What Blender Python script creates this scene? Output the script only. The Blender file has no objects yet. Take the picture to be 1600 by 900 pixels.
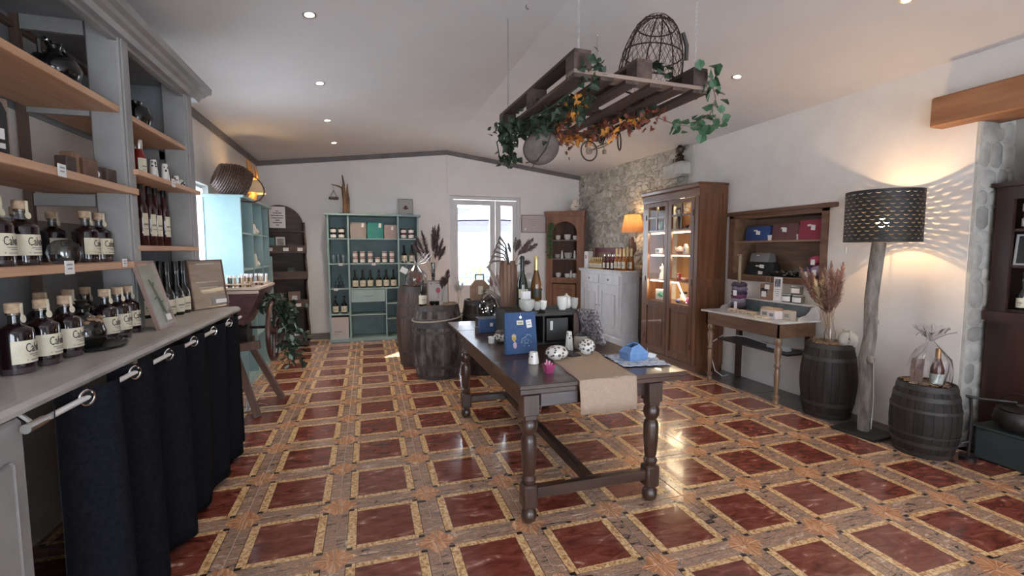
import bpy, bmesh, math, random
from mathutils import Vector, Matrix, Euler
random.seed(7)
PI = math.pi
S = bpy.context.scene
C = S.collection

# ---------------------------------------------------------------- camera, world, exposure
cd = bpy.data.cameras.new('camera'); cam = bpy.data.objects.new('camera', cd); C.objects.link(cam)
cd.sensor_width = 36; cd.lens = 727*36/1600; cd.clip_start = .02; cd.clip_end = 200
RT = Vector((0.95500755, -0.29657841, -0.00135428)); DN = Vector((-0.02520158, -0.07659972, -0.99674338)); FW = Vector((0.29550883, 0.95193158, -0.08062756))
m = Matrix((( RT.x, -DN.x, -FW.x, 0), (RT.y, -DN.y, -FW.y, 0), (RT.z, -DN.z, -FW.z, 1.5), (0, 0, 0, 1)))
cam.matrix_world = m
S.camera = cam

W = bpy.data.worlds.new('sky'); S.world = W; W.use_nodes = True
bg = W.node_tree.nodes['Background']
bg.inputs[0].default_value = (.78, .88, 1.0, 1); bg.inputs[1].default_value = 5.0
sd_ = bpy.data.lights.new('sun', 'SUN'); sd_.energy = 15; sd_.color = (1, .95, .87); sd_.angle = .012
so = bpy.data.objects.new('sun', sd_); C.objects.link(so); so.rotation_euler = Vector((-.60, -.75, -.95)).to_track_quat('-Z', 'Y').to_euler()
S.view_settings.view_transform = 'Standard'; S.view_settings.look = 'None'
S.view_settings.gamma = 1; S.view_settings.use_curve_mapping = False
S.view_settings.exposure = 1.32

# ---------------------------------------------------------------- materials
MATS = {}
def nodes(name):
    m = bpy.data.materials.new(name); m.use_nodes = True
    nt = m.node_tree; b = nt.nodes['Principled BSDF']
    return m, nt, b
def N(nt, typ, **kw):
    n = nt.nodes.new(typ)
    for k, v in kw.items():
        if isinstance(k, str) and hasattr(n, k): setattr(n, k, v)
    return n
def L(nt, a, b): nt.links.new(a, b)
def ramp(nt, fac, c1, c2, p1=.35, p2=.65):
    r = nt.nodes.new('ShaderNodeValToRGB'); e = r.color_ramp.elements
    e[0].position = p1; e[0].color = (*c1, 1); e[1].position = p2; e[1].color = (*c2, 1)
    nt.links.new(fac, r.inputs[0]); return r.outputs[0]
def M(name, c1, c2=None, sc=(8, 8, 8), rough=.6, metal=0, bump=0, coat=0, emit=0, spec=.5, detail=4, p=(.35, .65), sheen=0, trans=0):
    """plain or noise-mixed material in object space"""
    if name in MATS: return MATS[name]
    m, nt, b = nodes(name)
    b.inputs['Roughness'].default_value = rough; b.inputs['Metallic'].default_value = metal
    b.inputs['Coat Weight'].default_value = coat; b.inputs['Specular IOR Level'].default_value = spec
    b.inputs['Sheen Weight'].default_value = sheen
    b.inputs['Transmission Weight'].default_value = trans
    b.inputs['Base Color'].default_value = (*c1, 1)
    if emit:
        b.inputs['Emission Color'].default_value = (*c1, 1); b.inputs['Emission Strength'].default_value = emit
    if c2 is not None or bump:
        tc = nt.nodes.new('ShaderNodeTexCoord'); mp = nt.nodes.new('ShaderNodeMapping')
        mp.inputs['Scale'].default_value = sc if isinstance(sc, tuple) else (sc,)*3
        nz = nt.nodes.new('ShaderNodeTexNoise'); nz.inputs['Scale'].default_value = 1; nz.inputs['Detail'].default_value = detail
        nz.inputs['Roughness'].default_value = .6
        oi = nt.nodes.new('ShaderNodeObjectInfo'); ad = nt.nodes.new('ShaderNodeVectorMath'); ad.operation = 'ADD'
        ml = nt.nodes.new('ShaderNodeMath'); ml.operation = 'MULTIPLY'; ml.inputs[1].default_value = 37
        L(nt, oi.outputs['Random'], ml.inputs[0]); L(nt, tc.outputs['Object'], mp.inputs[0])
        L(nt, mp.outputs[0], ad.inputs[0]); L(nt, ml.outputs[0], ad.inputs[1]); L(nt, ad.outputs[0], nz.inputs['Vector'])
        if c2 is not None:
            L(nt, ramp(nt, nz.outputs[0], c1, c2, *p), b.inputs['Base Color'])
        if bump:
            bp = nt.nodes.new('ShaderNodeBump'); bp.inputs['Strength'].default_value = bump; bp.inputs['Distance'].default_value = .01
            L(nt, nz.outputs[0], bp.inputs['Height']); L(nt, bp.outputs[0], b.inputs['Normal'])
    MATS[name] = m; return m
def glassmat(name, tint=(1, 1, 1), refl=.7, rough=.02, base=.04):
    m = bpy.data.materials.new(name); m.use_nodes = True; nt = m.node_tree; nt.nodes.clear()
    o = nt.nodes.new('ShaderNodeOutputMaterial'); t = nt.nodes.new('ShaderNodeBsdfTransparent'); g = nt.nodes.new('ShaderNodeBsdfGlossy')
    t.inputs[0].default_value = (*tint, 1); g.inputs['Roughness'].default_value = rough
    f = nt.nodes.new('ShaderNodeLayerWeight'); f.inputs[0].default_value = .12
    a = nt.nodes.new('ShaderNodeMath'); a.operation = 'MULTIPLY_ADD'; a.inputs[1].default_value = refl; a.inputs[2].default_value = base
    x = nt.nodes.new('ShaderNodeMixShader'); L(nt, f.outputs['Fresnel'], a.inputs[0]); L(nt, a.outputs[0], x.inputs[0])
    L(nt, t.outputs[0], x.inputs[1]); L(nt, g.outputs[0], x.inputs[2]); L(nt, x.outputs[0], o.inputs[0])
    MATS[name] = m; return m

plaster = M('plaster', (.65, .605, .57), (.70, .655, .615), 3, .9, bump=.12)
ceilmat = M('ceiling_paint', (.56, .53, .52), (.585, .555, .545), 2, .85)
grey_paint = M('grey_paint', (.225, .215, .212), (.275, .265, .26), 6, .5, bump=.05)
blue_grey = M('blue_grey_paint', (.20, .208, .22), (.25, .258, .27), 6, .5)
trim_mat = M('trim_paint', (.13, .115, .12), (.17, .155, .155), 5, .6)
pine = M('pine_wood', (.42, .23, .13), (.55, .33, .20), (14, 1.2, 14), .5, bump=.05)
pine_x = M('pine_wood_x', (.36, .21, .13), (.48, .31, .20), (1.2, 14, 14), .5, bump=.05)
dark_oak = M('dark_oak', (.030, .015, .010), (.065, .033, .022), (16, 1.3, 16), .30, bump=.04, coat=.08, spec=.25)
dark_oak_v = M('dark_oak_upright', (.030, .015, .010), (.07, .035, .024), (18, 18, 1.5), .28, bump=.04, coat=.25)
walnut_v = M('walnut_upright', (.085, .033, .015), (.18, .075, .035), (16, 16, 1.3), .35, bump=.03, coat=.2)
walnut_h = M('walnut_lying', (.085, .033, .015), (.18, .075, .035), (16, 1.3, 16), .35, bump=.03, coat=.2)
brown_v = M('brown_pine_upright', (.17, .072, .035), (.25, .115, .06), (14, 14, 1.2), .4, bump=.03)
rack_wood = M('rack_wood', (.035, .02, .015), (.085, .05, .037), (3, 14, 14), .6, bump=.08)
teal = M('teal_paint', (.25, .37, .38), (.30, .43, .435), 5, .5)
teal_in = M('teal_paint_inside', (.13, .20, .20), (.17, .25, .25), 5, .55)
white_wash = M('whitewash', (.50, .50, .51), (.62, .62, .63), (7, 7, 2), .5, bump=.03)
marble = M('white_marble', (.45, .43, .42), (.62, .60, .59), 6, .2)
barrel_old = M('old_barrel_oak', (.032, .022, .020), (.19, .17, .165), (5, 5, 2.2), .7, bump=.25, p=(.42, .66))
barrel_brown = M('brown_barrel_oak', (.045, .028, .024), (.13, .085, .07), (14, 14, 1.5), .6, bump=.12)
barrel_dark = M('dark_barrel_oak', (.012, .009, .008), (.036, .027, .024), (12, 12, 1.6), .62, bump=.15, spec=.3)
hoop_mat = M('hoop_iron', (.055, .045, .045), (.10, .085, .08), 12, .5, .4)
hoop_dark = M('hoop_dark_iron', (.022, .018, .017), (.045, .037, .035), 12, .55, .1)
pallet_wood = M('pallet_wood', (.028, .017, .013), (.095, .058, .044), (12, 1.2, 12), .8, bump=.2)
pallet_light = M('pallet_wood_light', (.17, .12, .095), (.26, .19, .15), (1.2, 12, 12), .8, bump=.15)
iron = M('dark_iron', (.02, .018, .018), (.045, .04, .04), 20, .45, .6)
black_glass = M('black_ceramic', (.005, .005, .006), None, 1, .14, spec=.4, coat=.2)
chrome = M('chrome', (.75, .74, .73), None, 1, .15, 1)
silver = M('satin_metal', (.55, .53, .50), None, 1, .3, 1)
paper = M('white_paper', (.75, .73, .72), None, 1, .7)
ink = M('black_ink', (.02, .02, .02), None, 1, .6)
ink_grey = M('grey_ink', (.22, .21, .20), None, 1, .6)
cream_label = M('cream_label', (.62, .57, .43), (.68, .63, .49), 30, .6)
cork = M('cork', (.33, .22, .14), (.5, .36, .24), 60, .8)
liquor = M('dark_liquor', (.010, .004, .006), None, 1, .06, coat=.5)
red_liquor = M('red_liquor', (.16, .008, .008), None, 1, .06, coat=.5)
wine_glass_dark = M('black_bottle_glass', (.006, .007, .006), None, 1, .08, coat=.4)
amber = M('amber_liquid', (.30, .10, .02), None, 1, .08, coat=.5)
gold_liq = M('golden_liquid', (.50, .27, .06), None, 1, .08, coat=.5)
gold_foil = M('gold_foil', (.60, .47, .22), None, 1, .35, .7)
black_cap = M('black_cap', (.01, .01, .01), None, 1, .35)
white_cer = M('white_ceramic', (.72, .70, .66), None, 1, .15, coat=.3)
grey_cer = M('grey_ceramic', (.38, .37, .34), (.48, .47, .43), 12, .2, coat=.3)
hole_dark = M('dark_hollow', (.03, .025, .02), None, 1, .8)
navy_cloth = M('navy_cloth', (.007, .0075, .010), (.012, .0125, .016), 60, 1, bump=.1, spec=.05)
blue_canvas = M('blue_canvas', (.035, .075, .17), (.05, .10, .22), 90, .9, bump=.1)
light_blue = M('light_blue_fabric', (.12, .24, .48), (.17, .30, .55), 30, .9)
burlap = M('burlap', (.36, .26, .19), (.47, .36, .27), 220, .95, bump=.6, detail=2)
leaf_green = M('ivy_green', (.010, .025, .012), (.026, .052, .026), 30, .6)
leaf_mid = M('eucalyptus_green', (.035, .095, .045), (.07, .155, .08), 20, .5)
leaf_orange = M('orange_leaf', (.45, .16, .02), (.68, .30, .05), 30, .6)
leaf_red = M('rust_leaf', (.10, .022, .012), (.20, .05, .025), 30, .6)
pampas_mat = M('pampas_plume', (.22, .12, .10), (.36, .22, .18), 40, .95)
pampas_dark = M('purple_plume', (.06, .035, .036), (.15, .09, .09), 40, .95)
pampas_cream = M('cream_plume', (.62, .48, .28), (.7, .58, .38), 40, .95)
straw = M('straw', (.32, .21, .13), (.48, .34, .22), 60, .9, bump=.4)
wicker = M('dark_wicker', (.03, .014, .010), (.15, .085, .06), 40, .5, bump=.3)
branch_mat = M('driftwood', (.11, .08, .065), (.28, .22, .18), (14, 14, 2), .8, bump=.3)
bark = M('grey_bark', (.10, .085, .075), (.28, .245, .21), (22, 22, 5), .85, bump=.6)
purple_wood = M('purple_stained_wood', (.075, .03, .032), (.13, .06, .062), (5, 14, 14), .5, bump=.1)
sill_wood = M('pale_wood', (.50, .38, .29), (.6, .47, .37), (10, 2, 10), .6)
clear = glassmat('clear_glass')
cabinet_glass = glassmat('cabinet_glass', refl=.10, base=.008)
door_glass = glassmat('door_glass', base=.02)
cello = glassmat('cellophane', tint=(.93, .93, .95), rough=.05, base=.12)
smoke_glass = glassmat('smoked_glass', tint=(.62, .64, .66), base=.08)
pink = M('pink_plastic', (.33, .04, .13), None, 1, .4)

# ---------------------------------------------------------------- mesh helpers
class MB:
    def __init__(s): s.b = bmesh.new(); s.smooth = False
    def _x(s, vs, R, loc):
        if R is not None: bmesh.ops.rotate(s.b, verts=vs, cent=(0, 0, 0), matrix=R)
        bmesh.ops.translate(s.b, verts=vs, vec=loc)
    def box(s, c, d, rot=None, bev=0, taper=None):
        r = bmesh.ops.create_cube(s.b, size=1); vs = r['verts']
        bmesh.ops.scale(s.b, verts=vs, vec=d)
        if taper:
            for v in vs:
                if v.co.z < 0: v.co.x *= taper[0]; v.co.y *= taper[1]
        if bev:
            es = list({e for v in vs for e in v.link_edges})
            g = bmesh.ops.bevel(s.b, geom=es, offset=bev, segments=1, affect='EDGES')
            vs = list({v for f in g['faces'] for v in f.verts} | {v for v in vs if v.is_valid})
        s._x(vs, Euler(rot).to_matrix() if rot else None, c); return s
    def span(s, a, b, bev=0):
        c = [(a[i]+b[i])/2 for i in range(3)]; d = [abs(b[i]-a[i]) for i in range(3)]
        return s.box(c, d, None, bev)
    def cyl(s, c, r, h, n=16, r2=None, rot=None):
        g = bmesh.ops.create_cone(s.b, cap_ends=True, segments=n, radius1=r, radius2=r if r2 is None else r2, depth=h)
        s._x(g['verts'], Euler(rot).to_matrix() if rot else None, c); return s
    def sph(s, c, r, sc=(1, 1, 1), sub=2, rot=None):
        g = bmesh.ops.create_icosphere(s.b, subdivisions=sub, radius=r)
        bmesh.ops.scale(s.b, verts=g['verts'], vec=sc); s._x(g['verts'], Euler(rot).to_matrix() if rot else None, c); s.smooth = True; return s
    def lathe(s, prof, n=20, c=(0, 0, 0), cap=True, R=None):
        rings = []; new = []
        for r, z in prof:
            if r < 1e-5: v = s.b.verts.new((0, 0, z)); rings.append([v]); new.append(v)
            else:
                rg = [s.b.verts.new((r*math.cos(2*PI*i/n), r*math.sin(2*PI*i/n), z)) for i in range(n)]; rings.append(rg); new += rg
        for a, b in zip(rings, rings[1:]):
            for i in range(n):
                j = (i+1) % n
                if len(a) == 1 and len(b) == 1: continue
                if len(a) == 1: s.b.faces.new((a[0], b[j], b[i]))
                elif len(b) == 1: s.b.faces.new((a[i], a[j], b[0]))
                else: s.b.faces.new((a[i], a[j], b[j], b[i]))
        if cap:
            if len(rings[0]) > 1: s.b.faces.new(list(reversed(rings[0])))
            if len(rings[-1]) > 1: s.b.faces.new(rings[-1])
        s._x(new, R, c); s.smooth = True; return s
    def tube(s, pts, r, n=6, closed=False):
        pts = [Vector(p) for p in pts]; rings = []; k = len(pts)
        rs = r if isinstance(r, (list, tuple)) else [r]*k
        up = Vector((0, 0, 1)); prev = None
        for i, p in enumerate(pts):
            a = pts[(i-1) % k] if (closed or i > 0) else p; b = pts[(i+1) % k] if (closed or i < k-1) else p
            t = (b-a); t = t.normalized() if t.length > 1e-9 else Vector((0, 0, 1))
            if prev is None:
                u = t.cross(up); u = u.normalized() if u.length > 1e-3 else Vector((1, 0, 0))
            else:
                u = prev - t*prev.dot(t); u = u.normalized() if u.length > 1e-6 else prev
            prev = u; w = t.cross(u)
            rings.append([s.b.verts.new(p + (u*math.cos(2*PI*j/n) + w*math.sin(2*PI*j/n))*rs[i]) for j in range(n)])
        m_ = len(rings)
        for i in range(m_ if closed else m_-1):
            a, b = rings[i], rings[(i+1) % m_]
            for j in range(n): s.b.faces.new((a[j], a[(j+1) % n], b[(j+1) % n], b[j]))
        if not closed:
            s.b.faces.new(list(reversed(rings[0]))); s.b.faces.new(rings[-1])
        s.smooth = True; return s
    def poly(s, pts, axis, d0, d1):
        """prism: 2-D outline pts extruded along axis between d0 and d1"""
        def P(a, b, d): return {'x': (d, a, b), 'y': (a, d, b), 'z': (a, b, d)}[axis]
        A = [s.b.verts.new(P(a, b, d0)) for a, b in pts]; B = [s.b.verts.new(P(a, b, d1)) for a, b in pts]
        s.b.faces.new(A); s.b.faces.new(list(reversed(B)))
        n = len(pts)
        for i in range(n): s.b.faces.new((A[i], B[i], B[(i+1) % n], A[(i+1) % n]))
        return s
    def face(s, pts):
        s.b.faces.new([s.b.verts.new(p) for p in pts]); return s
    def mesh(s, name, mat):
        bmesh.ops.recalc_face_normals(s.b, faces=s.b.faces[:])
        me = bpy.data.meshes.new(name)
        if s.smooth:
            for f in s.b.faces: f.smooth = True
            for e in s.b.edges:
                if len(e.link_faces) == 2 and e.calc_face_angle(0) > .7: e.smooth = False
        s.b.to_mesh(me); s.b.free(); me.materials.append(mat); return me
    def ring(s, ax, u0, u1, v0, v1, w, d0, d1, wt=None, wb=None):
        wt = w if wt is None else wt; wb = w if wb is None else wb
        for a, b, c, d in ((u0, u0+w, v0, v1), (u1-w, u1, v0, v1), (u0+w, u1-w, v1-wt, v1), (u0+w, u1-w, v0, v0+wb)):
            if ax == 'x': s.span((d0, a, c), (d1, b, d))
            elif ax == 'y': s.span((a, d0, c), (b, d1, d))
            else: s.span((a, c, d0), (b, d, d1))
        return s
    def obj(s, name, mat, parent=None, loc=None, rot=None, label=None):
        o = bpy.data.objects.new(name, s.mesh(name, mat)); C.objects.link(o)
        if parent is not None: o.parent = parent
        if loc: o.location = loc
        if rot: o.rotation_euler = rot
        if label: o['label'] = label
        return o
def tag(o, label, cat, group=None, kind=None):
    o['label'] = label; o['category'] = cat
    if group: o['group'] = group
    if kind: o['kind'] = kind
    return o
def thing(name, label, cat, loc=(0, 0, 0), rz=0, group=None, rot=None):
    o = bpy.data.objects.new(name, None); C.objects.link(o); o.empty_display_size = .05
    o.location = loc; o.rotation_euler = rot or (0, 0, rz); return tag(o, label, cat, group)
def struct(o): o['kind'] = 'structure'; return o
KIDS = {}
def dup(src, loc, rz=0, label=None, group=None, scale=None):
    kids = [o for o in src.children]
    r = src.copy(); C.objects.link(r); r.location = loc; r.rotation_euler = (src.rotation_euler[0], src.rotation_euler[1], rz)
    if scale: r.scale = scale if isinstance(scale, tuple) else (scale,)*3
    if label: r['label'] = label
    if group: r['group'] = group
    for ch in kids:
        c = ch.copy(); C.objects.link(c); c.parent = r
        for g in list(ch.children):
            d = g.copy(); C.objects.link(d); d.parent = c
    return r
TXT = {}
def text(s, size, mat, parent, loc, rot, name='lettering', ext=.0004, align='CENTER'):
    k = (s, size, mat.name, ext, align)
    if k not in TXT:
        cu = bpy.data.curves.new('t', 'FONT'); cu.body = s; cu.size = size; cu.extrude = ext; cu.align_x = align; cu.align_y = 'CENTER'; cu.resolution_u = 2
        o = bpy.data.objects.new('t', cu); C.objects.link(o)
        dg = bpy.context.evaluated_depsgraph_get(); me = bpy.data.meshes.new_from_object(o.evaluated_get(dg))
        me.materials.clear(); me.materials.append(mat); bpy.data.objects.remove(o); TXT[k] = me
    o = bpy.data.objects.new(name, TXT[k]); C.objects.link(o); o.parent = parent; o.location = loc; o.rotation_euler = rot
    return o
def ZC(x): return 3.28-(.1157*(1.41-x) if x < 1.41 else .131*(x-1.41))

# ---------------------------------------------------------------- floor tile material
def tile_material():
    m, nt, b = nodes('patterned_tile')
    tc = nt.nodes.new('ShaderNodeTexCoord'); sp = nt.nodes.new('ShaderNodeSeparateXYZ'); L(nt, tc.outputs['Object'], sp.inputs[0])
    def mt(op, a, c=None):
        n = nt.nodes.new('ShaderNodeMath'); n.operation = op
        for i, v in enumerate((a, c)):
            if v is None: continue
            if isinstance(v, (int, float)): n.inputs[i].default_value = v
            else: L(nt, v, n.inputs[i])
        return n.outputs[0]
    ax = mt('ABSOLUTE', mt('MULTIPLY', sp.outputs[0], 2)); ay = mt('ABSOLUTE', mt('MULTIPLY', sp.outputs[1], 2))
    mx = mt('MAXIMUM', ax, ay); mn = mt('MINIMUM', ax, ay)
    oi = nt.nodes.new('ShaderNodeObjectInfo'); rnd = mt('MULTIPLY', oi.outputs['Random'], 91)
    off = nt.nodes.new('ShaderNodeVectorMath'); off.operation = 'ADD'; L(nt, tc.outputs['Object'], off.inputs[0]); L(nt, rnd, off.inputs[1])
    def noise(scale, stretch, dist, rot=.6, det=5):
        mp = nt.nodes.new('ShaderNodeMapping'); mp.inputs['Scale'].default_value = stretch; mp.inputs['Rotation'].default_value = (0, 0, rot)
        nz = nt.nodes.new('ShaderNodeTexNoise'); nz.inputs['Scale'].default_value = scale; nz.inputs['Detail'].default_value = det; nz.inputs['Distortion'].default_value = dist
        L(nt, off.outputs[0], mp.inputs[0]); L(nt, mp.outputs[0], nz.inputs['Vector']); return nz.outputs[0]
    n1 = noise(7, (1, 2.4, 1), 1.2); n2 = noise(7, (1, 4.2, 1), 1.1, -.6, 6); n3 = noise(60, (1, 1, 1), .5); n4 = noise(4, (4, 1, 1), 2.5, .9)
    def cr(fac, stops):
        r = nt.nodes.new('ShaderNodeValToRGB'); e = r.color_ramp.elements
        while len(e) < len(stops): e.new(.5)
        for i, (p_, c_) in enumerate(stops): e[i].position = p_; e[i].color = (*c_, 1)
        L(nt, fac, r.inputs[0]); return r.outputs[0]
    red = cr(n1, [(.30, (.095, .021, .015)), (.46, (.165, .040, .027)), (.60, (.22, .065, .045)), (.67, (.30, .13, .10)), (.71, (.52, .34, .28))])
    cream = cr(n3, [(.35, (.36, .16, .06)), (.5, (.66, .42, .21)), (.65, (.80, .60, .36))])
    band = cr(n2, [(.32, (.02, .018, .022)), (.38, (.15, .11, .10)), (.43, (.42, .25, .17)), (.48, (.18, .145, .13)), (.53, (.50, .30, .20)), (.58, (.27, .15, .105)), (.64, (.56, .43, .34))])
    orange = cr(n4, [(.3, (.36, .15, .07)), (.55, (.51, .24, .12)), (.68, (.74, .49, .31))])
    def mix(f, a, c):
        n = nt.nodes.new('ShaderNodeMix'); n.data_type = 'RGBA'; L(nt, f, n.inputs[0]); L(nt, a, n.inputs[6])
        if isinstance(c, tuple): n.inputs[7].default_value = (*c, 1)
        else: L(nt, c, n.inputs[7])
        return n.outputs[2]
    gt = lambda v, t: mt('GREATER_THAN', v, t); lt = lambda v, t: mt('LESS_THAN', v, t)
    band = mix(mt('MULTIPLY', gt(n3, .54), gt(n4, .52)), band, (.34, .20, .13))
    AND = lambda u, v: mt('MULTIPLY', u, v)
    col = mix(AND(lt(ax, .388), lt(ay, .385)), band, cream)
    col = mix(AND(lt(ax, .295), lt(ay, .320)), col, red)
    # fine dark seams round the frame, soft-edged corner stars, black corner squares
    col = mix(AND(mt('ADD', AND(gt(ax, .384), lt(ax, .391)), AND(gt(ax, .292), lt(ax, .297))), lt(ay, .385)), col, (.06, .03, .022))
    wob = mt('MULTIPLY', mt('SUBTRACT', n4, .5), .12)
    col = mix(gt(mt('ADD', mt('ADD', ax, ay), wob), .795), col, orange)
    # light rays of the star, running to the tile corner
    dx = mt('SUBTRACT', .5, ax); dy = mt('SUBTRACT', .5, ay); an = mt('ARCTAN2', dy, dx)
    ray = gt(mt('SINE', mt('MULTIPLY', an, 14)), .88)
    col = mix(AND(ray, AND(lt(mt('ADD', dx, dy), .19), gt(n1, .42))), col, (.66, .42, .26))
    col = mix(AND(AND(gt(ax, .330), lt(ax, .388)), AND(gt(ay, .350), lt(ay, .392))), col, (.030, .018, .016))
    L(nt, col, b.inputs['Base Color'])
    b.inputs['Roughness'].default_value = .16; b.inputs['Coat Weight'].default_value = .3; b.inputs['Coat Roughness'].default_value = .06
    rg = nt.nodes.new('ShaderNodeMapRange'); rg.inputs[3].default_value = .10; rg.inputs[4].default_value = .30; L(nt, n1, rg.inputs[0]); L(nt, rg.outputs[0], b.inputs['Roughness'])
    bp = nt.nodes.new('ShaderNodeBump'); bp.inputs['Strength'].default_value = .06; bp.inputs['Distance'].default_value = .01; L(nt, n2, bp.inputs['Height']); L(nt, bp.outputs[0], b.inputs['Normal'])
    return m
tile_mat = tile_material()
border_tile = M('grey_border_tile', (.045, .038, .037), (.09, .075, .07), 5, .3, coat=.3)
grout = M('pale_grout', (.58, .44, .34), None, 1, .8)

floor = struct(MB().box((1.3, 3.4, -.056), (6.4, 10.4, .1)).obj('floor', grout))
tm = MB().box((0, 0, -.004), (.4945, .4945, .008), bev=.0015).mesh('tile', tile_mat)
bm_ = MB().box((0, 0, -.004), (.4145, .4945, .008), bev=.0015).mesh('tile', border_tile)
for j in range(-2, 17):
    for i in range(-3, 9):
        x = -.193+.5*i+.25; y = .31+.5*j+.25
        if y > 8.5: continue
        if i == 8:
            me, x = (bm_, 4.02) if y > 2.4 else (tm, 4.057)
        else: me = tm
        o = bpy.data.objects.new('tile', me); C.objects.link(o); o.parent = floor; o.location = (x, y, 0)

# ---------------------------------------------------------------- walls and ceiling
XL, XR, YF = -1.66, 4.23, 8.45
def gable(x0, x1, z0=None):
    pts = [(x0, z0 or 0), (x1, z0 or 0), (x1, ZC(x1)+.01)]
    if x0 < 1.41 < x1: pts.append((1.41, ZC(1.41)+.01))
    pts.append((x0, ZC(x0)+.01)); return pts
wf = MB(); wf.poly(gable(XL-.2, 1.44), 'y', YF, YF+.2).poly(gable(1.44, 2.79, 2.49), 'y', YF, YF+.2).poly(gable(2.79, XR+.3), 'y', YF, YF+.2)
wall_far = struct(wf.obj('wall_far', M('plaster_far_lit', (.76, .735, .72), (.80, .775, .755), 3, .9, bump=.12)))  # room plaster lightened in colour, in place of stronger light on this wall
WY0, WY1, WZ0, WZ1 = 4.35, 5.97, .95, 2.215
wl = MB().span((XL-.2, -2.5, 0), (XL, WY0, 3.05)).span((XL-.2, WY1, 0), (XL, YF+.1, 3.05)).span((XL-.2, WY0, 0), (XL, WY1, WZ0)).span((XL-.2, WY0, WZ1), (XL, WY1, 3.05))
wall_left = struct(wl.obj('wall_left', plaster))
# right wall: plaster with a cut for the niche, a doorway-like recess nearer than y 2.29
NY0, NY1, NZ0, NZ1 = 3.44, 4.60, 1.19, 1.885
wr = MB()
wr.span((XR, 4.60, 0), (XR+.35, 5.75, 3.0)).span((XR, NY1, 0), (XR+.35, 4.60, 3.0)).span((XR, 2.29, 0), (XR+.35, NY0, 3.0)) \
  .span((XR, NY0, 0), (XR+.35, NY1, NZ0)).span((XR, NY0, NZ1), (XR+.35, NY1, 3.0)).span((XR, -2.5, 2.46), (XR+.35, 2.29, 3.0)) \
  .span((XR, -2.5, 0), (XR+.35, .2, 2.46)).span((XR+.35, NY0-.1, NZ0-.1), (XR+.4, NY1+.1, NZ1+.1))
wall_right = struct(wr.obj('wall_right', plaster))
# unseen rear wall behind the camera; two bare openings added, sized for fill daylight
wb = MB()
BO = [(-1.2, .8), (2.3, 3.5)]; BZ0, BZ1 = .6, 2.25
wb.span((XL-.2, -2.7, 0), (XR+.35, -2.5, BZ0)).span((XL-.2, -2.7, BZ1), (XR+.35, -2.5, 3.4))
wb.span((XL-.2, -2.7, BZ0), (BO[0][0], -2.5, BZ1)).span((BO[0][1], -2.7, BZ0), (BO[1][0], -2.5, BZ1)).span((BO[1][1], -2.7, BZ0), (XR+.35, -2.5, BZ1))
wall_back = struct(wb.obj('wall_back', plaster))
cl = MB()
cl.poly([(XL-.25, ZC(XL-.25)), (1.41, 3.28), (5.0, ZC(5.0)), (5.0, 3.6), (XL-.25, 3.6)], 'y', -2.7, YF+.2)
ceiling = struct(cl.obj('ceiling', ceilmat))
# stone masonry: the end part of the right wall, one object per stone
stone_wall = struct(MB().poly([(4.20, 5.35), (4.02, 8.46), (4.6, 8.46), (4.6, 5.35)], 'z', 0, 2.97).obj('wall_masonry', M('lime_mortar', (.44, .41, .355), (.56, .52, .46), 12, .95, bump=.6)))
smats = [M('rubble_stone_%d' % i, tuple(c*.72 for c in c1), tuple(c*1.1 for c in c1), 9, .9, bump=.6) for i, c1 in enumerate([(.53, .49, .42), (.46, .42, .36), (.57, .535, .47), (.39, .355, .30)])]
smesh = []
for k in range(16):
    b = MB(); g = bmesh.ops.create_icosphere(b.b, subdivisions=2, radius=1)
    q = Vector((0, random.uniform(-.25, .25), random.uniform(-.25, .25)))
    for v in g['verts']:
        v.co *= 1+random.uniform(-.13, .13); v.co.y += v.co.z*q.y; v.co.z += v.co.y*q.z
        v.co.x = max(-1, min(1, v.co.x*1.2)); v.co.y = max(-1.08, min(1.08, v.co.y*1.15)); v.co.z = max(-1.08, min(1.08, v.co.z*1.15))
    b.smooth = True; smesh.append(b.mesh('stone', smats[k % 4]))
ang = math.atan2(.18, 3.1); spots_ = []; z = .95
while z < 2.93:
    h = random.uniform(.05, .095); y = 5.30+random.uniform(0, .16)
    if z > 2.5: y += .1
    while y < 8.4:
        w = random.uniform(.05, .19); zz = z+h/2+random.uniform(-.02, .02)
        if not ((y < 6.0 and z < 1.9) or (y > 8.0 and z < 1.9)):
            spots_.append((y, (4.20-.18*(y+w/2-5.35)/3.1, y+w/2, zz), (.012+random.uniform(0, .014), w/2*.95, h/2*random.uniform(.85, 1.2)), (random.uniform(-.35, .35), 0, ang)))
        y += w
    z += h
spots_.sort(key=lambda t_: t_[0]); rest = [MB() for _ in range(4)]
for n, (y, lo_, sc_, ro_) in enumerate(spots_):
    me = random.choice(smesh)
    if n < 298:
        o = bpy.data.objects.new('stone', me); C.objects.link(o); o.parent = stone_wall; o.location = lo_; o.scale = sc_; o.rotation_euler = ro_
    else:   # past the limit: the farthest stones, joined
        mw = Matrix.LocRotScale(Vector(lo_), Euler(ro_), Vector(sc_)); bb0 = rest[random.randrange(4)]; bb0.smooth = True
        vs = [bb0.b.verts.new(mw @ v.co) for v in me.vertices]
        for f_ in me.polygons: bb0.b.faces.new([vs[i] for i in f_.vertices])
for k, r_ in enumerate(rest): r_.obj('far_stones', smats[k], stone_wall)['kind'] = 'stuff'
# plaster edge and white ledge block above the glazed cabinet
ledge = MB().box((0, 0, 0), (.22, .42, .20), bev=.03).obj('trim_1', M('whitewashed_stone', (.42, .40, .36), (.55, .53, .49), 8, .9, bump=.6), loc=(4.15, 5.60, 2.60)); struct(ledge)
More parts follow.
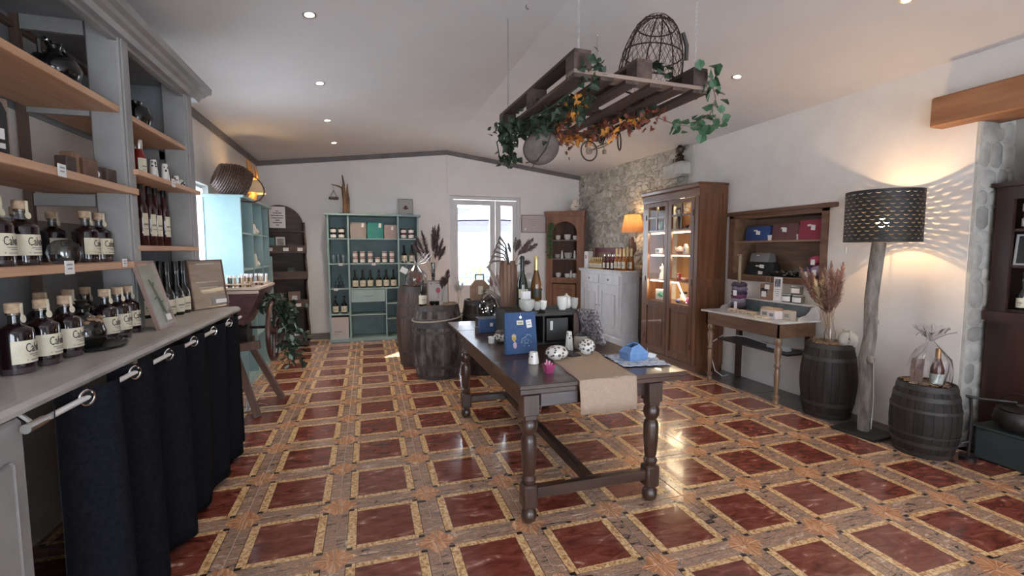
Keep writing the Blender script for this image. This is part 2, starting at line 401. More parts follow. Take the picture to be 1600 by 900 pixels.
# stone jamb facing the camera at the recess
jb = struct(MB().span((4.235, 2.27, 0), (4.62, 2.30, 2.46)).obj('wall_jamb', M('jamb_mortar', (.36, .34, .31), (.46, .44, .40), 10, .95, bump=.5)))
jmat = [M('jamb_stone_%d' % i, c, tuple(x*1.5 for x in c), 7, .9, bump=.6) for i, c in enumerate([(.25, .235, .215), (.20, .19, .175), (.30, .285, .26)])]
z = .02
while z < 2.4:
    h = random.uniform(.09, .22); x = 4.25
    while x < 4.6:
        w = random.uniform(.10, .22)
        b = MB().sph((0, 0, 0), 1, ((w-.006)/2*1.05, .022, (h-.006)/2*1.08), 2)
        for v in b.b.verts: v.co.x = max(-(w-.006)/2, min((w-.006)/2, v.co.x*1.2)); v.co.z = max(-(h-.006)/2, min((h-.006)/2, v.co.z*1.2))
        o = b.obj('stone', random.choice(jmat), jb, (x+w/2, 2.278+random.uniform(-.006, .006), min(z, 2.44-h)+h/2)); x += w
    z += h
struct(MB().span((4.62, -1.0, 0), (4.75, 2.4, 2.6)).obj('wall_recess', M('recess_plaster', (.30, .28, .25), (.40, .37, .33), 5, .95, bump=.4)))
struct(MB().span((4.2, .0, 2.46), (4.75, .05, 2.6)).obj('trim_2', plaster))
struct(MB().span((4.23, -.2, -.02), (4.75, 2.3, 0)).obj('floor_recess', border_tile))
bmm = tag(MB().span((4.10, 1.0, 2.42), (4.45, 2.52, 2.64), bev=.012).obj('lintel_beam', M('orange_oak', (.20, .085, .035), (.30, .14, .065), (12, 1.3, 12), .6, bump=.1)), 'thick orange-brown oak lintel beam above the recess at the right', 'beam')
# cornice trims
struct(MB().poly([(XL+.001, ZC(XL)-.075), (1.41, 3.28-.075), (4.03, ZC(4.03)-.075), (4.03, ZC(4.03)+.01), (1.41, 3.285), (XL+.001, ZC(XL)+.005)], 'y', YF-.03, YF).obj('trim_3', trim_mat))
struct(MB().span((XL, 3.9, ZC(XL)-.07), (XL+.035, YF-.03, ZC(XL)+.01)).obj('trim_4', trim_mat))
struct(MB().span((XL, YF-.02, 0), (1.44, YF, .10)).obj('baseboard_far', M('grey_skirting', (.14, .135, .13), (.19, .18, .17), 6, .5)))
struct(MB().span((XL, 4.2, 0), (XL+.02, YF-.02, .10)).obj('baseboard_left', MATS['grey_skirting']))

# ---------------------------------------------------------------- garden door and left window
dwhite = M('door_white_paint', (.60, .60, .61), (.66, .66, .67), 5, .45)
door = struct(MB().span((1.45, YF+.0, 0), (1.51, YF+.12, 2.48)).span((2.72, YF, 0), (2.78, YF+.12, 2.48)).span((1.51, YF, 2.43), (2.72, YF+.12, 2.48)).obj('door_1', dwhite))
def leaf(x0, x1, g0, g1, z0=.03, z1=2.42):
    b = MB(); gz0, gz1 = .86, 2.33; y0, y1 = YF+.02, YF+.075
    b.span((x0, y0, z0), (g0, y1, z1)).span((g1, y0, z0), (x1, y1, z1)).span((g0, y0, gz1), (g1, y1, z1)).span((g0, y0, z0), (g1, y1, gz0))
    b.span((g0+.05, y0-.012, .15), (g1-.05, y0, .75), bev=.005)
    o = b.obj('door_leaf', dwhite, door)
    MB().span((g0, y0+.02, gz0), (g1, y0+.028, gz1)).obj('pane', door_glass, o)
leaf(1.515, 2.30, 1.595, 2.20); leaf(2.31, 2.715, 2.41, 2.635)
MB().box((2.335, YF-.005, 1.02), (.02, .03, .14)).tube([(2.335, YF-.01, 1.04), (2.335, YF-.05, 1.04), (2.43, YF-.05, 1.04)], .008).obj('door_handle', silver, door)
win = struct(MB().ring('x', WY0, WY1, WZ0, WZ1, .05, XL-.12, XL-.06).span((XL-.12, 5.13, WZ0), (XL-.06, 5.19, WZ1)).obj('window_1', dwhite))
MB().span((XL-.09, WY0, WZ0), (XL-.084, WY1, WZ1)).obj('pane', door_glass, win)

nc_ = bpy.data.materials.new('net_curtain'); nc_.use_nodes = True; nt = nc_.node_tree; nt.nodes.clear()
o_ = nt.nodes.new('ShaderNodeOutputMaterial'); t1 = nt.nodes.new('ShaderNodeBsdfTransparent'); t2 = nt.nodes.new('ShaderNodeBsdfTranslucent'); mx_ = nt.nodes.new('ShaderNodeMixShader')
t2.inputs[0].default_value = (.8, .84, .86, 1); mx_.inputs[0].default_value = .55; L(nt, t1.outputs[0], mx_.inputs[1]); L(nt, t2.outputs[0], mx_.inputs[2]); L(nt, mx_.outputs[0], o_.inputs[0])
b = MB(); gg = [[b.b.verts.new((XL-.045+.012*math.sin(i*1.25), WY0+.02+(WY1-WY0-.04)*i/90, z_)) for z_ in (WZ0+.03, WZ1-.04)] for i in range(91)]
for i in range(90): b.b.faces.new((gg[i][0], gg[i+1][0], gg[i+1][1], gg[i][1]))
b.smooth = True; tag(b.obj('net_curtain', nc_), 'white net curtain hanging in the left wall window', 'curtain')

# ---------------------------------------------------------------- outdoors, seen through the door
ground = struct(MB().span((-12, 8.7, -.3), (20, 40, -.12)).obj('ground_terrace', M('pale_gravel', (.42, .42, .41), (.52, .52, .51), 3, .9)))
fence = thing('picket_fence', 'pale blue picket fence outside beyond the glazed door', 'fence', (0, 14, -.12))
fm = M('pale_blue_paint', (.10, .17, .23), None, 1, .7)
pk = MB().box((0, 0, .5), (.09, .03, 1.0)).mesh('picket', fm)
for i in range(26):
    o = bpy.data.objects.new('picket', pk); C.objects.link(o); o.parent = fence; o.location = (1.0+i*.2, 0, 0)
MB().box((3.5, .03, .8), (5.4, .03, .07)).box((3.5, .03, .3), (5.4, .03, .07)).obj('rail', fm, fence)
for k, (x, y, mm) in enumerate([(2.6, 14.8, 'yellow_leaf'), (3.5, 15.2, 'yellow_leaf'), (4.4, 15.0, 'yellow_leaf')]):
    b = MB(); rr = random.Random(k)
    for q in range(120):
        a, r_, h = rr.uniform(0, 6.28), rr.uniform(0, .5), rr.uniform(.3, 1.35)
        c = Vector((r_*math.cos(a), r_*math.sin(a), h)); u = Vector((rr.uniform(-1, 1), rr.uniform(-1, 1), rr.uniform(-1, 1))).normalized()*.09; w_ = u.orthogonal().normalized()*.05
        b.face([c-u, c+w_, c+u, c-w_])
    t_ = b.obj('shrub', M(mm, (.30, .24, .04), (.16, .20, .04), 5, .9), loc=(x, y, -.40)); tag(t_, ['yellow shrub outside, leftmost seen through the door', 'yellow shrub outside in the middle behind the picket fence', 'yellow shrub outside, right one behind the picket fence'][k], 'shrub', 'shrubs behind the picket fence')
aw = thing('garden_parasol', 'grey-blue garden parasol standing outside the glazed door', 'parasol', (3.1, 12.0, -.12))
MB().lathe([(1.3, 2.35), (.02, 2.85), (.02, 2.80), (1.28, 2.32)], 8).obj('canopy', M('parasol_cloth', (.05, .05, .09), None, 1, .9), aw); MB().cyl((0, 0, 1.4), .025, 2.8, 8).obj('pole', silver, aw)
nb = thing('outbuilding', 'low pale building far outside the door', 'building', (4.5, 24, -.12))
MB().span((-4, 0, 0), (3, 3, 2.6)).obj('wall', M('far_render', (.3, .3, .3), None, 1, .9), nb); MB().poly([(-4.3, 2.6), (3.3, 2.6), (2.6, 3.8), (-3.6, 3.8)], 'y', -.3, 3.3).obj('roof', M('far_roof', (.08, .08, .12), None, 1, .8), nb)

# ---------------------------------------------------------------- recessed spots
def spot(i, x, y, e, label):
    t = thing('recessed_spotlight', label, 'ceiling light', (x, y, ZC(x)), group='recessed ceiling spotlights')
    t.rotation_euler = (0, -math.atan(.1157) if x < 1.41 else math.atan(.131), 0)
    MB().lathe([(.028, -.002), (.045, -.006), (.047, .0), (.047, .004), (.028, .004)], 24, cap=False).obj('trim_ring', silver, t)
    MB().cyl((0, 0, -.001), .03, .004, 20).obj('bulb', M('spot_glow', (1, .86, .68), None, 1, .5, emit=14), t)
    ld = bpy.data.lights.new('spot', 'SPOT'); ld.energy = e; ld.color = (1, .80, .58); ld.spot_size = 1.9; ld.spot_blend = .8; ld.shadow_soft_size = .04
    lo = bpy.data.objects.new('light', ld); C.objects.link(lo); lo.parent = t; lo.location = (0, 0, -.02)
ORD = ['nearest', 'second nearest', 'third nearest', 'farthest']
for i, (x, y) in enumerate([(-.33, 3.52), (-.385, 4.86), (-.42, 6.17), (-.42, 7.39)]):
    spot(i, x, y, (12, 18, 30, 30)[i], 'lit round recessed spotlight, %s of the four in the left ceiling row' % ORD[i])
spot(4, 3.20, 3.51, 14, 'lit round recessed spotlight in the ceiling right of the hanging pallet')
spot(5, 3.215, 2.14, 14, 'lit round recessed spotlight cut by the top edge at the right')

# ================================================================ LEFT: sideboard with shelves, curtain and bottles
HX = -1.20        # front plane of the upright posts
CZ = 1.07         # countertop height
hutch = thing('open_dresser', 'long grey painted dresser with pine shelves along the left wall', 'dresser', (-1.3, 2.4, 0))
def H(b, name, mat, label=None): return b.obj(name, mat, hutch, (1.3, -2.4, 0), label=label)
prof = [(-1.655, CZ-.045), (-.975, CZ-.045), (-.955, CZ-.035), (-.950, CZ-.020), (-.960, CZ-.005), (-.98, CZ), (-1.655, CZ)]
H(MB().poly(prof, 'y', .5, 4.06), 'countertop', M('grey_beige_counter', (.33, .30, .28), (.44, .41, .385), (6, 3, 6), .4, bump=.04))
p_ = H(MB().span((-1.60, 1.20, 0), (-.958, 1.665, CZ-.045), bev=.01), 'base_pier', grey_paint)
MB().span((-.96, 1.26, .1), (-.948, 1.60, .92), bev=.012).obj('raised_panel', grey_paint, p_)
H(MB().span((-1.62, 4.0, 0), (-1.02, 4.05, CZ-.045)), 'end_board', grey_paint)
for (y0, y1, nm) in ((1.82, 1.97, 0), (2.98, 3.09, 1), (3.90, 4.03, 2)):
    o = H(MB().span((-1.34, y0, CZ), (HX, y1, 2.70), bev=.008), 'post', grey_paint)
    MB().span((HX-.002, y0+.02, CZ+.02), (HX+.008, y1-.02, 2.62), bev=.003).obj('fillet', grey_paint, o)
H(MB().span((-1.655, 4.0, CZ), (-1.34, 4.03, 2.66)), 'side_panel', blue_grey)
H(MB().span((-1.645, 3.985, 1.60), (-1.36, 4.0, 1.66)).span((-1.645, 3.985, 2.15), (-1.36, 4.0, 2.21)).span((-1.645, 3.985, 1.12), (-1.60, 4.0, 2.6)).span((-1.40, 3.985, 1.12), (-1.36, 4.0, 2.6)), 'panel_frame', grey_paint)
H(MB().span((-1.655, .9, 2.59), (-1.62, 3.98, 2.62)), 'back_rail', M('brown_rail', (.10, .06, .04), None, 1, .6))
for zz, hh in ((2.59, .10), (2.19, .09), (1.73, .06)): H(MB().span((-1.60, 2.985, zz), (-1.345, 3.01, zz+hh)), 'partition_rail', grey_paint)
H(MB().span((-1.64, 2.985, CZ), (-1.605, 3.01, 2.66)), 'partition_stile', M('brown_rail', (.10, .06, .04)))
H(MB().span((-1.658, .9, CZ), (-1.648, 3.98, 1.66)).span((-1.658, .9, 2.2), (-1.648, 3.98, 2.66)), 'back_panel', blue_grey)
H(MB().span((-1.655, .9, 2.66), (-1.20, 4.03, 2.70)), 'top_board', blue_grey)
H(MB().poly([(-1.24, 2.60), (-1.17, 2.60), (-1.155, 2.625), (-1.13, 2.635), (-1.115, 2.65), (-1.085, 2.66), (-1.08, 2.70), (-1.24, 2.72)], 'y', .9, 4.10), 'cornice', grey_paint)
H(MB().span((-1.24, 1.97, 2.58), (-1.205, 3.9, 2.64)), 'front_rail', grey_paint)
SH = {'top': 2.25, 'mid': 1.835, 'low': 1.445}
for nm, z, y0, y1, xf in (('top', 2.25, .9, 2.98, -1.21), ('mid', 1.835, .9, 3.05, -1.175), ('low', 1.445, .9, 3.09, -1.175)):
    H(MB().span((-1.60, y0, z-.035), (xf, y1, z), bev=.003), 'shelf', pine, label='long pine shelf board')
for z, xf, y1 in ((2.24, -1.21, 3.92), (1.94, -1.17, 4.03), (1.53, -1.19, 4.0)):
    H(MB().span((-1.60, 3.04, z-.03), (xf, y1, z), bev=.003), 'shelf', pine, label='short pine shelf board')
# small price cards on the shelf edges
def card(x, y, z, w, h, rz, label, mat=paper, lines=2):
    t = thing('price_card', label, 'price tag', (x, y, z), rz, group='white price cards')
    MB().box((0, 0, 0), (w, .002, h)).obj('card', mat, t)
    for k in range(lines): MB().box((0, -.0016, h*(.22-.3*k)), (w*(.6-.1*k), .0008, h*.10)).obj('print', ink_grey, t)
    return t
R9 = PI/2
card(-1.171, 2.37, 1.825, .052, .05, R9, 'white price card on the middle pine shelf edge under the chopping board')
card(-1.171, 2.37, 1.432, .062, .055, R9, 'white price card on the lower pine shelf edge, the larger left one')
card(-1.171, 2.83, 1.440, .045, .040, R9, 'white price card on the lower pine shelf edge, the smaller right one')
card(-1.166, 3.51, 1.93, .055, .05, R9, 'white price card on the short shelf edge under the tube vases')

# curtain rod, brackets, curtain with eyelets
rod = thing('curtain_rod', 'white metal curtain rod under the dresser countertop', 'curtain rod', (-.93, 1.6, 1.0))
MB().tube([(0, .06, 0), (0, 2.36, .0)], .010, 10).obj('rod', M('rod_white', (.62, .60, .60), None, 1, .3), rod)
MB().tube([(0, .02, 0), (0, .10, 0)], .014, 12).obj('end_socket', silver, rod)
MB().tube([(-.05, .08, .03), (-.02, .08, .0), (0, .08, 0)], .008).obj('bracket', silver, rod)
cur = thing('curtain', 'long navy black eyelet curtain hanging from the counter to the floor', 'curtain', (-.93, 1.72, 0))
PR = .345
b = MB(); ny, nz = 200, 14; y0, y1 = 0.0, 2.24; grid = []
def ring_y(k): return .20+PR*k
def cx(y, z):
    t = (y-.20)/PR
    amp = .048*(.75+.25*math.sin(3.1*t))*(1+.25*math.sin(z*2.2+t*.9))
    return amp*math.sin(2*PI*t)+.012*math.sin(5.3*t+z*1.3)*(1-z)
for i in range(ny+1):
    y = y0+(y1-y0)*i/ny; col = []
    for j in range(nz+1):
        z = .03+(1.035-.03)*j/nz
        col.append(b.b.verts.new((cx(y, z), y+.012*math.sin(z*2.3+y*4)*(1-z), z)))
    grid.append(col)
for i in range(ny):
    for j in range(nz): b.b.faces.new((grid[i][j], grid[i+1][j], grid[i+1][j+1], grid[i][j+1]))
b.smooth = True
co = b.obj('cloth', navy_cloth, cur); sol = co.modifiers.new('s', 'SOLIDIFY'); sol.thickness = .002
tor = MB(); 
tor.tube([(.026*math.cos(2*PI*k/20), 0, .026*math.sin(2*PI*k/20)) for k in range(20)], .0045, 6, closed=True)
tme = tor.mesh('eyelet', chrome); dsc = MB().cyl((0, 0, 0), .022, .0012, 20, rot=(PI/2, 0, 0)).mesh('eyelet_hole', M('eyelet_shadow', (.003, .003, .004), None, 1, .9))
for k in range(6):
    y = ring_y(k)
    a = math.atan2(.048*2*PI/PR*1.0, 1)
    for dy, sg in ((0, 1),):
        e = bpy.data.objects.new('eyelet', tme); C.objects.link(e); e.parent = cur; e.location = (0.004, y-.006, 1.0); e.rotation_euler = (0, 0, R9-a+.35)
        d = bpy.data.objects.new('hole', dsc); C.objects.link(d); d.parent = e

# ---------------------------------------------------------------- bottles
def liquor_bottle():
    t = thing('spirit_bottle', '', 'bottle', (0, 0, 0))
    R = .050
    MB().lathe([(R-.006, 0), (R-.001, .003), (R, .010), (R, .022)], 22).obj('glass_foot', M('thick_clear_base', (.05, .035, .04), None, 1, .05, coat=.8), t)
    MB().lathe([(R, .022), (R, .145), (R-.004, .156), (R-.018, .166), (.021, .172), (.018, .176)], 22).obj('body', liquor, t)
    MB().lathe([(.018, .175), (.0165, .182), (.0165, .205), (.021, .207), (.021, .213), (.017, .214)], 16).obj('neck', smoke_glass, t)
    MB().lathe([(.016, .206), (.016, .214), (.023, .215), (.023, .246), (.020, .249)], 16).obj('stopper', cork, t)
    # label wraps the front; local -y is the front
    b = MB(); n = 14; hw = 1.35
    A = [b.b.verts.new(((R+.0012)*math.sin(-hw+2*hw*i/n), -(R+.0012)*math.cos(-hw+2*hw*i/n), .038)) for i in range(n+1)]
    B = [b.b.verts.new((v.co.x, v.co.y, .118)) for v in A]
    for i in range(n): b.b.faces.new((A[i], A[i+1], B[i+1], B[i]))
    b.smooth = True; lb = b.obj('label', cream_label, t)
    me = text('Calvad', .0245, ink, lb, (0, 0, 0), (0, 0, 0)).data
    for v in me.vertices:            # bend lettering and small print round the glass, once
        x, y, z = v.co; a = x/(R+.002); v.co = ((R+.002+z)*math.sin(a), -(R+.002+z)*math.cos(a), .090+y*1.9)
    b = MB()
    for (x0, x1, z) in ((-.022, .03, .066), (-.012, .024, .059), (-.03, -.026, .047), (-.018, .02, .046)):
        a0, a1 = x0/R, x1/R; pts = []
        for k in range(5): a = a0+(a1-a0)*k/4; pts.append(((R+.002)*math.sin(a), -(R+.002)*math.cos(a)))
        for (u, v) in zip(pts, pts[1:]): b.face([(u[0], u[1], z), (v[0], v[1], z), (v[0], v[1], z+.0035), (u[0], u[1], z+.0035)])
    b.obj('small_print', ink_grey, lb)
    MB().box((.0, -.0235, .222), (.013, .001, .05)).cyl((0, -.026, .192), .014, .0012, 16, rot=(PI/2-.1, 0, 0)).obj('neck_tag', cream_label, t)
    return t
lq = liquor_bottle()
def face_cam(x, y, extra=0):            # shop side: labels look out into the room, towards the aisle
    return R9-math.radians(2)+extra
rows = [
 (-1.26, 2.13, 1.445, 'on the low shelf, first of the row at the left edge'),
 (-1.27, 2.285, 1.445, 'on the low shelf, second of the front row'),
 (-1.31, 2.80, 1.445, 'on the low shelf right of the glass dome'),
 (-1.31, 2.925, 1.445, 'on the low shelf, last but one beside the post'),
 (-1.30, 3.045-.01, 1.445, 'on the low shelf, last one beside the post'),
 (-1.47, 2.42, 1.445, 'in the back row of the low shelf behind the second bottle'),
 (-1.47, 2.62, 1.445, 'in the back row of the low shelf above the glass dome'),
 (-1.48, 2.88, 1.445, 'in the back row of the low shelf left of the dome gap'),
 (-1.19, 2.065, CZ, 'on the countertop, first of the front row'),
 (-1.185, 2.20, CZ, 'on the countertop, second of the front row'),
 (-1.185, 2.345, CZ, 'on the countertop, third of the front row beside the decanter'),
 (-1.20, 2.68, CZ, 'on the countertop right of the decanter tray'),
 (-1.20, 2.80, CZ, 'on the countertop, last but one before the leaning frame'),
 (-1.21, 2.925, CZ, 'on the countertop, nearest to the leaning frame'),
 (-1.36, 2.72, CZ, 'on the countertop, behind the decanter to its right'),
 (-1.38, 2.56, CZ, 'on the countertop, directly behind the decanter'),
 (-1.37, 2.88, CZ, 'on the countertop, in the second row beside the post'),
]
for i, (x, y, z, lab) in enumerate(rows):
    lab = 'cork-topped dark bottle '+lab
    if i == 0: lq.location = (x, y, z); lq.rotation_euler.z = face_cam(x, y); lq['label'] = lab; lq['group'] = 'cork topped spirit bottles on the dresser'
    else: dup(lq, (x, y, z), face_cam(x, y, random.uniform(-.15, .15)), lab)
# slim red bottles with black caps
def slim_bottle(body, cap, r=.030, h=.28, name='slim_bottle', shoulder=.62, labmat=cream_label, cat='bottle', capn='cap', print_=True, lw=.9, lh=(.2, .52), neck=.011, capl=.16):
    t = thing(name, '', cat)
    MB().lathe([(r-.003, 0), (r, .005), (r, h*shoulder), (r*.8, h*(shoulder+.07)), (neck*1.2, h*(shoulder+.16)), (neck, h*(1-capl))], 18).obj('body', body, t)
    MB().lathe([(neck*.8, h*(1-capl)-.008), (neck+.002, h*(1-capl)-.006), (neck+.003, h-.004), (neck+.001, h), (0, h)], 14).obj(capn, cap, t)
    b = MB(); n = 8
    A = [b.b.verts.new(((r+.001)*math.sin(-lw+2*lw*i/n), -(r+.001)*math.cos(-lw+2*lw*i/n), h*lh[0])) for i in range(n+1)]
    B = [b.b.verts.new((v.co.x, v.co.y, h*lh[1])) for v in A]
    for i in range(n): b.b.faces.new((A[i], A[i+1], B[i+1], B[i]))
    b.smooth = True; lb = b.obj('label', labmat, t)
    if print_:
        MB().box((0, -r-.0016, h*(lh[0]+lh[1])/2), (r*.9, .0008, h*.03)).box((0, -r-.0016, h*(lh[0]*.7+lh[1]*.3)), (r*.6, .0008, h*.012)).obj('small_print', ink_grey, lb)
    return t
sb = slim_bottle(M('ruby_liquor', (.035, .005, .008), None, 1, .06, coat=.5), black_cap, .033, .405, lh=(.16, .50), neck=.013, lw=.55, shoulder=.58)
for i, y in enumerate((3.46, 3.575, 3.67, 3.80)):
    lab = 'slim dark red bottle with black cap, %s of four on the short shelf' % ['leftmost', 'second', 'third', 'rightmost'][i]
    if i == 0: sb.location = (-1.33, y, 1.53); sb.rotation_euler.z = R9-.5; sb['label'] = lab; sb['group'] = 'black capped bottles on the short shelf'
    else: dup(sb, (-1.33, y, 1.53), R9-.5, lab)
wb_ = slim_bottle(wine_glass_dark, black_cap, .042, .36, name='wine_bottle', shoulder=.40, lh=(.06, .32), neck=.015, lw=1.2)
for i, (x, y) in enumerate([(-1.245, 3.53), (-1.235, 3.65), (-1.235, 3.77), (-1.37, 3.52), (-1.37, 3.65), (-1.37, 3.78)]):
    lab = 'black wine bottle on the countertop, ' + ['front left, half behind the leaning frame', 'front middle of the cluster', 'front right beside the tilted poster frame', 'back left in the cluster', 'back middle in the cluster', 'back right in the cluster'][i]
    if i == 0: wb_.location = (x, y, CZ); wb_.rotation_euler.z = R9-.6; wb_['label'] = lab; wb_['group'] = 'wine bottles on the dresser countertop'
    else: dup(wb_, (x, y, CZ), R9-.6, lab)
# bottle with silver cap on the short upper shelf
t = slim_bottle(red_liquor, chrome, .033, .215, name='square_bottle', shoulder=.55, lh=(.06, .5), neck=.018, capl=.22)
t.location = (-1.28, 3.35, 1.94); t.rotation_euler.z = R9-.5; t['label'] = 'bright red bottle with silver cap on the short upper shelf'
# pierced white tube vases and bowl
def holes(parent, prof, n, mat, seed, rr=(.004, .007), name='hole'):
    rd = random.Random(seed); b = MB()
    for k in range(n):
        z = prof[0]+(prof[1]-prof[0])*rd.random(); a = rd.uniform(0, 6.28); R0 = prof[2](z); r = rd.uniform(*rr)
        ml = Matrix.Rotation(a, 3, 'Z'); g = bmesh.ops.create_circle(b.b, cap_ends=True, segments=8, radius=r)
        bmesh.ops.rotate(b.b, verts=g['verts'], cent=(0, 0, 0), matrix=Euler((0, PI/2, 0)).to_matrix())
        sl = (prof[2](z+.002)-prof[2](z-.002))/.004
        bmesh.ops.rotate(b.b, verts=g['verts'], cent=(0, 0, 0), matrix=Euler((0, math.atan(sl)*-1*-1, 0)).to_matrix())
        bmesh.ops.translate(b.b, verts=g['verts'], vec=(R0+.0008, 0, z)); bmesh.ops.rotate(b.b, verts=g['verts'], cent=(0, 0, 0), matrix=ml)
    return b.obj(name, hole_dark, parent)
def tube_vase(h, r0, r1, label, loc, rz=0, seed=1, group=None, cat='vase'):
    t = thing('tube_vase', label, cat, loc, rz, group)
    MB().lathe([(r0*.92, 0), (r0, .004), (r1, h), (r1*.82, h), (r0*.75, .02)], 22, cap=True).obj('body', white_cer, t)
    holes(t, (h*.62, h*.93, lambda z: r0+(r1-r0)*z/h), 9, hole_dark, seed)
    return t
for i, (y, h) in enumerate([(3.57, .14), (3.66, .13), (3.76, .09), (3.845, .08)]):
    tube_vase(h, .027, .016, 'white pierced ceramic tube vase on the short upper shelf, %s' % ['tallest at the left', 'tall one second from left', 'short one behind', 'short one beside the pierced bowl'][i], (-1.26-.03*(i % 2 == 0), y, 1.94), 0, i, 'white tube vases on the short upper shelf')
def pierced(r, h, label, loc, seed, name='pierced_bowl', cat='bowl', n=46, group=None, rr=(.005, .010)):
    t = thing(name, label, cat, loc, 0, group)
    f = lambda z: r*math.sqrt(max(.05, 1-((z-h*.5)/(h*.56))**2))
    pr = [(f(0), 0)]+[(f(h*k/12), h*k/12) for k in range(1, 13)]+[(f(h)*.8, h)]
    MB().lathe(pr, 26).obj('body', white_cer, t); holes(t, (h*.30, h*.97, f), n, hole_dark, seed, rr)
    return t
pierced(.055, .075, 'white bowl pierced with round holes on the short upper shelf', (-1.26, 3.94, 1.94), 5)

# black jug and vase on the top shelves
j = thing('ceramic_jug', 'glossy black twin-handled jug on the top left shelf', 'jug', (-1.34, 2.72, 2.25))
MB().lathe([(.045, 0), (.085, .04), (.095, .085), (.075, .125), (.03, .145), (.022, .165), (.028, .18)], 24).obj('body', black_glass, j)
for s in (-1, 1): MB().tube([(0, s*.022, .165), (0, s*.06, .19), (0, s*.105, .165), (0, s*.10, .11)], .010, 8).obj('handle', black_glass, j)
MB().lathe([(.02, .178), (.03, .185), (.03, .195), (0, .20)], 16).obj('lid', black_glass, j)
v = thing('ceramic_vase', 'glossy black round vase on the short top shelf', 'vase', (-1.38, 3.60, 2.24))
MB().lathe([(.04, 0), (.075, .05), (.09, .11), (.075, .165), (.035, .185), (.04, .20)], 24).obj('body', black_glass, v)
# printed chopping board
t = thing('serving_board', 'brown cardboard pack with black arched panel and white spoon print', 'board', (-1.33, 2.24, 1.835), R9-.35)
MB().box((0, 0, .12), (.16, .02, .24), bev=.003).obj('backing', M('kraft_board', (.19, .13, .10), (.24, .17, .13), 20, .8), t)
pb = MB().poly([(.0, .02), (.07, .02), (.07, .19), (.055, .222), (.03, .232), (.0, .232)], 'y', -.0125, -.0105).obj('black_panel', ink, t)
MB().sph((.032, -.014, .145), .012, (1, .1, 1.6), 2).tube([(.03, -.014, .16), (.036, -.014, .185), (.024, -.014, .20), (.02, -.014, .222)], .003).sph((.016, -.014, .221), .007, (1, .15, 1)).box((.034, -.0135, .105), (.045, .001, .04)).box((.034, -.0135, .06), (.045, .001, .02)).obj('spoon_print', paper, pb)
for k, w in enumerate((.14, .10)): MB().box((-.02-.018*k, -.0112, .13), (.009, .001, w)).obj('print', ink, t)
# carved wood blocks
wm = [M('wood_block_%d' % i, c, tuple(q*1.6 for q in c), (4, 14, 14), .6) for i, c in enumerate([(.035, .022, .018), (.16, .085, .045), (.10, .05, .032), (.05, .028, .02), (.06, .035, .025)])]
wl_ = ['black small block, leftmost', 'light oak block, tallest of the row', 'reddish block in the middle', 'dark block with a white flower inlay', 'dark block, last beside the post']
for i, (y, w, h) in enumerate([(2.60, .06, .085), (2.675, .055, .115), (2.755, .09, .10), (2.85, .085, .08), (2.95, .10, .085)]):
    t = tag(MB().box((0, 0, h/2), (.05, w, h), bev=.004).obj('wood_block', wm[i], loc=(-1.27-.02*(i % 2), y, 1.835), rot=(0, 0, random.uniform(-.2, .2))), 'carved wooden candle holder on the middle shelf, '+wl_[i], 'wood block', 'wooden blocks on the middle shelf')
    if i == 3: MB().sph((.027, 0, .0), .016, (.1, 1, 1), 1).obj('inlay', paper, t, (0, 0, h*.55))
# glass dome stopper on the low shelf
t = thing('glass_globe', 'clear round glass globe lying among bottles on the low shelf', 'glass ball', (-1.235, 2.47, 1.445))
MB().lathe([(.03, 0), (.05, .01), (.058, .045), (.05, .08), (.03, .098), (0, .104)], 24).obj('globe', smoke_glass, t)
# decanter on a tray
t = thing('serving_tray', 'round dark metal tray under the decanter on the countertop', 'tray', (-1.19, 2.50, CZ))
MB().lathe([(.10, 0), (.125, .006), (.14, .016), (.134, .016), (.12, .010), (0, .008)], 28).obj('tray', M('dark_pewter', (.05, .048, .046), None, 1, .35, .7), t)
t = thing('decanter', 'dark round decanter bottle with gold wax splashes on the tray', 'decanter', (-1.20, 2.49, CZ+.008))
MB().lathe([(.06, 0), (.078, .03), (.08, .07), (.066, .12), (.03, .145), (.02, .155), (.02, .175)], 24).obj('body', wine_glass_dark, t)
MB().lathe([(.02, .168), (.028, .175), (.03, .185), (.018, .195), (.025, .205), (.0, .212)], 16).obj('stopper', iron, t)
b = MB()
for k in range(7): b.sph((.058*math.cos(-1.6+k*.33), .058*math.sin(-1.6+k*.33), .128-.008*(k % 3)), .017, (1, 1, .7), 1)
b.obj('wax', M('tan_wax', (.20, .12, .07), (.34, .22, .14), 30, .6), t)
b = MB(); rr = random.Random(3)
for k in range(14): b.sph((.10+rr.uniform(-.02, .025), rr.uniform(.0, .08), .02+rr.uniform(0, .02)), .008, (1, 1, 1), 1)
tag(b.obj('glass_trinkets', smoke_glass, loc=(-1.19, 2.53, CZ), ), 'small heap of dark glass beads on the tray edge', 'beads', kind='stuff')

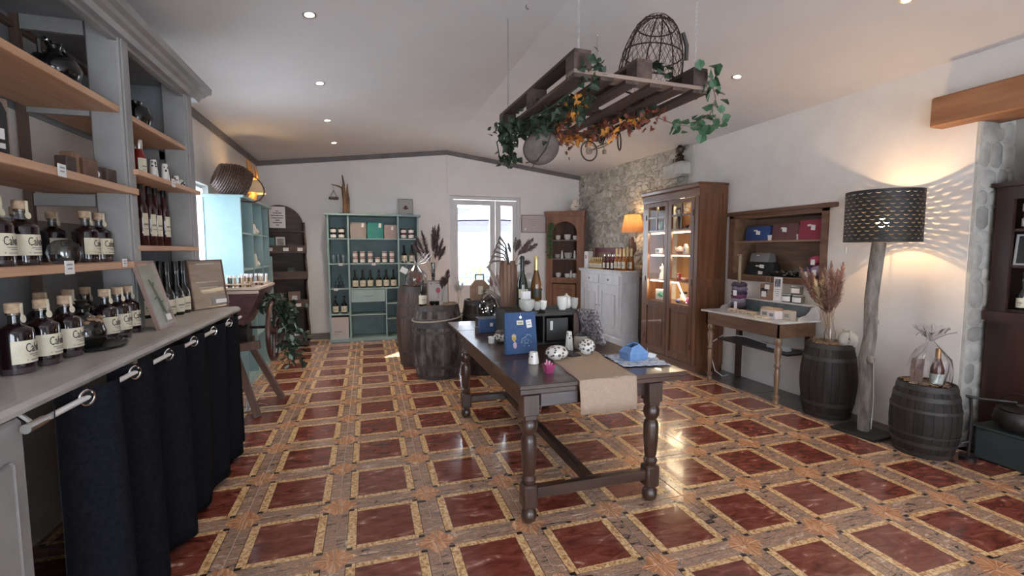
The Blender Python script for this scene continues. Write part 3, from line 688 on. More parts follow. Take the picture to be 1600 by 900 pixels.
# framed prints on the countertop
def frame(name, label, w, h, loc, rz, tilt, fmat, pmat, fw=.014, cat='picture frame', d=.018):
    t = thing(name, label, cat, loc, rz); t.rotation_euler = Euler((-tilt, 0, rz))
    b = MB().ring('y', -w/2, w/2, 0, h, fw, -d/2, d/2); b.obj('frame', fmat, t)
    p = MB().span((-w/2+fw*.6, -d*.15, fw*.6), (w/2-fw*.6, d*.35, h-fw*.6)).obj('print', pmat, t)
    return t, p
rosewood = M('rose_gold_frame', (.30, .20, .17), None, 1, .25, .3)
olive = M('olive_print', (.20, .20, .15), (.28, .27, .21), (3, 3, 8), .25, coat=.4)
fa, pa = frame('poster_frame', 'narrow tilted frame with greenish plant print leaning on the countertop', .235, .385, (-1.085, 3.055, CZ), R9, .26, rosewood, olive)
MB().tube([(.03, -.005, .08), (.015, -.005, .17), (-.02, -.005, .28)], [.010, .006, .003], 6).tube([(.012, -.005, .18), (-.03, -.005, .17)], .003).tube([(.012, -.005, .14), (.06, -.005, .15)], .004).tube([(-.01, -.005, .23), (.02, -.005, .26)], .003).obj('plant_drawing', M('print_green', (.08, .10, .06), None, 1, .6), pa)
MB().box((.045, -.005, .06), (.085, .003, .06)).obj('patch', ink_grey, pa); MB().box((.05, -.008, .055), (.06, .002, .035)).obj('caption', paper, pa)
board_print = M('plank_print', (.20, .155, .125), (.33, .27, .23), (2, 14, 14), .25, coat=.4)
fb, pb2 = frame('poster_frame', 'wide frame with plank pattern print at the end of the countertop', .31, .365, (-1.12, 3.96, CZ), R9-.50, .12, M('thin_brown_frame', (.13, .075, .055), None, 1, .4), board_print, .010)
for k in range(3): MB().box((0, -.003, .09+.09*k), (.33, .001, .003)).obj('plank_line', ink_grey, pb2)
MB().box((.09, -.004, .055), (.16, .003, .06)).obj('patch', ink_grey, pb2); MB().box((.10, -.007, .05), (.11, .002, .03)).obj('caption', paper, pb2)
for k, (zz, ww) in enumerate([(.335, .16), (.20, .20), (.16, .17), (.12, .12)]): MB().box((0, -.003, zz), (ww, .001, .007)).obj('print_line', M('pale_print', (.45, .40, .36), None, 1, .5), pb2)

# ================================================================ LEFT WALL BEYOND THE DRESSER
tu = thing('turquoise_bookcase', 'tall pale turquoise bookcase against the left wall, daylight on its side', 'bookcase', (-1.4, 6.4, 0))
UX0, UX1, UY0, UY1, UH = -1.62, -1.27, 5.62, 7.05, 2.06
def T(b, nm, mt, par=None): return b.obj(nm, mt, tu, (1.4, -6.4, 0))
T(MB().span((UX0, UY0, .0), (UX1, UY0+.025, UH)), 'side_panel', teal); T(MB().span((UX0, UY1-.025, 0), (UX1, UY1, UH)), 'side_panel', teal)
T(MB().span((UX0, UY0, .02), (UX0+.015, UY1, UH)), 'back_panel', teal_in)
T(MB().span((UX0, UY0-.04, UH), (UX1+.04, UY1+.04, UH+.03), bev=.005), 'top_board', teal)
T(MB().span((UX0, UY0, .0), (UX1, UY1, .07)), 'plinth', teal)
for y in (6.12, 6.62): T(MB().span((UX0, y, .07), (UX1, y+.025, UH)), 'divider', teal)
for z in (.48, .88, 1.28, 1.68):
    for a, c in ((UY0+.025, 6.12), (6.145, 6.62), (6.645, UY1-.025)): T(MB().span((UX0, a, z), (UX1-.01, c, z+.022)), 'shelf', teal)
T(MB().span((UX1-.02, 7.14, .85), (UX1+.0, 7.22, 1.42)), 'open_flap', teal)
# small white things on its shelves
for i, (y, z, h, w) in enumerate([(6.40, 1.702, .12, .04), (6.50, 1.702, .07, .05), (6.42, 1.302, .16, .03), (6.40, .902, .10, .03), (6.46, .902, .05, .06), (6.5, 1.302, .07, .045)]):
    t = thing('ceramic_cup', 'small white ceramic piece on the turquoise bookcase, %s' % ['tall one on the upper shelf', 'round one on the upper shelf', 'tall one on the middle shelf', 'tall one on the lower shelf', 'wide one on the lower shelf', 'low one on the middle shelf'][i], 'ornament', (-1.32, y, z), group='white ceramics on the turquoise bookcase')
    MB().lathe([(w*.6, 0), (w, h*.4), (w*.7, h*.8), (w*.5, h)], 14).obj('body', white_cer, t); MB().lathe([(w*.5, h), (w*.55, h+.01), (0, h+.016)], 12).obj('lid', M('tan_ceramic', (.35, .22, .15), None, 1, .4), t)
# wicker basket lying on top
bk = thing('wicker_basket', 'dark brown wicker basket lying tilted on top of the turquoise bookcase', 'basket', (-1.40, 5.90, UH+.035))
f = lambda s: .15+.10*math.sin(PI*min(1, s*1.15)*.62)
R_ = Euler((0, math.radians(-35), math.radians(70))).to_matrix()
b = MB(); prof_ = [(f(k/9)*(1-.15*(k/9)**3), .40*k/9) for k in range(10)]
b.lathe([(.001, 0)]+prof_, 26, cap=False)
bb = MB().lathe([(.001, -.0)]+[(r*.97, z) for r, z in prof_], 26, cap=False)
body = bb.obj('body', wicker, bk)
wv = MB()
for k in range(16):
    z = .012+.40*k/16; s = k/16; r = f(s)*(1-.15*s**3)
    pts = [((r+.006*(1 if (q+k) % 2 else -.6))*math.cos(2*PI*q/26), (r+.006*(1 if (q+k) % 2 else -.6))*math.sin(2*PI*q/26), z) for q in range(26)]
    wv.tube(pts, .012, 5, closed=True)
weave = wv.obj('weave', wicker, bk)
Z_ = Vector((.80, .42, -.36)).normalized(); X_ = (Vector((0, 0, 1))-Z_*Z_.z).normalized(); BR = Matrix((X_, Z_.cross(X_), Z_)).transposed().to_euler()
hd = MB().tube([(.20*math.cos(a), 0, .38+.26*math.sin(a)) for a in [PI*k/12 for k in range(13)]], .010, 7).obj('handle', wicker, bk)
for o in (body, weave, hd):
    o.rotation_euler = BR; o.location = (-.15, -.05, .235); o.scale = (.80, .80, .80)
# driftwood lamp glowing behind the basket
lp = thing('driftwood_lamp', 'glowing amber driftwood table lamp on the turquoise bookcase behind the basket', 'lamp', (-1.40, 6.72, UH+.035))
MB().tube([(0, 0, 0), (.03, .02, .12), (-.01, 0, .22), (.02, 0, .34), (0, -.02, .50), (-.02, 0, .56)], [.055, .045, .04, .05, .03, .012], 8).tube([(.02, 0, .2), (.08, .04, .34), (.06, .02, .48)], [.03, .02, .012]).obj('trunk', M('amber_driftwood', (.30, .13, .04), (.52, .27, .09), 14, .6, bump=.3), lp)
sh_ = MB().lathe([(.155, .13), (.10, .29), (.098, .29), (.153, .13)], 24, cap=False).obj('lamp_shade', None or M('cream_shade', (.8, .6, .35), None, 1, .8), lp)
sh_.location = (.03, -.04, 0)
MB().sph((.03, -.04, .21), .028).obj('bulb', M('warm_bulb', (1, .70, .34), None, 1, .5, emit=60), lp)
def plight(parent, loc, e, col=(1, .66, .33), r=.03, name='light'):
    ld = bpy.data.lights.new('glow', 'POINT'); ld.energy = e; ld.color = col; ld.shadow_soft_size = r
    o = bpy.data.objects.new(name, ld); C.objects.link(o); o.parent = parent; o.location = loc; return o
plight(lp, (.03, -.04, .27), 1.3)

# ---------------------------------------------------------------- root cutter hopper with crank wheel and ivy
rc = thing('root_cutter', 'old purple-brown root cutter hopper on splayed wooden legs beyond the counter', 'antique machine', (-1.15, 4.75, 0))
HT = 1.16
b = MB(); hx0, hx1, hy0, hy1 = -.42, .23, -.20, .42
top_ = [(hx0, hy0, HT), (hx1, hy0, HT), (hx1, hy1, HT), (hx0, hy1, HT)]; bot = [(hx0+.20, hy0+.10, .84), (hx1-.17, hy0+.10, .84), (hx1-.17, hy1-.1, .84), (hx0+.20, hy1-.1, .84)]
for k in range(4): b.face([top_[k], top_[(k+1) % 4], bot[(k+1) % 4], bot[k]])
b.face(bot); ho = b.obj('hopper', purple_wood, rc); sd = ho.modifiers.new('s', 'SOLIDIFY'); sd.thickness = .02
b = MB(); b.span((hx0-.02, hy0-.02, HT), (hx1+.02, hy0+.015, HT+.02)).span((hx0-.02, hy1-.015, HT), (hx1+.02, hy1+.02, HT+.02)).span((hx0-.02, hy0, HT), (hx0+.015, hy1, HT+.02)).span((hx1-.015, hy0, HT), (hx1+.02, hy1, HT+.02)); b.obj('rim', sill_wood, rc)
MB().span((hx0, hy0, HT-.035), (hx1, hy1, HT-.01)).obj('tray_board', sill_wood, rc)
for (x0, y0_, x1, y1_) in ((-.05, -.02, .17, -.15), (.03, .20, .29, .36), (-.25, -.02, -.42, -.15), (-.22, .2, -.40, .36)):
    d = Vector((x1-x0, y1_-y0_, -.66)); MB().box((0, 0, 0), (.055, .045, d.length+.02)).obj('leg', M('brown_leg_wood', (.085, .045, .032), (.16, .09, .065), (14, 14, 2), .6, bump=.1), rc, ((x0+x1)/2, (y0_+y1_)/2, .34), Vector((0, 0, 1)).rotation_difference(-d).to_euler())
MB().box((-.02, -.04, .62), (.42, .06, .07), rot=(0, -.1, 0)).box((-.10, .18, .66), (.40, .06, .06)).obj('crossbar', MATS['brown_leg_wood'], rc)
MB().cyl((-.1, .1, .74), .11, .36, 18, rot=(0, PI/2, 0)).obj('cutting_drum', iron, rc)
MB().tube([(-.1, .12, .78), (.27, .12, .78)], .014).obj('axle', iron, rc)
wh = MB(); wcy, wcz, wr_ = .12, .74, .27
wh.tube([(.28, wcy+wr_*math.cos(2*PI*k/32), wcz+wr_*math.sin(2*PI*k/32)) for k in range(32)], .022, 8, closed=True)
wheel = wh.obj('crank_wheel', M('red_brown_iron', (.05, .018, .014), (.10, .04, .03), 15, .35, .3), rc)
b = MB()
for k in range(3):
    a = k*2*PI/3+.4; b.tube([(.28, wcy, wcz), (.275, wcy+.5*wr_*math.cos(a+.25), wcz+.5*wr_*math.sin(a+.25)), (.28, wcy+wr_*math.cos(a), wcz+wr_*math.sin(a))], .014)
b.cyl((.28, wcy, wcz), .04, .06, 14, rot=(0, PI/2, 0)); b.obj('spoke', MATS['red_brown_iron'], wheel)

def leafmesh(w, h, kind='oval'):
    b = MB()
    if kind == 'oval': pts = [(0, 0), (w*.42, h*.28), (w*.5, h*.6), (0, h), (-w*.5, h*.6), (-w*.42, h*.28)]
    elif kind == 'ivy': pts = [(0, 0), (w*.5, h*.15), (w*.38, h*.45), (w*.3, h*.55), (0, h), (-w*.3, h*.55), (-w*.38, h*.45), (-w*.5, h*.15)]
    else: pts = [(0, 0), (w*.22, h*.2), (w*.5, h*.18), (w*.3, h*.5), (w*.38, h*.85), (w*.1, h*.68), (0, h), (-w*.1, h*.68), (-w*.38, h*.85), (-w*.3, h*.5), (-w*.5, h*.18), (-w*.22, h*.2)]
    n = len(pts); c = b.b.verts.new((0, h*.45, .0)); vs = [b.b.verts.new((x, y, -abs(x)*.35)) for x, y in pts]
    for i in range(n): b.b.faces.new((c, vs[i], vs[(i+1) % n]))
    return b
def foliage(name, parent, mat, pts, n, w, h, seed, spread=.05, kind='oval', label=None, big=0):
    """leaves scattered along a polyline, joined into one part; big>0 leaves are separate parts"""
    rd = random.Random(seed); b = MB(); pts = [Vector(p) for p in pts]
    src = leafmesh(w, h, kind); me0 = src.mesh('leaf', mat)
    fv = [v.co.copy() for v in me0.vertices]; ff = [tuple(p.vertices) for p in me0.polygons]
    for k in range(n):
        s = rd.random()*(len(pts)-1); i = int(s); q = pts[i].lerp(pts[min(i+1, len(pts)-1)], s-i)
        q = q+Vector((rd.gauss(0, 1), rd.gauss(0, 1), rd.gauss(0, 1)))*spread*.5
        R = Euler((rd.uniform(-2.2, .3), rd.uniform(-.8, .8), rd.uniform(0, 6.28))).to_matrix(); sc = rd.uniform(.7, 1.2)
        if k < big:
            o = bpy.data.objects.new('leaf', me0); C.objects.link(o); o.parent = parent; o.location = q; o.rotation_euler = R.to_euler(); o.scale = (sc,)*3; continue
        vs = [b.b.verts.new(R @ (v*sc)+q) for v in fv]
        for f_ in ff: b.b.faces.new([vs[t_] for t_ in f_])
    o = b.obj(name, mat, parent)
    if parent is not None: o['kind'] = 'stuff'
    return o
gl = thing('ivy_garland', 'green leafy garland draped over the crank wheel of the root cutter', 'garland', (-.85, 4.95, .0))
MB().tube([(-.02, -.10, 1.0), (.06, -.02, 1.0), (.10, .06, .8), (.10, .08, .6), (.10, .12, .38)], .006).obj('stem', leaf_green, gl)
foliage('leaves', gl, leaf_green, [(-.08, -.12, .98), (.04, -.02, 1.02), (.11, .06, .86), (.12, .10, .62), (.10, .14, .42)], 260, .05, .075, 11, .11)
foliage('pale_leaves', gl, M('pale_leaf_green', (.16, .24, .20), (.28, .38, .33), 20, .5), [(.0, -.04, 1.03), (.1, .06, .8), (.11, .12, .40)], 40, .05, .075, 12, .12)
# rack of test tubes with corks on the hopper
def tube_rack(x, y, label, k, n=8):
    t = thing('sample_rack', label, 'rack', (x, y, 1.15))
    MB().box((0, 0, .008), (.26, .10, .016)).box((0, 0, .05), (.26, .10, .008)).box((-.125, 0, .03), (.01, .10, .05)).box((.125, 0, .03), (.01, .10, .05)).obj('stand', sill_wood, t)
    rd = random.Random(k); cols = [(.16, .05, .03), (.30, .16, .06), (.03, .02, .02), (.10, .03, .02), (.42, .30, .16), (.05, .07, .04)]
    for i in range(n):
        q = -.105+.21*i/(n-1); c = cols[rd.randrange(6)]
        v_ = MB().cyl((q, rd.choice((-.022, .022)), .062), .011, .09, 10).obj('vial', M('vial_%d' % cols.index(c), c, None, 1, .15, coat=.4), t)
        MB().cyl((v_.data.vertices[0].co.x*0+q, 0, .118), .012, .022, 10).obj('stopper', paper, v_, (0, sum(v.co.y for v in v_.data.vertices)/len(v_.data.vertices), 0))
tube_rack(-1.12, 4.72, 'pale wooden rack of small corked vials on the hopper, middle one', 3)
tube_rack(-1.05, 5.02, 'pale wooden rack of small corked vials on the hopper, rear right one', 4)
tube_rack(-1.42, 4.75, 'pale wooden rack of small corked vials on the hopper, left one', 5)
t = tag(MB().box((0, 0, .15), (.012, .12, .26), rot=(0, 0, .1)).box((0, 0, .02), (.05, .10, .012)).obj('white_notice', M('notice_white', (.6, .6, .62), None, 1, .6), loc=(-1.10, 4.80, -.0)), 'small white upright board on the floor behind the trestle leg', 'board')

# ---------------------------------------------------------------- dark arched display rack in the far left corner
rk = thing('display_rack', 'dark brown arched wooden rack with sloping bins in the far corner', 'rack', (-1.27, 8.0, 0), math.radians(12))
b = MB(); arch = [(-.34, .0), (.34, 0)]+[(.34*math.cos(a), 1.88+.34*math.sin(a)) for a in [PI*k/18 for k in range(19)]]
b.poly(arch, 'y', .18, .21); b.obj('back_board', rack_wood, rk)
for s in (-1, 1):
    pts = [(.18, .05), (.18, 1.95), (.04, 1.95), (.02, 1.75), (-.08, 1.62), (-.10, 1.50), (-.02, 1.44), (-.04, 1.34), (-.16, 1.22), (-.18, 1.10), (-.05, 1.02), (-.06, .92), (-.18, .80), (-.20, .66), (-.07, .60), (-.10, .45), (-.26, .34), (-.27, .14), (-.05, .05)]
    MB().poly(pts, 'x', s*.34-.012, s*.34+.012).obj('side_board', rack_wood, rk)
for z, d in ((1.46, -.10), (1.06, -.18), (.62, -.20), (.13, -.26)):
    bn = MB().span((-.33, d, z), (.33, .18, z+.02)).obj('bin_floor', rack_wood, rk)
    MB().box((0, d, z+.06), (.68, .02, .12), rot=(-.15, 0, 0)).obj('bin_front', rack_wood, bn)
MB().box((0, .10, 1.80), (.66, .16, .02)).obj('shelf', rack_wood, rk)
MB().box((0, .0, .05), (.66, .36, .06)).obj('foot', rack_wood, rk)
nt_ = thing('paper_notice', 'white paper notice with lines of black lettering on the arched rack', 'sign', (-1.33, 8.10, 1.86), math.radians(12))
nt_.rotation_euler = (.04, 0, math.radians(12))
MB().box((0, 0, .16), (.23, .003, .33)).obj('sheet', paper, nt_)
# the words are blurred beyond reading in the photograph: the same five lines as word-like strokes
for z, w in ((.255, .025), (.225, .115), (.187, .175), (.150, .165), (.115, .065), (.078, .13), (.04, .04)):
    b = MB(); x = -w/2; rd = random.Random(int(z*1000))
    while x < w/2:
        q = rd.uniform(.006, .014); b.box((x+q/2, -.003, z+rd.uniform(-.002, .002)), (q*.8, .001, .014+rd.uniform(-.004, .004))); x += q
    b.obj('print_line', ink, nt_)
for k, (x, z) in enumerate([(-.22, 1.50), (0.0, 1.50), (.2, 1.50), (.10, .20), (.14, .64)]):
    p = Matrix.Rotation(math.radians(12), 3, 'Z') @ Vector((x, [-.13, -.13, -.13, -.29, -.23][k], 0)); card(-1.22+p.x, 8.02+p.y, z+.02, .075, .05, math.radians(12), ['left white card on the upper bin of the arched rack', 'middle white card on the upper bin of the arched rack', 'right white card on the upper bin of the arched rack', 'white card on the lowest bin of the arched rack', 'white card on the third bin of the arched rack'][k], lines=1)
def book(x, y, z, w, h, mat, label, tilt=.2, rz=.2, d=.02, extra=None, cat='book'):
    t = thing('book', label, cat, (x, y, z)); t.rotation_euler = (-tilt, 0, rz)
    MB().box((0, 0, h/2), (w, d, h)).obj('cover', mat, t); MB().box((0, .0, h/2), (w*.97, d*.7, h*.98)).obj('pages', paper, t)
    if extra: MB().box((0, -d/2-.001, h*.5), (w*extra[0], .001, h*extra[1])).obj('cover_picture', extra[2], t)
    return t
book(-1.275, 7.97, 1.485, .13, .23, M('pale_book', (.5, .5, .48), None, 1, .5), 'white framed book with a dark figure on the upper bin', extra=(.7, .75, M('book_photo', (.10, .12, .11), (.4, .36, .32), 9, .4)))
book(-1.40, 7.97, 1.485, .09, .22, M('teal_book', (.10, .22, .22), None, 1, .5), 'teal book beside the white one on the upper bin')
book(-1.12, 8.0, 1.485, .11, .13, M('dark_box', (.03, .02, .02), None, 1, .5), 'small dark box with cream window on the upper bin', d=.05, extra=(.4, .4, cream_label), cat='box')
book(-1.14, 7.96, 1.085, .10, .15, M('dark_green_box', (.02, .035, .03), None, 1, .5), 'dark green leaning book on the second bin', extra=(.5, .3, ink_grey))
book(-1.10, 7.92, .645, .17, .22, M('brown_album', (.22, .13, .09), None, 1, .5), 'brown book with light panel on the third bin, right', extra=(.45, .4, paper))
book(-1.30, 7.92, .645, .16, .20, M('tan_album', (.18, .10, .07), None, 1, .5), 'brown book on the third bin, left', extra=(.3, .3, cream_label))

# ---------------------------------------------------------------- far turquoise shelf unit
fu = thing('turquoise_shelf_unit', 'wide turquoise shelf unit with bottles and jars against the far wall', 'shelf unit', (.12, 8.25, 0))
FX0, FX1, FY0, FY1, FH = -.61, .845, 8.08, 8.44, 2.07
def U(b, nm, mt, par=None): return b.obj(nm, mt, par or fu, (-.12, -8.25, 0))
U(MB().span((FX0-.03, FY0-.03, FH), (FX1+.04, FY1-.005, FH+.03), bev=.004), 'top_board', teal)
U(MB().span((FX0-.02, FY0-.03, 0), (FX1+.02, FY1-.005, .045)), 'plinth', teal)
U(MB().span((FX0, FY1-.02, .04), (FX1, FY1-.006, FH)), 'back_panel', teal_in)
for x in (FX0, FX1-.025): U(MB().span((x, FY0, .04), (x+.025, FY1-.01, FH)), 'side_panel', teal)
for x in (-.29, .505): U(MB().span((x-.012, FY0, .04), (x+.016, FY1-.02, FH)), 'divider', teal)
U(MB().span((.28, FY0, .04), (.30, FY1-.02, .86)), 'divider', teal)
for z in (1.68, 1.27, .86, .44): U(MB().span((FX0+.02, FY0+.005, z), (-.29, FY1-.02, z+.02)), 'shelf', teal)
for z in (1.68, 1.27, .86): U(MB().span((-.28, FY0+.005, z), (.50, FY1-.02, z+.02)), 'shelf', teal)
for z in (1.68, 1.27): U(MB().span((.52, FY0+.005, z), (FX1-.02, FY1-.02, z+.02)), 'shelf', teal)
U(MB().span((-.275, FY0+.005, .42), (.28, FY1-.02, .44)), 'shelf', teal)
for z in (.60, .34): U(MB().span((.30, FY0+.005, z), (.82, FY1-.02, z+.02)), 'shelf', teal)
dr = U(MB().span((-.27, FY0-.005, .645), (.275, FY0+.25, .852), bev=.004), 'drawer', teal)
MB().tube([(-.07, FY0-.02, .745), (.08, FY0-.02, .75)], .004).obj('handle', teal_in, dr)
dr.location = (-.12, -8.25, 0)
b1 = thing('cardboard_box', 'white carton with faint print in the lower left of the turquoise unit', 'box', (-.455, 8.22, .045))
MB().box((0, 0, .18), (.27, .26, .36)).obj('carton', M('off_white_card', (.52, .47, .47), None, 1, .7), b1); MB().box((-.03, -.1315, .12), (.13, .001, .016)).box((-.06, -.1315, .085), (.08, .001, .01)).obj('print', ink_grey, b1)
# jars
def jar(h=.075, r=.042, lidm=None, contents=None, lab=paper, name='jam_jar'):
    t = thing(name, '', 'jar')
    MB().lathe([(r*.9, 0), (r, .006), (r, h*.82), (r*.88, h*.9)], 16).obj('glass', contents or amber, t)
    MB().cyl((0, 0, h*.94), r*.95, h*.16, 16).obj('lid', lidm or black_cap, t)
    b = MB(); 
    for k in range(8):
        a0, a1 = -1.1+2.2*k/8, -1.1+2.2*(k+1)/8; b.face([((r+.001)*math.sin(a0), -(r+.001)*math.cos(a0), h*.15), ((r+.001)*math.sin(a1), -(r+.001)*math.cos(a1), h*.15), ((r+.001)*math.sin(a1), -(r+.001)*math.cos(a1), h*.72), ((r+.001)*math.sin(a0), -(r+.001)*math.cos(a0), h*.72)])
    b.obj('label', lab, t); return t
def spread(first, spots, labels, group):
    for i, (x, y, z) in enumerate(spots):
        if i == 0: first.location = (x, y, z); first['label'] = labels[0]; first['group'] = group
        else: dup(first, (x, y, z), 0, labels[i], group)
dj = jar(.085, .05, black_cap, M('dark_jam', (.04, .015, .012), None, 1, .1, coat=.3), name='jam_jar')
nm4 = ['bottom left', 'bottom right', 'top left', 'top right']
spread(dj, [(-.52, 8.17, 1.70), (-.395, 8.17, 1.70), (-.52, 8.17, 1.785), (-.395, 8.17, 1.785)], ['dark lidded jar in the top left compartment, '+q for q in nm4], 'dark jars in the top left compartment')
pj = jar(.085, .05, black_cap, M('pink_jam', (.28, .06, .05), None, 1, .1, coat=.3), name='jam_jar')
spread(pj, [(.60, 8.17, 1.70), (.725, 8.17, 1.70), (.60, 8.17, 1.785), (.725, 8.17, 1.785)], ['pink labelled jar in the top right compartment, '+q for q in nm4], 'jars in the top right compartment')
sj = jar(.095, .043, M('pale_lid', (.5, .45, .42), None, 1, .4), M('rust_jam', (.20, .07, .05), None, 1, .1, coat=.3), name='tall_jar')
sp_, lb_ = [], []
for i, x in enumerate((-.19, -.075, .05, .165, .28, .40)):
    for k in range(2):
        if i == 3 and k == 1: continue
        sp_.append((x, 8.16, 1.29+.098*k)); lb_.append('jar on the second middle shelf, %s stack from the left, %s' % (['first', 'second', 'third', 'fourth', 'fifth', 'sixth'][i], 'upper one' if k else 'lower one'))
spread(sj, sp_, lb_, 'stacked jars on the middle shelf of the turquoise unit')
wb2 = slim_bottle(wine_glass_dark, black_cap, .048, .30, name='wine_bottle', shoulder=.45, lh=(.08, .42), neck=.015, lw=1.3)
nn = ['first', 'second', 'third', 'fourth', 'fifth', 'sixth']
spread(wb2, [(x, 8.17, .88) for x in (-.20, -.08, .04, .18, .30, .42)], ['black wine bottle in the row of six, %s from the left' % q for q in nn], 'six black wine bottles in the turquoise unit')
for i, (x, z, l) in enumerate([(-.52, .46, 'black wine bottle in the lower left compartment, left one'), (-.385, .46, 'black wine bottle in the lower left compartment, right one'), (.605, 1.29, 'black wine bottle in the right compartment, left one'), (.735, 1.29, 'black wine bottle in the right compartment, right one')]):
    dup(wb2, (x, 8.17, z), 0, l, 'pairs of black wine bottles in the turquoise unit')
g0 = thing('drinking_glass', '', 'glass'); MB().lathe([(.03, 0), (.032, .004), (.036, .14), (.033, .14), (.028, .01), (0, .01)], 14, cap=False).obj('glass', clear, g0)
spread(g0, [(-.53, 8.16, 1.29), (-.455, 8.16, 1.29), (-.38, 8.16, 1.29)], ['clear tall glass in the left compartment, '+q for q in ('left', 'middle', 'right')], 'clear glasses in the turquoise unit')
for i, (x, z) in enumerate([(-.50, 0), (-.45, 0), (-.40, 0), (-.45, .07)]):
    t = thing('glass_bottle', 'tiny clear bottle in the pile on the third left shelf, '+['left', 'middle', 'right', 'topmost'][i], 'bottle', (x, 8.17, .88+z+ (.045 if i == 3 else 0)), group='tiny bottles on the third left shelf')
    MB().lathe([(.024, 0), (.026, .05), (.012, .07), (.012, .10)], 12).obj('body', smoke_glass, t); MB().cyl((0, 0, .107), .014, .016, 10).obj('lid', black_cap, t)
# fabric bags in the top middle compartment
def cbag(x, y, z, w, h, d, mat, label, rz=0, tags=((.25, .6),), name='fabric_pouch', logo=True):
    t = thing(name, label, 'bag', (x, y, z), rz)
    b = MB(); r = 6
    ring = []
    for k in range(r+1):
        s = k/r; ww = w*(1+.06*math.sin(PI*s))*(1 if s < .9 else .97); dd = d*(1-.35*s); zz = h*s
        ring.append([b.b.verts.new((sx*ww/2, sy*dd/2, zz)) for sx, sy in ((-1, -.8), (-.85, -1), (.85, -1), (1, -.8), (1, .8), (.85, 1), (-.85, 1), (-1, .8))])
    for a_, c_ in zip(ring, ring[1:]):
        for k in range(8): b.b.faces.new((a_[k], a_[(k+1) % 8], c_[(k+1) % 8], c_[k]))
    b.b.faces.new(list(reversed(ring[0]))); b.b.faces.new(ring[-1]); b.smooth = True; b.obj('body', mat, t)
    if logo: MB().box((-w*.02, -d/2*.82-.006, h*.72), (w*.16, .003, h*.1)).obj('label', cream_label, t)
    for tx, tz in tags: MB().box((w*tx, -d/2*.85-.008, h*tz), (w*.17, .003, h*.26), rot=(0, .1, 0)).obj('price_tag', paper, t)
    return t
cbag(-.13, 8.18, 1.70, .24, .27, .12, M('beige_canvas', (.36, .31, .29), None, 1, .9), 'beige fabric bag in the top compartment, left', logo=False, tags=((.3, .8),))
cbag(.14, 8.18, 1.70, .25, .27, .12, M('teal_canvas', (.05, .25, .23), (.07, .30, .27), 40, .9), 'teal green fabric bag in the top compartment, middle', logo=False, tags=((.3, .8),))
cbag(.385, 8.18, 1.70, .20, .23, .12, M('rose_canvas', (.38, .28, .27), None, 1, .9), 'pale pink fabric bag in the top compartment, right', logo=False, tags=((.15, .75),))
for k, (x, z) in enumerate([(-.415, 1.275), (.10, 1.275), (-.50, .865)]): card(x, 8.075, z, .06, .04, 0, ['white price card under the clear glasses', 'white price card under the stacked jars', 'white price card under the tiny bottles'][k], lines=1)
# on top: driftwood tree with hanging ornament, picture
dt = thing('driftwood_tree', 'small driftwood tree figure standing on the turquoise shelf unit', 'ornament', (-.33, 8.26, FH+.03))
MB().tube([(0, 0, 0), (.0, 0, .2), (-.02, 0, .42), (-.01, 0, .50), (-.03, 0, .64)], [.045, .035, .03, .018, .008], 7).tube([(.03, 0, 0), (.05, 0, .25), (.04, 0, .38), (.05, 0, .50)], [.035, .028, .02, .006], 7).tube([(-.02, 0, .42), (-.10, -.01, .46), (-.20, 0, .48)], [.016, .012, .006]).obj('trunk', M('orange_driftwood', (.14, .07, .035), (.26, .15, .08), (14, 14, 2), .7, bump=.2), dt)
MB().cyl((0, 0, .008), .11, .016, 16).obj('base', iron, dt)
hg = thing('hanging_ornament', 'little dark cone cluster hanging from the driftwood tree branch', 'ornament', (-.50, 8.26, 2.33))
MB().tube([(0, 0, .24), (0, 0, .10)], .002, 4).tube([(0, 0, .16), (-.03, 0, .09), (-.05, 0, .06)], .004, 5).tube([(0, 0, .16), (.03, 0, .09), (.05, 0, .06)], .004, 5).obj('string', iron, hg)
b = MB()
for k in range(8): b.sph((.055*math.cos(k*.785), .055*math.sin(k*.785), .03), .03, (1, 1, .9), 1)
b.obj('cones', branch_mat, hg)
f_, p_ = frame('botanical_print', 'small upright framed print with a leaf motif on the turquoise unit', .25, .29, (.66, 8.34, FH+.032), 0, .12, M('grey_thin_frame', (.22, .21, .19), None, 1, .5), M('cream_print', (.42, .40, .36), None, 1, .4), .010)
MB().box((0, -.006, .14), (.03, .002, .07), rot=(0, .5, 0)).box((0, -.006, .14), (.03, .002, .07), rot=(0, -.5, 0)).box((0, -.006, .13), (.09, .002, .02)).obj('leaf_motif', M('wine_ink', (.12, .04, .05), None, 1, .6), p_)
MB().tube([(.02, -.02, 0), (.02, -.02, .03), (.10, -.02, .03), (.10, -.02, 0)], .004).obj('easel', iron, f_)
# ---------------------------------------------------------------- certificate beside the door
f_, p_ = frame('certificate', 'thin brown framed certificate on the wall right of the door', .50, .335, (3.055, YF-.014, 1.835), 0, 0, M('thin_wood_frame', (.16, .10, .09), None, 1, .4), M('certificate_paper', (.52, .45, .44), None, 1, .5), .012)
for k, (z, w) in enumerate([(.255, .30), (.215, .18), (.18, .14), (.15, .10)]): MB().box((0, -.0045, z), (w, .001, .007)).obj('print_line', M('faint_print', (.32, .26, .26), None, 1, .6), p_)
MB().cyl((-.17, -.005, .07), .022, .002, 14, rot=(PI/2, 0, 0)).obj('seal', paper, p_)
# cord down from the ridge and small socket
tag(MB().tube([(1.405, YF-.006, 3.18), (1.405, YF-.006, 2.50)], .004, 5).obj('wall_cable', plaster), 'thin vertical cable on the far wall above the door', 'cable')

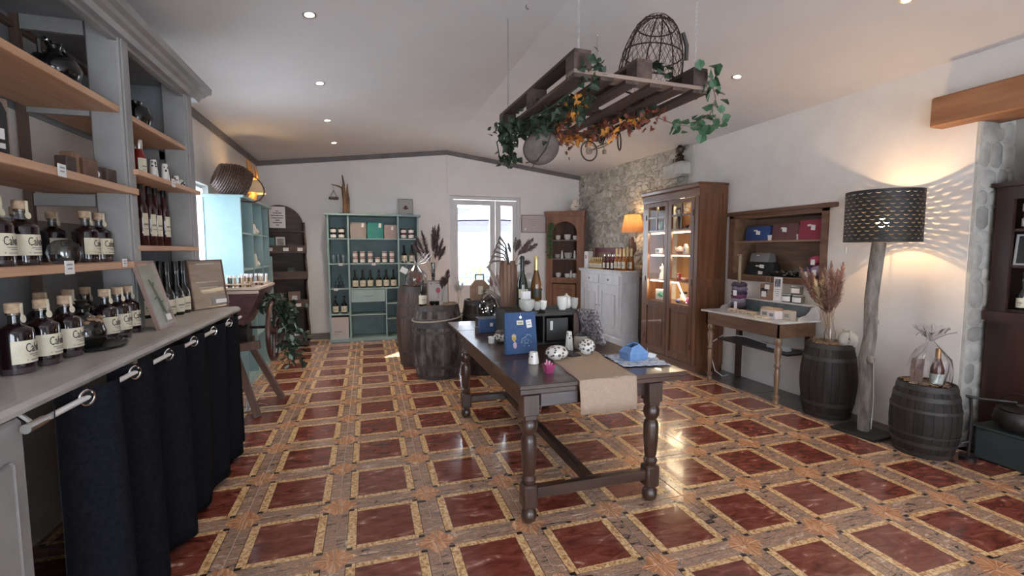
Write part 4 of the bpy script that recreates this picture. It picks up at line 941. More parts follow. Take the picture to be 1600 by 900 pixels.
# ================================================================ RIGHT SIDE
# ---------------------------------------------------------------- glazed cabinet
ar = thing('display_cabinet', 'tall walnut display cabinet with lit glazed upper doors against the right wall', 'cabinet', (4.0, 5.28, 0))
AX0, AX1, AY0, AY1, AH = 3.80, 4.215, 4.70, 5.86, 2.29
def A(b, nm, mt, par=None, loc=(-4.0, -5.28, 0)): return b.obj(nm, mt, par or ar, loc)
A(MB().span((AX0, AY0, .0), (AX1-.01, AY0+.03, AH)), 'side_panel', walnut_v)
fr = A(MB().ring('y', AX0+.001, AX1-.01, .081, AH-.006, .07, AY0-.012, AY0, .10, .12).span((AX0+.071, AY0-.012, 1.05), (AX1-.08, AY0, 1.15)), 'side_frame', walnut_v)
A(MB().span((AX0, AY1-.03, .0), (AX1-.01, AY1, AH)), 'side_panel', walnut_v)
A(MB().span((AX1-.03, AY0, .0), (AX1-.01, AY1, AH)), 'back_panel', M('honey_wood', (.33, .17, .07), (.42, .24, .11), (12, 12, 1.3), .5))
A(MB().span((AX0-.03, AY0-.03, AH-.005), (AX1-.01, AY1+.02, AH+.02), bev=.006), 'top_board', walnut_h)
A(MB().poly([(AX0-.0, AH-.14), (AX0-.0, AH), (AX0-.035, AH), (AX0-.03, AH-.03), (AX0-.012, AH-.05), (AX0-.008, AH-.14)], 'y', AY0-.02, AY1+.02), 'cornice', walnut_h)
A(MB().span((AX0, AY0+.03, 0), (AX1-.03, AY1-.03, .06)).span((AX0-.008, AY0-.02, 0), (AX0+.01, AY1+.01, .08)), 'plinth', walnut_h)
for y in (AY0, AY1-.06): A(MB().span((AX0-.008, y, .06), (AX0+.02, y+.06, AH-.12)), 'stile', walnut_v)
for z in (.80, 1.10, 1.45, 1.75): A(MB().span((AX0+.05, AY0+.03, z-.018), (AX1-.03, AY1-.03, z)), 'shelf', walnut_h)
gr = MATS['honey_wood']
for k, (y0, y1) in enumerate(((AY0+.065, 5.275), (5.285, AY1-.065))):
    x0, x1 = AX0-.012, AX0+.018; gz0, gz1 = .81, 2.09; a, c = y0+.065, y1-.065
    b = MB().span((x0, y0, .09), (x1, a, AH-.15)).span((x0, c, .09), (x1, y1, AH-.15)).span((x0, a, gz1), (x1, c, AH-.15)).span((x0, a, .73), (x1, c, gz0)).span((x0, a, .09), (x1, c, .17))
    dr_ = A(b, 'door', walnut_v)
    A(MB().span((x0+.012, a, .17), (x1-.005, c, .73)).span((x0+.006, a+.025, .20), (x0+.014, c-.025, .70), bev=.004), 'door_panel', walnut_v, dr_, (0, 0, 0))
    A(MB().span((x0+.004, (a+c)/2-.012, 1.76), (x1-.004, (a+c)/2+.012, gz1)).span((x0+.004, a, 1.93), (x1-.004, c, 1.955)).span((x0+.004, a, 1.745), (x1-.004, c, 1.77)), 'glazing_bar', walnut_v, dr_, (0, 0, 0))
    A(MB().span((x0+.012, a, gz0), (x0+.016, c, gz1)), 'pane', cabinet_glass, dr_, (0, 0, 0))
    A(MB().cyl((x0-.003, (AY0+.085 if k == 0 else AY1-.085), 1.95), .006, .07, 8).cyl((x0-.003, (AY0+.085 if k == 0 else AY1-.085), .30), .006, .07, 8).cyl((x0-.003, (AY0+.085 if k == 0 else AY1-.085), 1.10), .006, .07, 8), 'hinge', iron, dr_, (0, 0, 0))
led = M('led_warm', (1, .86, .62), None, 1, .5, emit=14)
for n_, (z, y0, y1) in enumerate([(1.735, AY0+.13, AY1-.13), (1.435, AY0+.13, AY1-.13), (1.085, 5.12, AY1-.13)]):
    b = MB(); y = y0
    while y < y1:
        b.box((AX0+.045, y, z-.008), (.010, .012, .012)); y += .026
    if n_ == 2:
        for q in range(14): b.box((AX0+.045+.01*q/14, 5.11-.16*q/14-.02*(q > 9)*(q-9)/5, z-.02-.24*q/14), (.010, .012, .014))
    A(b, 'led_strip', led)
    ld = bpy.data.lights.new('shelf_glow', 'AREA'); ld.shape = 'RECTANGLE'; ld.size = .12; ld.size_y = .9; ld.energy = 1.6; ld.color = (1, .78, .48)
    o = bpy.data.objects.new('light', ld); C.objects.link(o); o.parent = ar; o.location = (AX0+.09-4.0, 0, z-.03); o.rotation_euler = (0, .35, 0)
    try: o.data.use_shadow = True
    except Exception: pass
plight(ar, (.0, 0, 2.1), 1.0, (1, .75, .45), .03)
plight(ar, (-.05, .3, 1.0), .8, (1, .75, .45), .03)
# small goods on the cabinet shelves
def blk(name, mat, loc, d, label, cat, grp='small goods on the lit cabinet shelves', rz=0, extra=None, tilt=0):
    t = thing(name, label, cat, loc, rz, grp); t.rotation_euler = (0, tilt, rz)
    MB().box((0, 0, d[2]/2), d, bev=min(d)*.15).obj('body', mat, t)
    if extra: MB().box((-d[0]/2-.001, 0, d[2]*.55), (.001, d[1]*.55, d[2]*.45)).obj('print', extra, t)
    return t
gw = white_cer
CX_ = 3.95
blk('greeting_card', M('mint_card', (.22, .48, .30), None, 1, .6), (CX_, 5.70, 1.755), (.02, .10, .14), 'mint green card on the upper left cabinet shelf', 'card', extra=paper)
blk('figurine_box', smoke_glass, (CX_, 5.50, 1.755), (.06, .14, .26), 'grey glass box with a crystal piece behind the left door', 'box')
t = thing('crystal_figure', 'clear crystal figure behind the upper panes of the left door', 'figurine', (4.0, 5.46, 1.755)); MB().lathe([(.05, 0), (.03, .1), (.05, .2), (.02, .28), (.04, .33), (0, .36)], 8).obj('body', M('pale_crystal', (.45, .5, .47), None, 1, .1), t)
t = thing('leaning_bookmark', 'tall dark leaning board with pale motif behind the right door', 'board', (CX_, 5.22, 1.755)); t.rotation_euler = (-.18, 0, 0); MB().box((0, 0, .15), (.02, .07, .31)).obj('board', ink, t); MB().box((-.011, 0, .24), (.001, .05, .08)).obj('print', paper, t)
blk('small_box', ink, (CX_, 5.09, 1.755), (.03, .05, .07), 'small black box on the upper right cabinet shelf', 'box')
blk('price_stand', M('pinkish_white', (.55, .42, .40), None, 1, .5), (3.90, 4.96, 1.755), (.03, .09, .08), 'pinkish white stand on the upper right cabinet shelf', 'stand', tilt=.3)
blk('small_box', gw, (3.90, 5.62, 1.455), (.05, .12, .07), 'white box with dark print on the middle cabinet shelf, left door', 'box', extra=ink_grey)
blk('ring_dish', M('blush_ceramic', (.5, .36, .34), None, 1, .3), (3.90, 5.44, 1.455), (.07, .07, .045), 'blush dish on the middle cabinet shelf, left door', 'dish')
t = thing('teacup', 'pink teapot-shaped cup on the middle cabinet shelf, right door', 'cup', (3.92, 5.19, 1.455)); MB().lathe([(.03, 0), (.055, .03), (.05, .06), (.03, .085), (0, .10)], 16).tube([(0, .04, .03), (0, .09, .05), (0, .10, .09)], .008).obj('body', MATS['blush_ceramic'], t)
t = thing('ceramic_house', 'white pointed ceramic house on the middle cabinet shelf', 'ornament', (3.90, 5.05, 1.455)); MB().poly([(-.03, 0), (.03, 0), (.03, .08), (0, .125), (-.03, .08)], 'x', -.02, .02).obj('house', gw, t); MB().box((-.021, 0, .05), (.001, .02, .03)).obj('window', ink_grey, t)
blk('small_box', gw, (3.90, 4.88, 1.455), (.05, .05, .12), 'tall white box at the right edge of the middle cabinet shelf', 'box')
t = thing('animal_figurine', 'white ceramic animal head figurine on the third cabinet shelf', 'figurine', (3.90, 5.52, 1.105)); MB().lathe([(.055, 0), (.05, .06), (.028, .10), (.03, .13)], 16).sph((0, .02, .145), .035, (1, 1.5, .9)).tube([(0, -.02, .15), (0, -.045, .21)], [.014, .005]).tube([(0, .01, .16), (0, .03, .215)], [.014, .005]).obj('body', gw, t)
blk('gift_box', M('crimson_box', (.28, .03, .05), None, 1, .4), (3.90, 5.17, 1.105), (.04, .04, .09), 'crimson box with a pale bow on the third cabinet shelf', 'box', extra=paper)
blk('soap_bar', M('rose_box', (.45, .25, .22), None, 1, .4), (3.90, 5.06, 1.105), (.06, .09, .04), 'rose coloured low box on the third cabinet shelf', 'box')
blk('small_box', M('tan_cork', (.4, .28, .17), None, 1, .6), (3.93, 4.95, 1.105), (.05, .04, .06), 'tan small box on the third cabinet shelf', 'box')
t = blk('tin_box', paper, (3.92, 5.55, .805), (.05, .27, .15), 'white box with green leafy print on the bottom cabinet shelf', 'box'); MB().sph((-.027, 0, .08), .05, (.05, 1.6, .8), 1).tube([(-.03, -.07, .06), (-.03, 0, .09), (-.03, .08, .07)], .006).obj('leaf_print', M('green_print', (.10, .38, .27), None, 1, .6), t)
t = thing('storage_jar', 'pale blue jar with black lid on the bottom cabinet shelf', 'jar', (4.0, 5.20, .805)); MB().cyl((0, 0, .06), .045, .12, 18).obj('jar', M('pale_blue_ceramic', (.45, .55, .58), None, 1, .3), t); MB().cyl((0, 0, .13), .048, .025, 18).obj('lid', black_cap, t)
for (x, y, r, c, nm, lab) in ((3.92, 5.08, .05, (.52, .30, .19), 'peach', 'peach coloured wool ball on the bottom cabinet shelf'), (3.90, 4.93, .06, (.62, .08, .30), 'hot_pink', 'hot pink wool ball on the bottom cabinet shelf'), (3.90, 5.17, .035, (.16, .17, .32), 'slate_blue', 'slate blue small pouch on the bottom cabinet shelf')):
    t = thing('yarn_ball', lab, 'yarn', (x, y, .805), group='soft goods at the cabinet bottom'); MB().sph((0, 0, r*.9), r, (1, 1.2, .9)).obj('ball', M(nm, c, None, 1, .9), t)
    MB().tube([(r*1.0*math.cos(a*.5), r*1.2*math.sin(a*.5), r*.9+.01*math.sin(a*3)) for a in range(13)], .006, 5).obj('strand', MATS[nm], t)

# ---------------------------------------------------------------- white sideboard cabinet, bottles, lamp
wc = thing('white_sideboard', 'whitewashed sideboard with two drawers and two doors by the stone wall', 'sideboard', (3.9, 7.0, 0))
wx0, wx1, wy0, wy1, wh_ = 3.72, 4.03, 6.31, 7.74, 1.182
def B_(b, nm, mt, par=None, loc=(-3.9, -7.0, 0)): return b.obj(nm, mt, par or wc, loc)
B_(MB().span((wx0, wy0, .10), (wx1, wy1, wh_-.03)), 'carcass', white_wash)
B_(MB().span((wx0-.04, wy0-.04, wh_-.03), (wx1, wy1+.03, wh_), bev=.008).span((wx0-.02, wy0-.02, wh_-.05), (wx1, wy1+.02, wh_-.03)), 'top_board', white_wash)
B_(MB().span((wx0-.03, wy0-.03, 0), (wx1, wy1+.02, .12), bev=.01), 'plinth', white_wash)
B_(MB().span((wx0+.03, wy0-.012, .2), (wx1-.05, wy0, 1.0), bev=.004), 'side_panel', white_wash)
ym = (wy0+wy1)/2
for y0, y1 in ((wy0+.06, ym-.01), (ym+.01, wy1-.06)):
    d = B_(MB().span((wx0-.015, y0, .95), (wx0, y1, 1.10), bev=.004), 'drawer', white_wash)
    B_(MB().sph((wx0-.03, (y0+y1)/2, 1.025), .018, (1, 1, 1), 2), 'knob', silver, d, (0, 0, 0))
    b = MB().ring('x', y0, y1, .15, .92, .09, wx0-.015, wx0).span((wx0-.010, y0+.13, .29), (wx0-.001, y1-.13, .79), bev=.004)
    d = B_(b, 'door', white_wash); B_(MB().sph((wx0-.028, (y1-.04 if y0 < ym-.1 else y0+.04), .58), .014), 'knob', silver, d, (0, 0, 0))
sbx = thing('display_carton', 'white carton standing on the far end of the white sideboard', 'box', (3.82, 7.64, wh_)); MB().box((0, 0, .15), (.10, .14, .30)).obj('carton', paper, sbx); MB().box((-.051, 0, .2), (.001, .07, .06)).obj('print', M('faint_red', (.5, .2, .2), None, 1, .6), sbx)
tb = thing('bottle_crate', 'brown open display box behind the small bottles on the white sideboard', 'crate', (3.95, 7.32, wh_)); MB().span((-.02, -.27, 0), (.0, .25, .28)).span((-.10, -.27, 0), (-.021, -.25, .22)).span((-.10, -.02, 0), (-.021, 0, .2)).obj('back_board', M('crate_brown', (.16, .08, .045), (.24, .13, .08), 10, .6), tb)
tag(MB().box((0, 0, .18), (.05, .9, .36)).obj('gift_carton', M('crimson_card', (.13, .02, .035), None, 1, .5), loc=(3.985, 7.22, wh_)), 'dark crimson carton row standing behind the bottles on the sideboard', 'box')
mini = slim_bottle(gold_liq, gold_foil, .027, .20, name='small_bottle', shoulder=.5, lh=(.12, .45), neck=.010)
mini.rotation_euler.z = -R9
sp_ = [(3.80-.0*(i % 2), 7.53-.071*i, wh_) for i in range(7)]
def series(first, spots, rz, fmt, group):
    for i, (x, y, z) in enumerate(spots):
        lab = fmt % (['first', 'second', 'third', 'fourth', 'fifth', 'sixth', 'seventh', 'eighth', 'ninth'][i])
        if i == 0: first.location = (x, y, z); first.rotation_euler.z = rz; first['label'] = lab; first['group'] = group
        else: dup(first, (x, y, z), rz, lab, group)
series(mini, sp_, -R9+.3, 'small golden bottle on the white sideboard, %s from the far end', 'small golden bottles on the sideboard')
mid = slim_bottle(M('deep_red_liquid', (.09, .012, .01), None, 1, .07, coat=.5), chrome, .034, .25, name='juice_bottle', shoulder=.5, lh=(.10, .45), neck=.013, capl=.10)
series(mid, [(3.80+.07*(i % 2), 6.99-.066*i, wh_) for i in range(6)], -R9+.3, 'dark red juice bottle on the white sideboard, %s from the far side', 'dark red bottles on the sideboard')
tall = slim_bottle(amber, gold_foil, .042, .345, name='cider_bottle', shoulder=.42, lh=(.10, .40), neck=.015, capl=.34)
series(tall, [(3.81+.09*(i % 2), 6.62-.058*i, wh_) for i in range(6)], -R9+.3, 'amber bottle with gold foil neck on the sideboard, %s from the far side', 'gold-necked bottles on the sideboard')
tl = thing('table_lamp', 'pleated tan table lamp with antler-like wooden foot on the sideboard', 'lamp', (3.93, 6.37, 1.182))
MB().tube([(0, 0, 0), (0, .02, .2), (0, -.02, .38), (0, 0, .52)], [.05, .035, .04, .02], 8).tube([(0, -.02, .25), (0, -.10, .33), (0, -.09, .44)], [.02, .018, .008]).tube([(0, .02, .3), (0, .09, .38), (0, .07, .5)], [.02, .016, .008]).obj('base', M('chestnut_branch', (.10, .045, .022), (.2, .1, .05), 12, .5), tl)
b = MB(); n = 96
pr0 = [b.b.verts.new(((.215+.006*(k % 2))*math.cos(2*PI*k/n), (.215+.006*(k % 2))*math.sin(2*PI*k/n), .60)) for k in range(n)]; pr1 = [b.b.verts.new(((.15+.004*(k % 2))*math.cos(2*PI*k/n), (.15+.004*(k % 2))*math.sin(2*PI*k/n), .86)) for k in range(n)]
for k in range(n): b.b.faces.new((pr0[k], pr0[(k+1) % n], pr1[(k+1) % n], pr1[k]))
shd = M('pleated_shade', (.30, .16, .085), None, 1, .8)
nt = shd.node_tree; bs = nt.nodes['Principled BSDF']; tr = nt.nodes.new('ShaderNodeBsdfTranslucent'); tr.inputs[0].default_value = (.75, .42, .2, 1); mxs = nt.nodes.new('ShaderNodeMixShader'); mxs.inputs[0].default_value = .18
L(nt, bs.outputs[0], mxs.inputs[1]); L(nt, tr.outputs[0], mxs.inputs[2]); L(nt, mxs.outputs[0], nt.nodes['Material Output'].inputs[0])
b.obj('lamp_shade', shd, tl).scale = (.78, .78, 1); MB().sph((0, 0, .70), .022).obj('bulb', MATS['warm_bulb'], tl); plight(tl, (.0, 0, .80), 2.6)
# bronze figure on the wall ledge
t = thing('bronze_figure', 'small dark bronze figure on the white ledge high on the right wall', 'figurine', (4.12, 5.52, 2.70))
MB().lathe([(.06, 0), (.07, .02), (.05, .05), (.065, .08), (.03, .11), (.055, .14), (.06, .18), (.03, .21), (.015, .24), (0, .25)], 16).obj('body', M('bronze', (.035, .025, .015), (.09, .065, .04), 20, .4, .6), t)

# ---------------------------------------------------------------- corner cupboard with arch
cc = thing('corner_cupboard', 'orange-brown pine corner cupboard with arched open shelves', 'cupboard', (3.565, 8.12, 0), math.radians(-42))
CW, CH = .74, 2.22
b = MB(); a_ = [(-.24, .98)]; 
fw = [(-CW/2, .0), (CW/2, 0), (CW/2, CH-.06), (-CW/2, CH-.06)]
# front frame as strips round the arched opening
b.span((-CW/2, -.01, 0), (-.245, .02, CH-.06)).span((.235, -.01, 0), (CW/2, .02, CH-.06)).span((-.245, -.01, .88), (.235, .02, .98)).span((-.245, -.01, 0), (.235, .02, .08))
for k in range(16):
    a0, a1 = PI*k/16, PI*(k+1)/16; p0 = (.24*math.cos(a0)-.005, 1.82+.22*math.sin(a0)); p1 = (.24*math.cos(a1)-.005, 1.82+.22*math.sin(a1))
    b.poly([p0, (p0[0], CH-.06), (p1[0], CH-.06), p1], 'y', -.01, .02)
b.obj('front_frame', brown_v, cc)
MB().poly([(-CW/2, 0), (CW/2, 0), (CW/2, .02), (.10, .28), (-.10, .28), (-CW/2, .02)], 'z', 0, .02).obj('base_board', brown_v, cc)
for nm, (p, q) in {'side_board': ((-CW/2, 0), (-CW/2, .12)), 'side_board ': ((CW/2, 0), (CW/2, .12))}.items():
    MB().span((p[0]-.01, .021, 0), (p[0]+.01, .05, CH-.085)).obj('side_board', brown_v, cc)
MB().poly([(-CW/2, .05), (-.10, .29), (.10, .29), (CW/2, .05), (CW/2, .03), (.09, .27), (-.09, .27), (-CW/2, .03)], 'z', 0, CH-.05).obj('back_board', M('dark_pine_back', (.07, .03, .018), (.12, .055, .03), (12, 12, 1.3), .5), cc)
for z in (.98, 1.345, 1.70): MB().poly([(-CW/2+.01, .01), (CW/2-.01, .01), (CW/2-.01, .03), (.09, .26), (-.09, .26), (-CW/2+.01, .03)], 'z', z-.02, z).obj('shelf', brown_v if z < 1 else M('grey_shelf', (.22, .19, .17), None, 1, .5), cc)
MB().poly([(-CW/2-.03, -.06), (CW/2+.04, -.06), (CW/2+.04, .04), (.12, .30), (-.12, .30), (-CW/2-.03, .04)], 'z', CH-.03, CH+.01).poly([(-CW/2-.01, -.04), (CW/2+.02, -.04), (CW/2+.02, .03), (-CW/2-.01, .03)], 'z', CH-.08, CH-.03).obj('cornice', brown_v, cc)
d = MB().span((-.23, -.022, .10), (.22, -.005, .86), bev=.004).span((-.16, -.03, .18), (.15, -.02, .78), bev=.006).obj('door', brown_v, cc); MB().sph((.19, -.035, .5), .014).obj('knob', iron, d)
cR = Matrix.Rotation(math.radians(-42), 3, 'Z')
def ccp(x, y, z): v = cR @ Vector((x, y, 0)); return (3.565+v.x, 8.12+v.y, z)
def cup(loc, r, h, label, handle=True, mat=None, grp='pottery in the corner cupboard', rz=0):
    t = thing('ceramic_cup' if handle else 'ceramic_bowl', label, 'cup' if handle else 'bowl', loc, rz, grp)
    MB().lathe([(r*.6, 0), (r*.95, h*.35), (r, h), (r*.9, h), (r*.8, h*.3), (0, h*.15)], 18).obj('body', mat or white_cer, t)
    if handle: MB().tube([(r*.9, 0, h*.85), (r*1.45, 0, h*.8), (r*1.5, 0, h*.4), (r*.85, 0, h*.25)], .007).obj('handle', hole_dark, t)
    return t
for i, (x, z, r, h, hn, lab) in enumerate([(-.17, 1.70, .05, .085, 1, 'white cup on the top cupboard shelf, left'), (.02, 1.70, .065, .10, 1, 'large white cup on the top cupboard shelf, middle'), (.17, 1.70, .045, .075, 0, 'white bowl on the top cupboard shelf, right'),
    (-.18, 1.345, .055, .08, 0, 'small grey bowl on the middle cupboard shelf, left'), (.04, 1.345, .08, .11, 0, 'large grey bowl on the middle cupboard shelf'),
    (-.16, .98, .055, .09, 1, 'white cup on the lowest cupboard shelf, left'), (.02, .98, .05, .075, 1, 'white cup on the lowest cupboard shelf, middle'), (.17, .98, .05, .08, 0, 'white bowl on the lowest cupboard shelf, right')]):
    cup(ccp(x, .10, z), r, h, lab, hn, grey_cer if z == 1.345 else None)
for i, (x, z, h) in enumerate([(-.08, 1.345, .15), (.17, 1.345, .15), (.10, .98, .14)]):
    tube_vase(h, .028, .014, 'white cone vase in the corner cupboard, %s' % ['left on the middle shelf', 'right on the middle shelf', 'on the lowest shelf'][i], ccp(x, .08, z), 0, 20+i, 'cone vases in the corner cupboard')
iv = thing('hanging_vine', 'green trailing vine hanging on the left edge of the corner cupboard', 'plant', ccp(-.27, -.05, 1.3))
MB().tube([(.02, 0, .72), (-.02, -.01, .5), (.0, 0, .2), (-.02, 0, .05)], .005).obj('stem', leaf_green, iv)
foliage('leaves', iv, M('vine_green', (.04, .12, .04), (.08, .20, .07), 20, .6), [(.03, 0, .72), (-.02, -.01, .55), (.0, 0, .35), (-.02, 0, .1)], 170, .035, .05, 31, .055)
pj_ = thing('milk_jug', 'white handled pitcher with dark band on top of the corner cupboard', 'jug', ccp(.17, .06, 2.235), -.2)
MB().lathe([(.05, 0), (.085, .05), (.08, .10), (.05, .14), (.05, .17), (.06, .20), (.05, .20), (.04, .16), (0, .02)], 20).obj('body', M('cream_ceramic', (.66, .62, .54), None, 1, .2, coat=.3), pj_)
MB().tube([(.045, 0, .18), (.11, 0, .17), (.12, 0, .11), (.08, 0, .06)], .010).obj('handle', MATS['cream_ceramic'], pj_); MB().box((-.0, -.082, .07), (.05, .01, .025)).obj('motif', M('brown_motif', (.2, .12, .08), None, 1, .6), pj_)

# ---------------------------------------------------------------- wall niche
ni = struct(MB().span((XR, NY0, NZ0), (XR+.34, NY0+.02, NZ1)).span((XR, NY1-.02, NZ0), (XR+.34, NY1, NZ1)).span((XR, NY0, NZ0), (XR+.34, NY1, NZ0+.02)).span((XR, NY0, NZ1-.02), (XR+.34, NY1, NZ1)).span((XR+.32, NY0, NZ0), (XR+.345, NY1, NZ1)).obj('niche', M('niche_pine', (.17, .095, .055), (.27, .165, .105), (12, 1.4, 12), .5)))
MB().span((XR-.0, NY0, 1.585), (XR+.32, NY1, 1.605)).obj('shelf', MATS['niche_pine'], ni)
nf = M('niche_frame_wood', (.10, .045, .025), (.18, .085, .05), (12, 1.4, 12), .5)
struct(MB().span((XR-.02, NY0-.055, NZ0-.04), (XR+.01, NY0+.01, NZ1+.03)).span((XR-.02, NY1-.01, NZ0-.04), (XR+.01, NY1+.055, NZ1+.03)).span((XR-.02, NY0, NZ0-.045), (XR+.01, NY1, NZ0+.012)).span((XR-.02, NY0-.055, NZ1-.01), (XR+.01, NY1+.05, NZ1+.035)).obj('trim_5', nf))
struct(MB().span((XR-.035, NY0-.14, NZ1+.02), (XR+.01, NY1+.12, NZ1+.065), bev=.006).obj('trim_6', nf))
def npouch(x, y, z, w, h, col, nm, lab, tg=((.1, .55),)):
    return cbag(x, y, z, w, h, .16, M(nm, col, tuple(c*1.3 for c in col), 60, .9), lab, -R9, tags=tg)
npouch(4.36, 4.32, 1.605, .33, .165, (.025, .05, .15), 'royal_blue_felt', 'royal blue pouch on the upper niche shelf, left')
npouch(4.36, 3.95, 1.605, .32, .18, (.13, .055, .055), 'maroon_felt', 'maroon brown pouch on the upper niche shelf, middle', ((.05, .62),))
npouch(4.34, 3.62, 1.605, .27, .20, (.24, .035, .06), 'crimson_felt', 'crimson red pouch on the upper niche shelf, right', ((.15, .6),))
for k, y in enumerate((4.13, 3.78)): tag(MB().box((0, 0, .03), (.01, .09, .06)).obj('price_strip', paper, loc=(4.30, y, 1.605)), 'white price strip between pouches on the niche shelf, %s one' % ('left', 'right')[k], 'price tag')
npouch(4.36, 4.27, NZ0+.02, .36, .15, (.012, .012, .014), 'black_felt', 'black pouch on the lower niche shelf', ((.15, .7), (.1, .2)))
t = cbag(4.38, 4.30, NZ0+.175, .26, .10, .14, M('grey_felt', (.20, .19, .19), None, 1, .9), 'small grey pouch on top of the black pouch', -R9, tags=())
tag(MB().sph((0, 0, .035), .10, (1.0, 2.3, .35)).obj('black_cloth', M('black_velvet', (.012, .012, .012), None, 1, .9), loc=(4.36, 4.0, NZ0+.02)), 'flat black folded cloth right of the black pouch in the niche', 'cloth')
b = MB(); rr = random.Random(8)
for k in range(30): p = Vector((rr.uniform(-.06, .06), rr.uniform(-.14, .16), rr.uniform(0, .05))); b.tube([p, p+Vector((rr.uniform(-.03, .03), rr.uniform(-.06, .06), rr.uniform(0, .03)))], .007, 5)
tag(b.obj('ribbon_heap', M('dark_green_ribbon', (.02, .035, .03), (.25, .24, .2), 30, .6), loc=(4.32, 3.83, NZ0+.03)), 'tangled heap of dark green and pale ribbons on the niche floor', 'ribbons', kind='stuff')
for (y, z, r, col, nm, lab) in ((3.63, .02, .085, (.06, .045, .12), 'violet_knit', 'dark violet knitted hat in the lower niche, left of the pile'), (3.54, .04, .085, (.30, .22, .33), 'lilac_knit', 'lilac knitted hat in the lower niche, right'), (3.57, .15, .075, (.38, .06, .12), 'rose_knit', 'rose red knitted hat on top of the violet ones')):
    t = thing('knitted_hat', lab, 'hat', (4.34, y, NZ0+z), group='knitted hats in the niche'); MB().sph((0, 0, r*.7), r, (1, 1.15, .75)).obj('crown', M(nm, col, tuple(q*1.4 for q in col), 90, .95, bump=.6), t); MB().box((-r*.95, .0, r*.5), (.004, .045, .055)).obj('price_tag', paper, t)

# ---------------------------------------------------------------- marble-topped washstand
ws = thing('washstand', 'old washstand with white marble top and turned walnut legs', 'table', (3.93, 3.92, 0))
def Wt(b, nm, mt, loc=(-3.93, -3.92, 0)): return b.obj(nm, mt, ws, loc)
Wt(MB().span((3.67, 3.38, .80), (4.19, 4.46, .82), bev=.005), 'marble_top', marble)
Wt(MB().span((3.72, 3.42, .66), (3.745, 4.42, .80)).span((3.72, 3.42, .66), (4.17, 3.445, .80)).span((3.72, 4.395, .66), (4.17, 4.42, .80)), 'apron', M('washstand_oak', (.10, .05, .028), (.18, .095, .055), (12, 1.5, 12), .4))
tl_ = M('turned_oak', (.16, .085, .045), (.27, .155, .09), (12, 12, 2), .35, coat=.2)
def turned(x, y):
    b = MB().box((x, y, .735), (.06, .06, .13))
    b.lathe([(.022, 0), (.026, .01), (.026, .04), (.018, .05), (.028, .07), (.028, .09), (.017, .10), (.028, .28), (.026, .33), (.018, .36), (.030, .375), (.030, .39), (.018, .41), (.032, .50), (.034, .55), (.02, .58), (.034, .61), (.034, .63), (.022, .67)], 16, c=(x, y, 0)); return b
for y in (3.46, 4.38): Wt(turned(3.755, y), 'leg', tl_)
for y in (3.47, 4.37): Wt(MB().box((4.15, y, .40), (.05, .05, .80)), 'leg', dark_oak_v).__setitem__('label', 'square dark back leg')
Wt(MB().span((3.86, 3.45, .47), (4.17, 4.39, .49)), 'lower_shelf', M('black_shelf', (.02, .018, .02), None, 1, .4))
Wt(MB().span((4.165, 3.40, .82), (4.185, 4.44, .95)), 'splash_board', M('blue_grey_marble', (.14, .155, .16), (.22, .235, .24), 9, .4))
Wt(MB().span((4.07, 3.42, .95), (4.19, 4.30, .965), bev=.003), 'splash_shelf', marble)
for y in (3.405, 4.435): Wt(MB().poly([(4.185, .82), (3.93, .82), (3.94, .845), (3.97, .86), (4.03, .87), (4.07, .90), (4.09, .935), (4.14, .96), (4.185, .965)], 'y', y-.01, y+.01), 'scrolled_side', marble)
cb = thing('power_strip', 'white power strip with looping white cable on the washstand shelf', 'cable', (3.98, 3.66, .49))
MB().box((0, 0, .022), (.07, .26, .044), bev=.01).obj('strip', M('white_plastic', (.6, .6, .6), None, 1, .4), cb)
MB().tube([(0, .12, .03), (.02, .45, .05), (0, .75, .03), (-.08, .86, -.08), (-.08, .86, -.28), (-.06, .82, -.42), (-.02, .74, -.47), (0, .68, -.44)], .006, 7).obj('cable', MATS['white_plastic'], cb)
MB().tube([(.0, -.12, .03), (.12, -.3, .05), (.2, -.45, .02)], .004, 6).obj('plug_lead', M('grey_plastic', (.25, .26, .27), None, 1, .4), cb)
# knitted goods on a pole, table goods
hp = thing('wool_stack', 'stack of purple and black knitted goods threaded on a pole on the washstand', 'hats', (4.03, 4.27, .82))
MB().cyl((.0, 0, .31), .017, .62, 14).obj('pole', M('olive_wood_pole', (.22, .17, .10), (.32, .25, .16), (10, 10, 2), .5), hp); MB().lathe([(.03, 0), (.03, .015), (0, .02)], 14, c=(0, 0, .615)).obj('knob', tl_, hp)
kn = [(.016, .014, .016), (.08, .06, .09), (.16, .15, .18), (.11, .03, .07), (.035, .03, .05), (.13, .11, .16), (.05, .035, .055)]
for k in range(7):
    c = kn[k]; MB().tube([(.052*(1+.15*math.sin(q*2+k))*math.cos(2*PI*q/16), .062*math.sin(2*PI*q/16)*(1+.12*math.cos(q+k)), .025+.044*k+.006*math.sin(q*1.7)) for q in range(16)], .027, 7, closed=True).obj('knit_ring', M('knit_%d' % k, c, tuple(x*1.7 for x in c), 60, .95, bump=.5), hp)
MB().box((-.085, -.03, .20), (.004, .05, .06)).box((-.09, -.05, .06), (.004, .04, .09)).obj('price_tag', paper, hp)
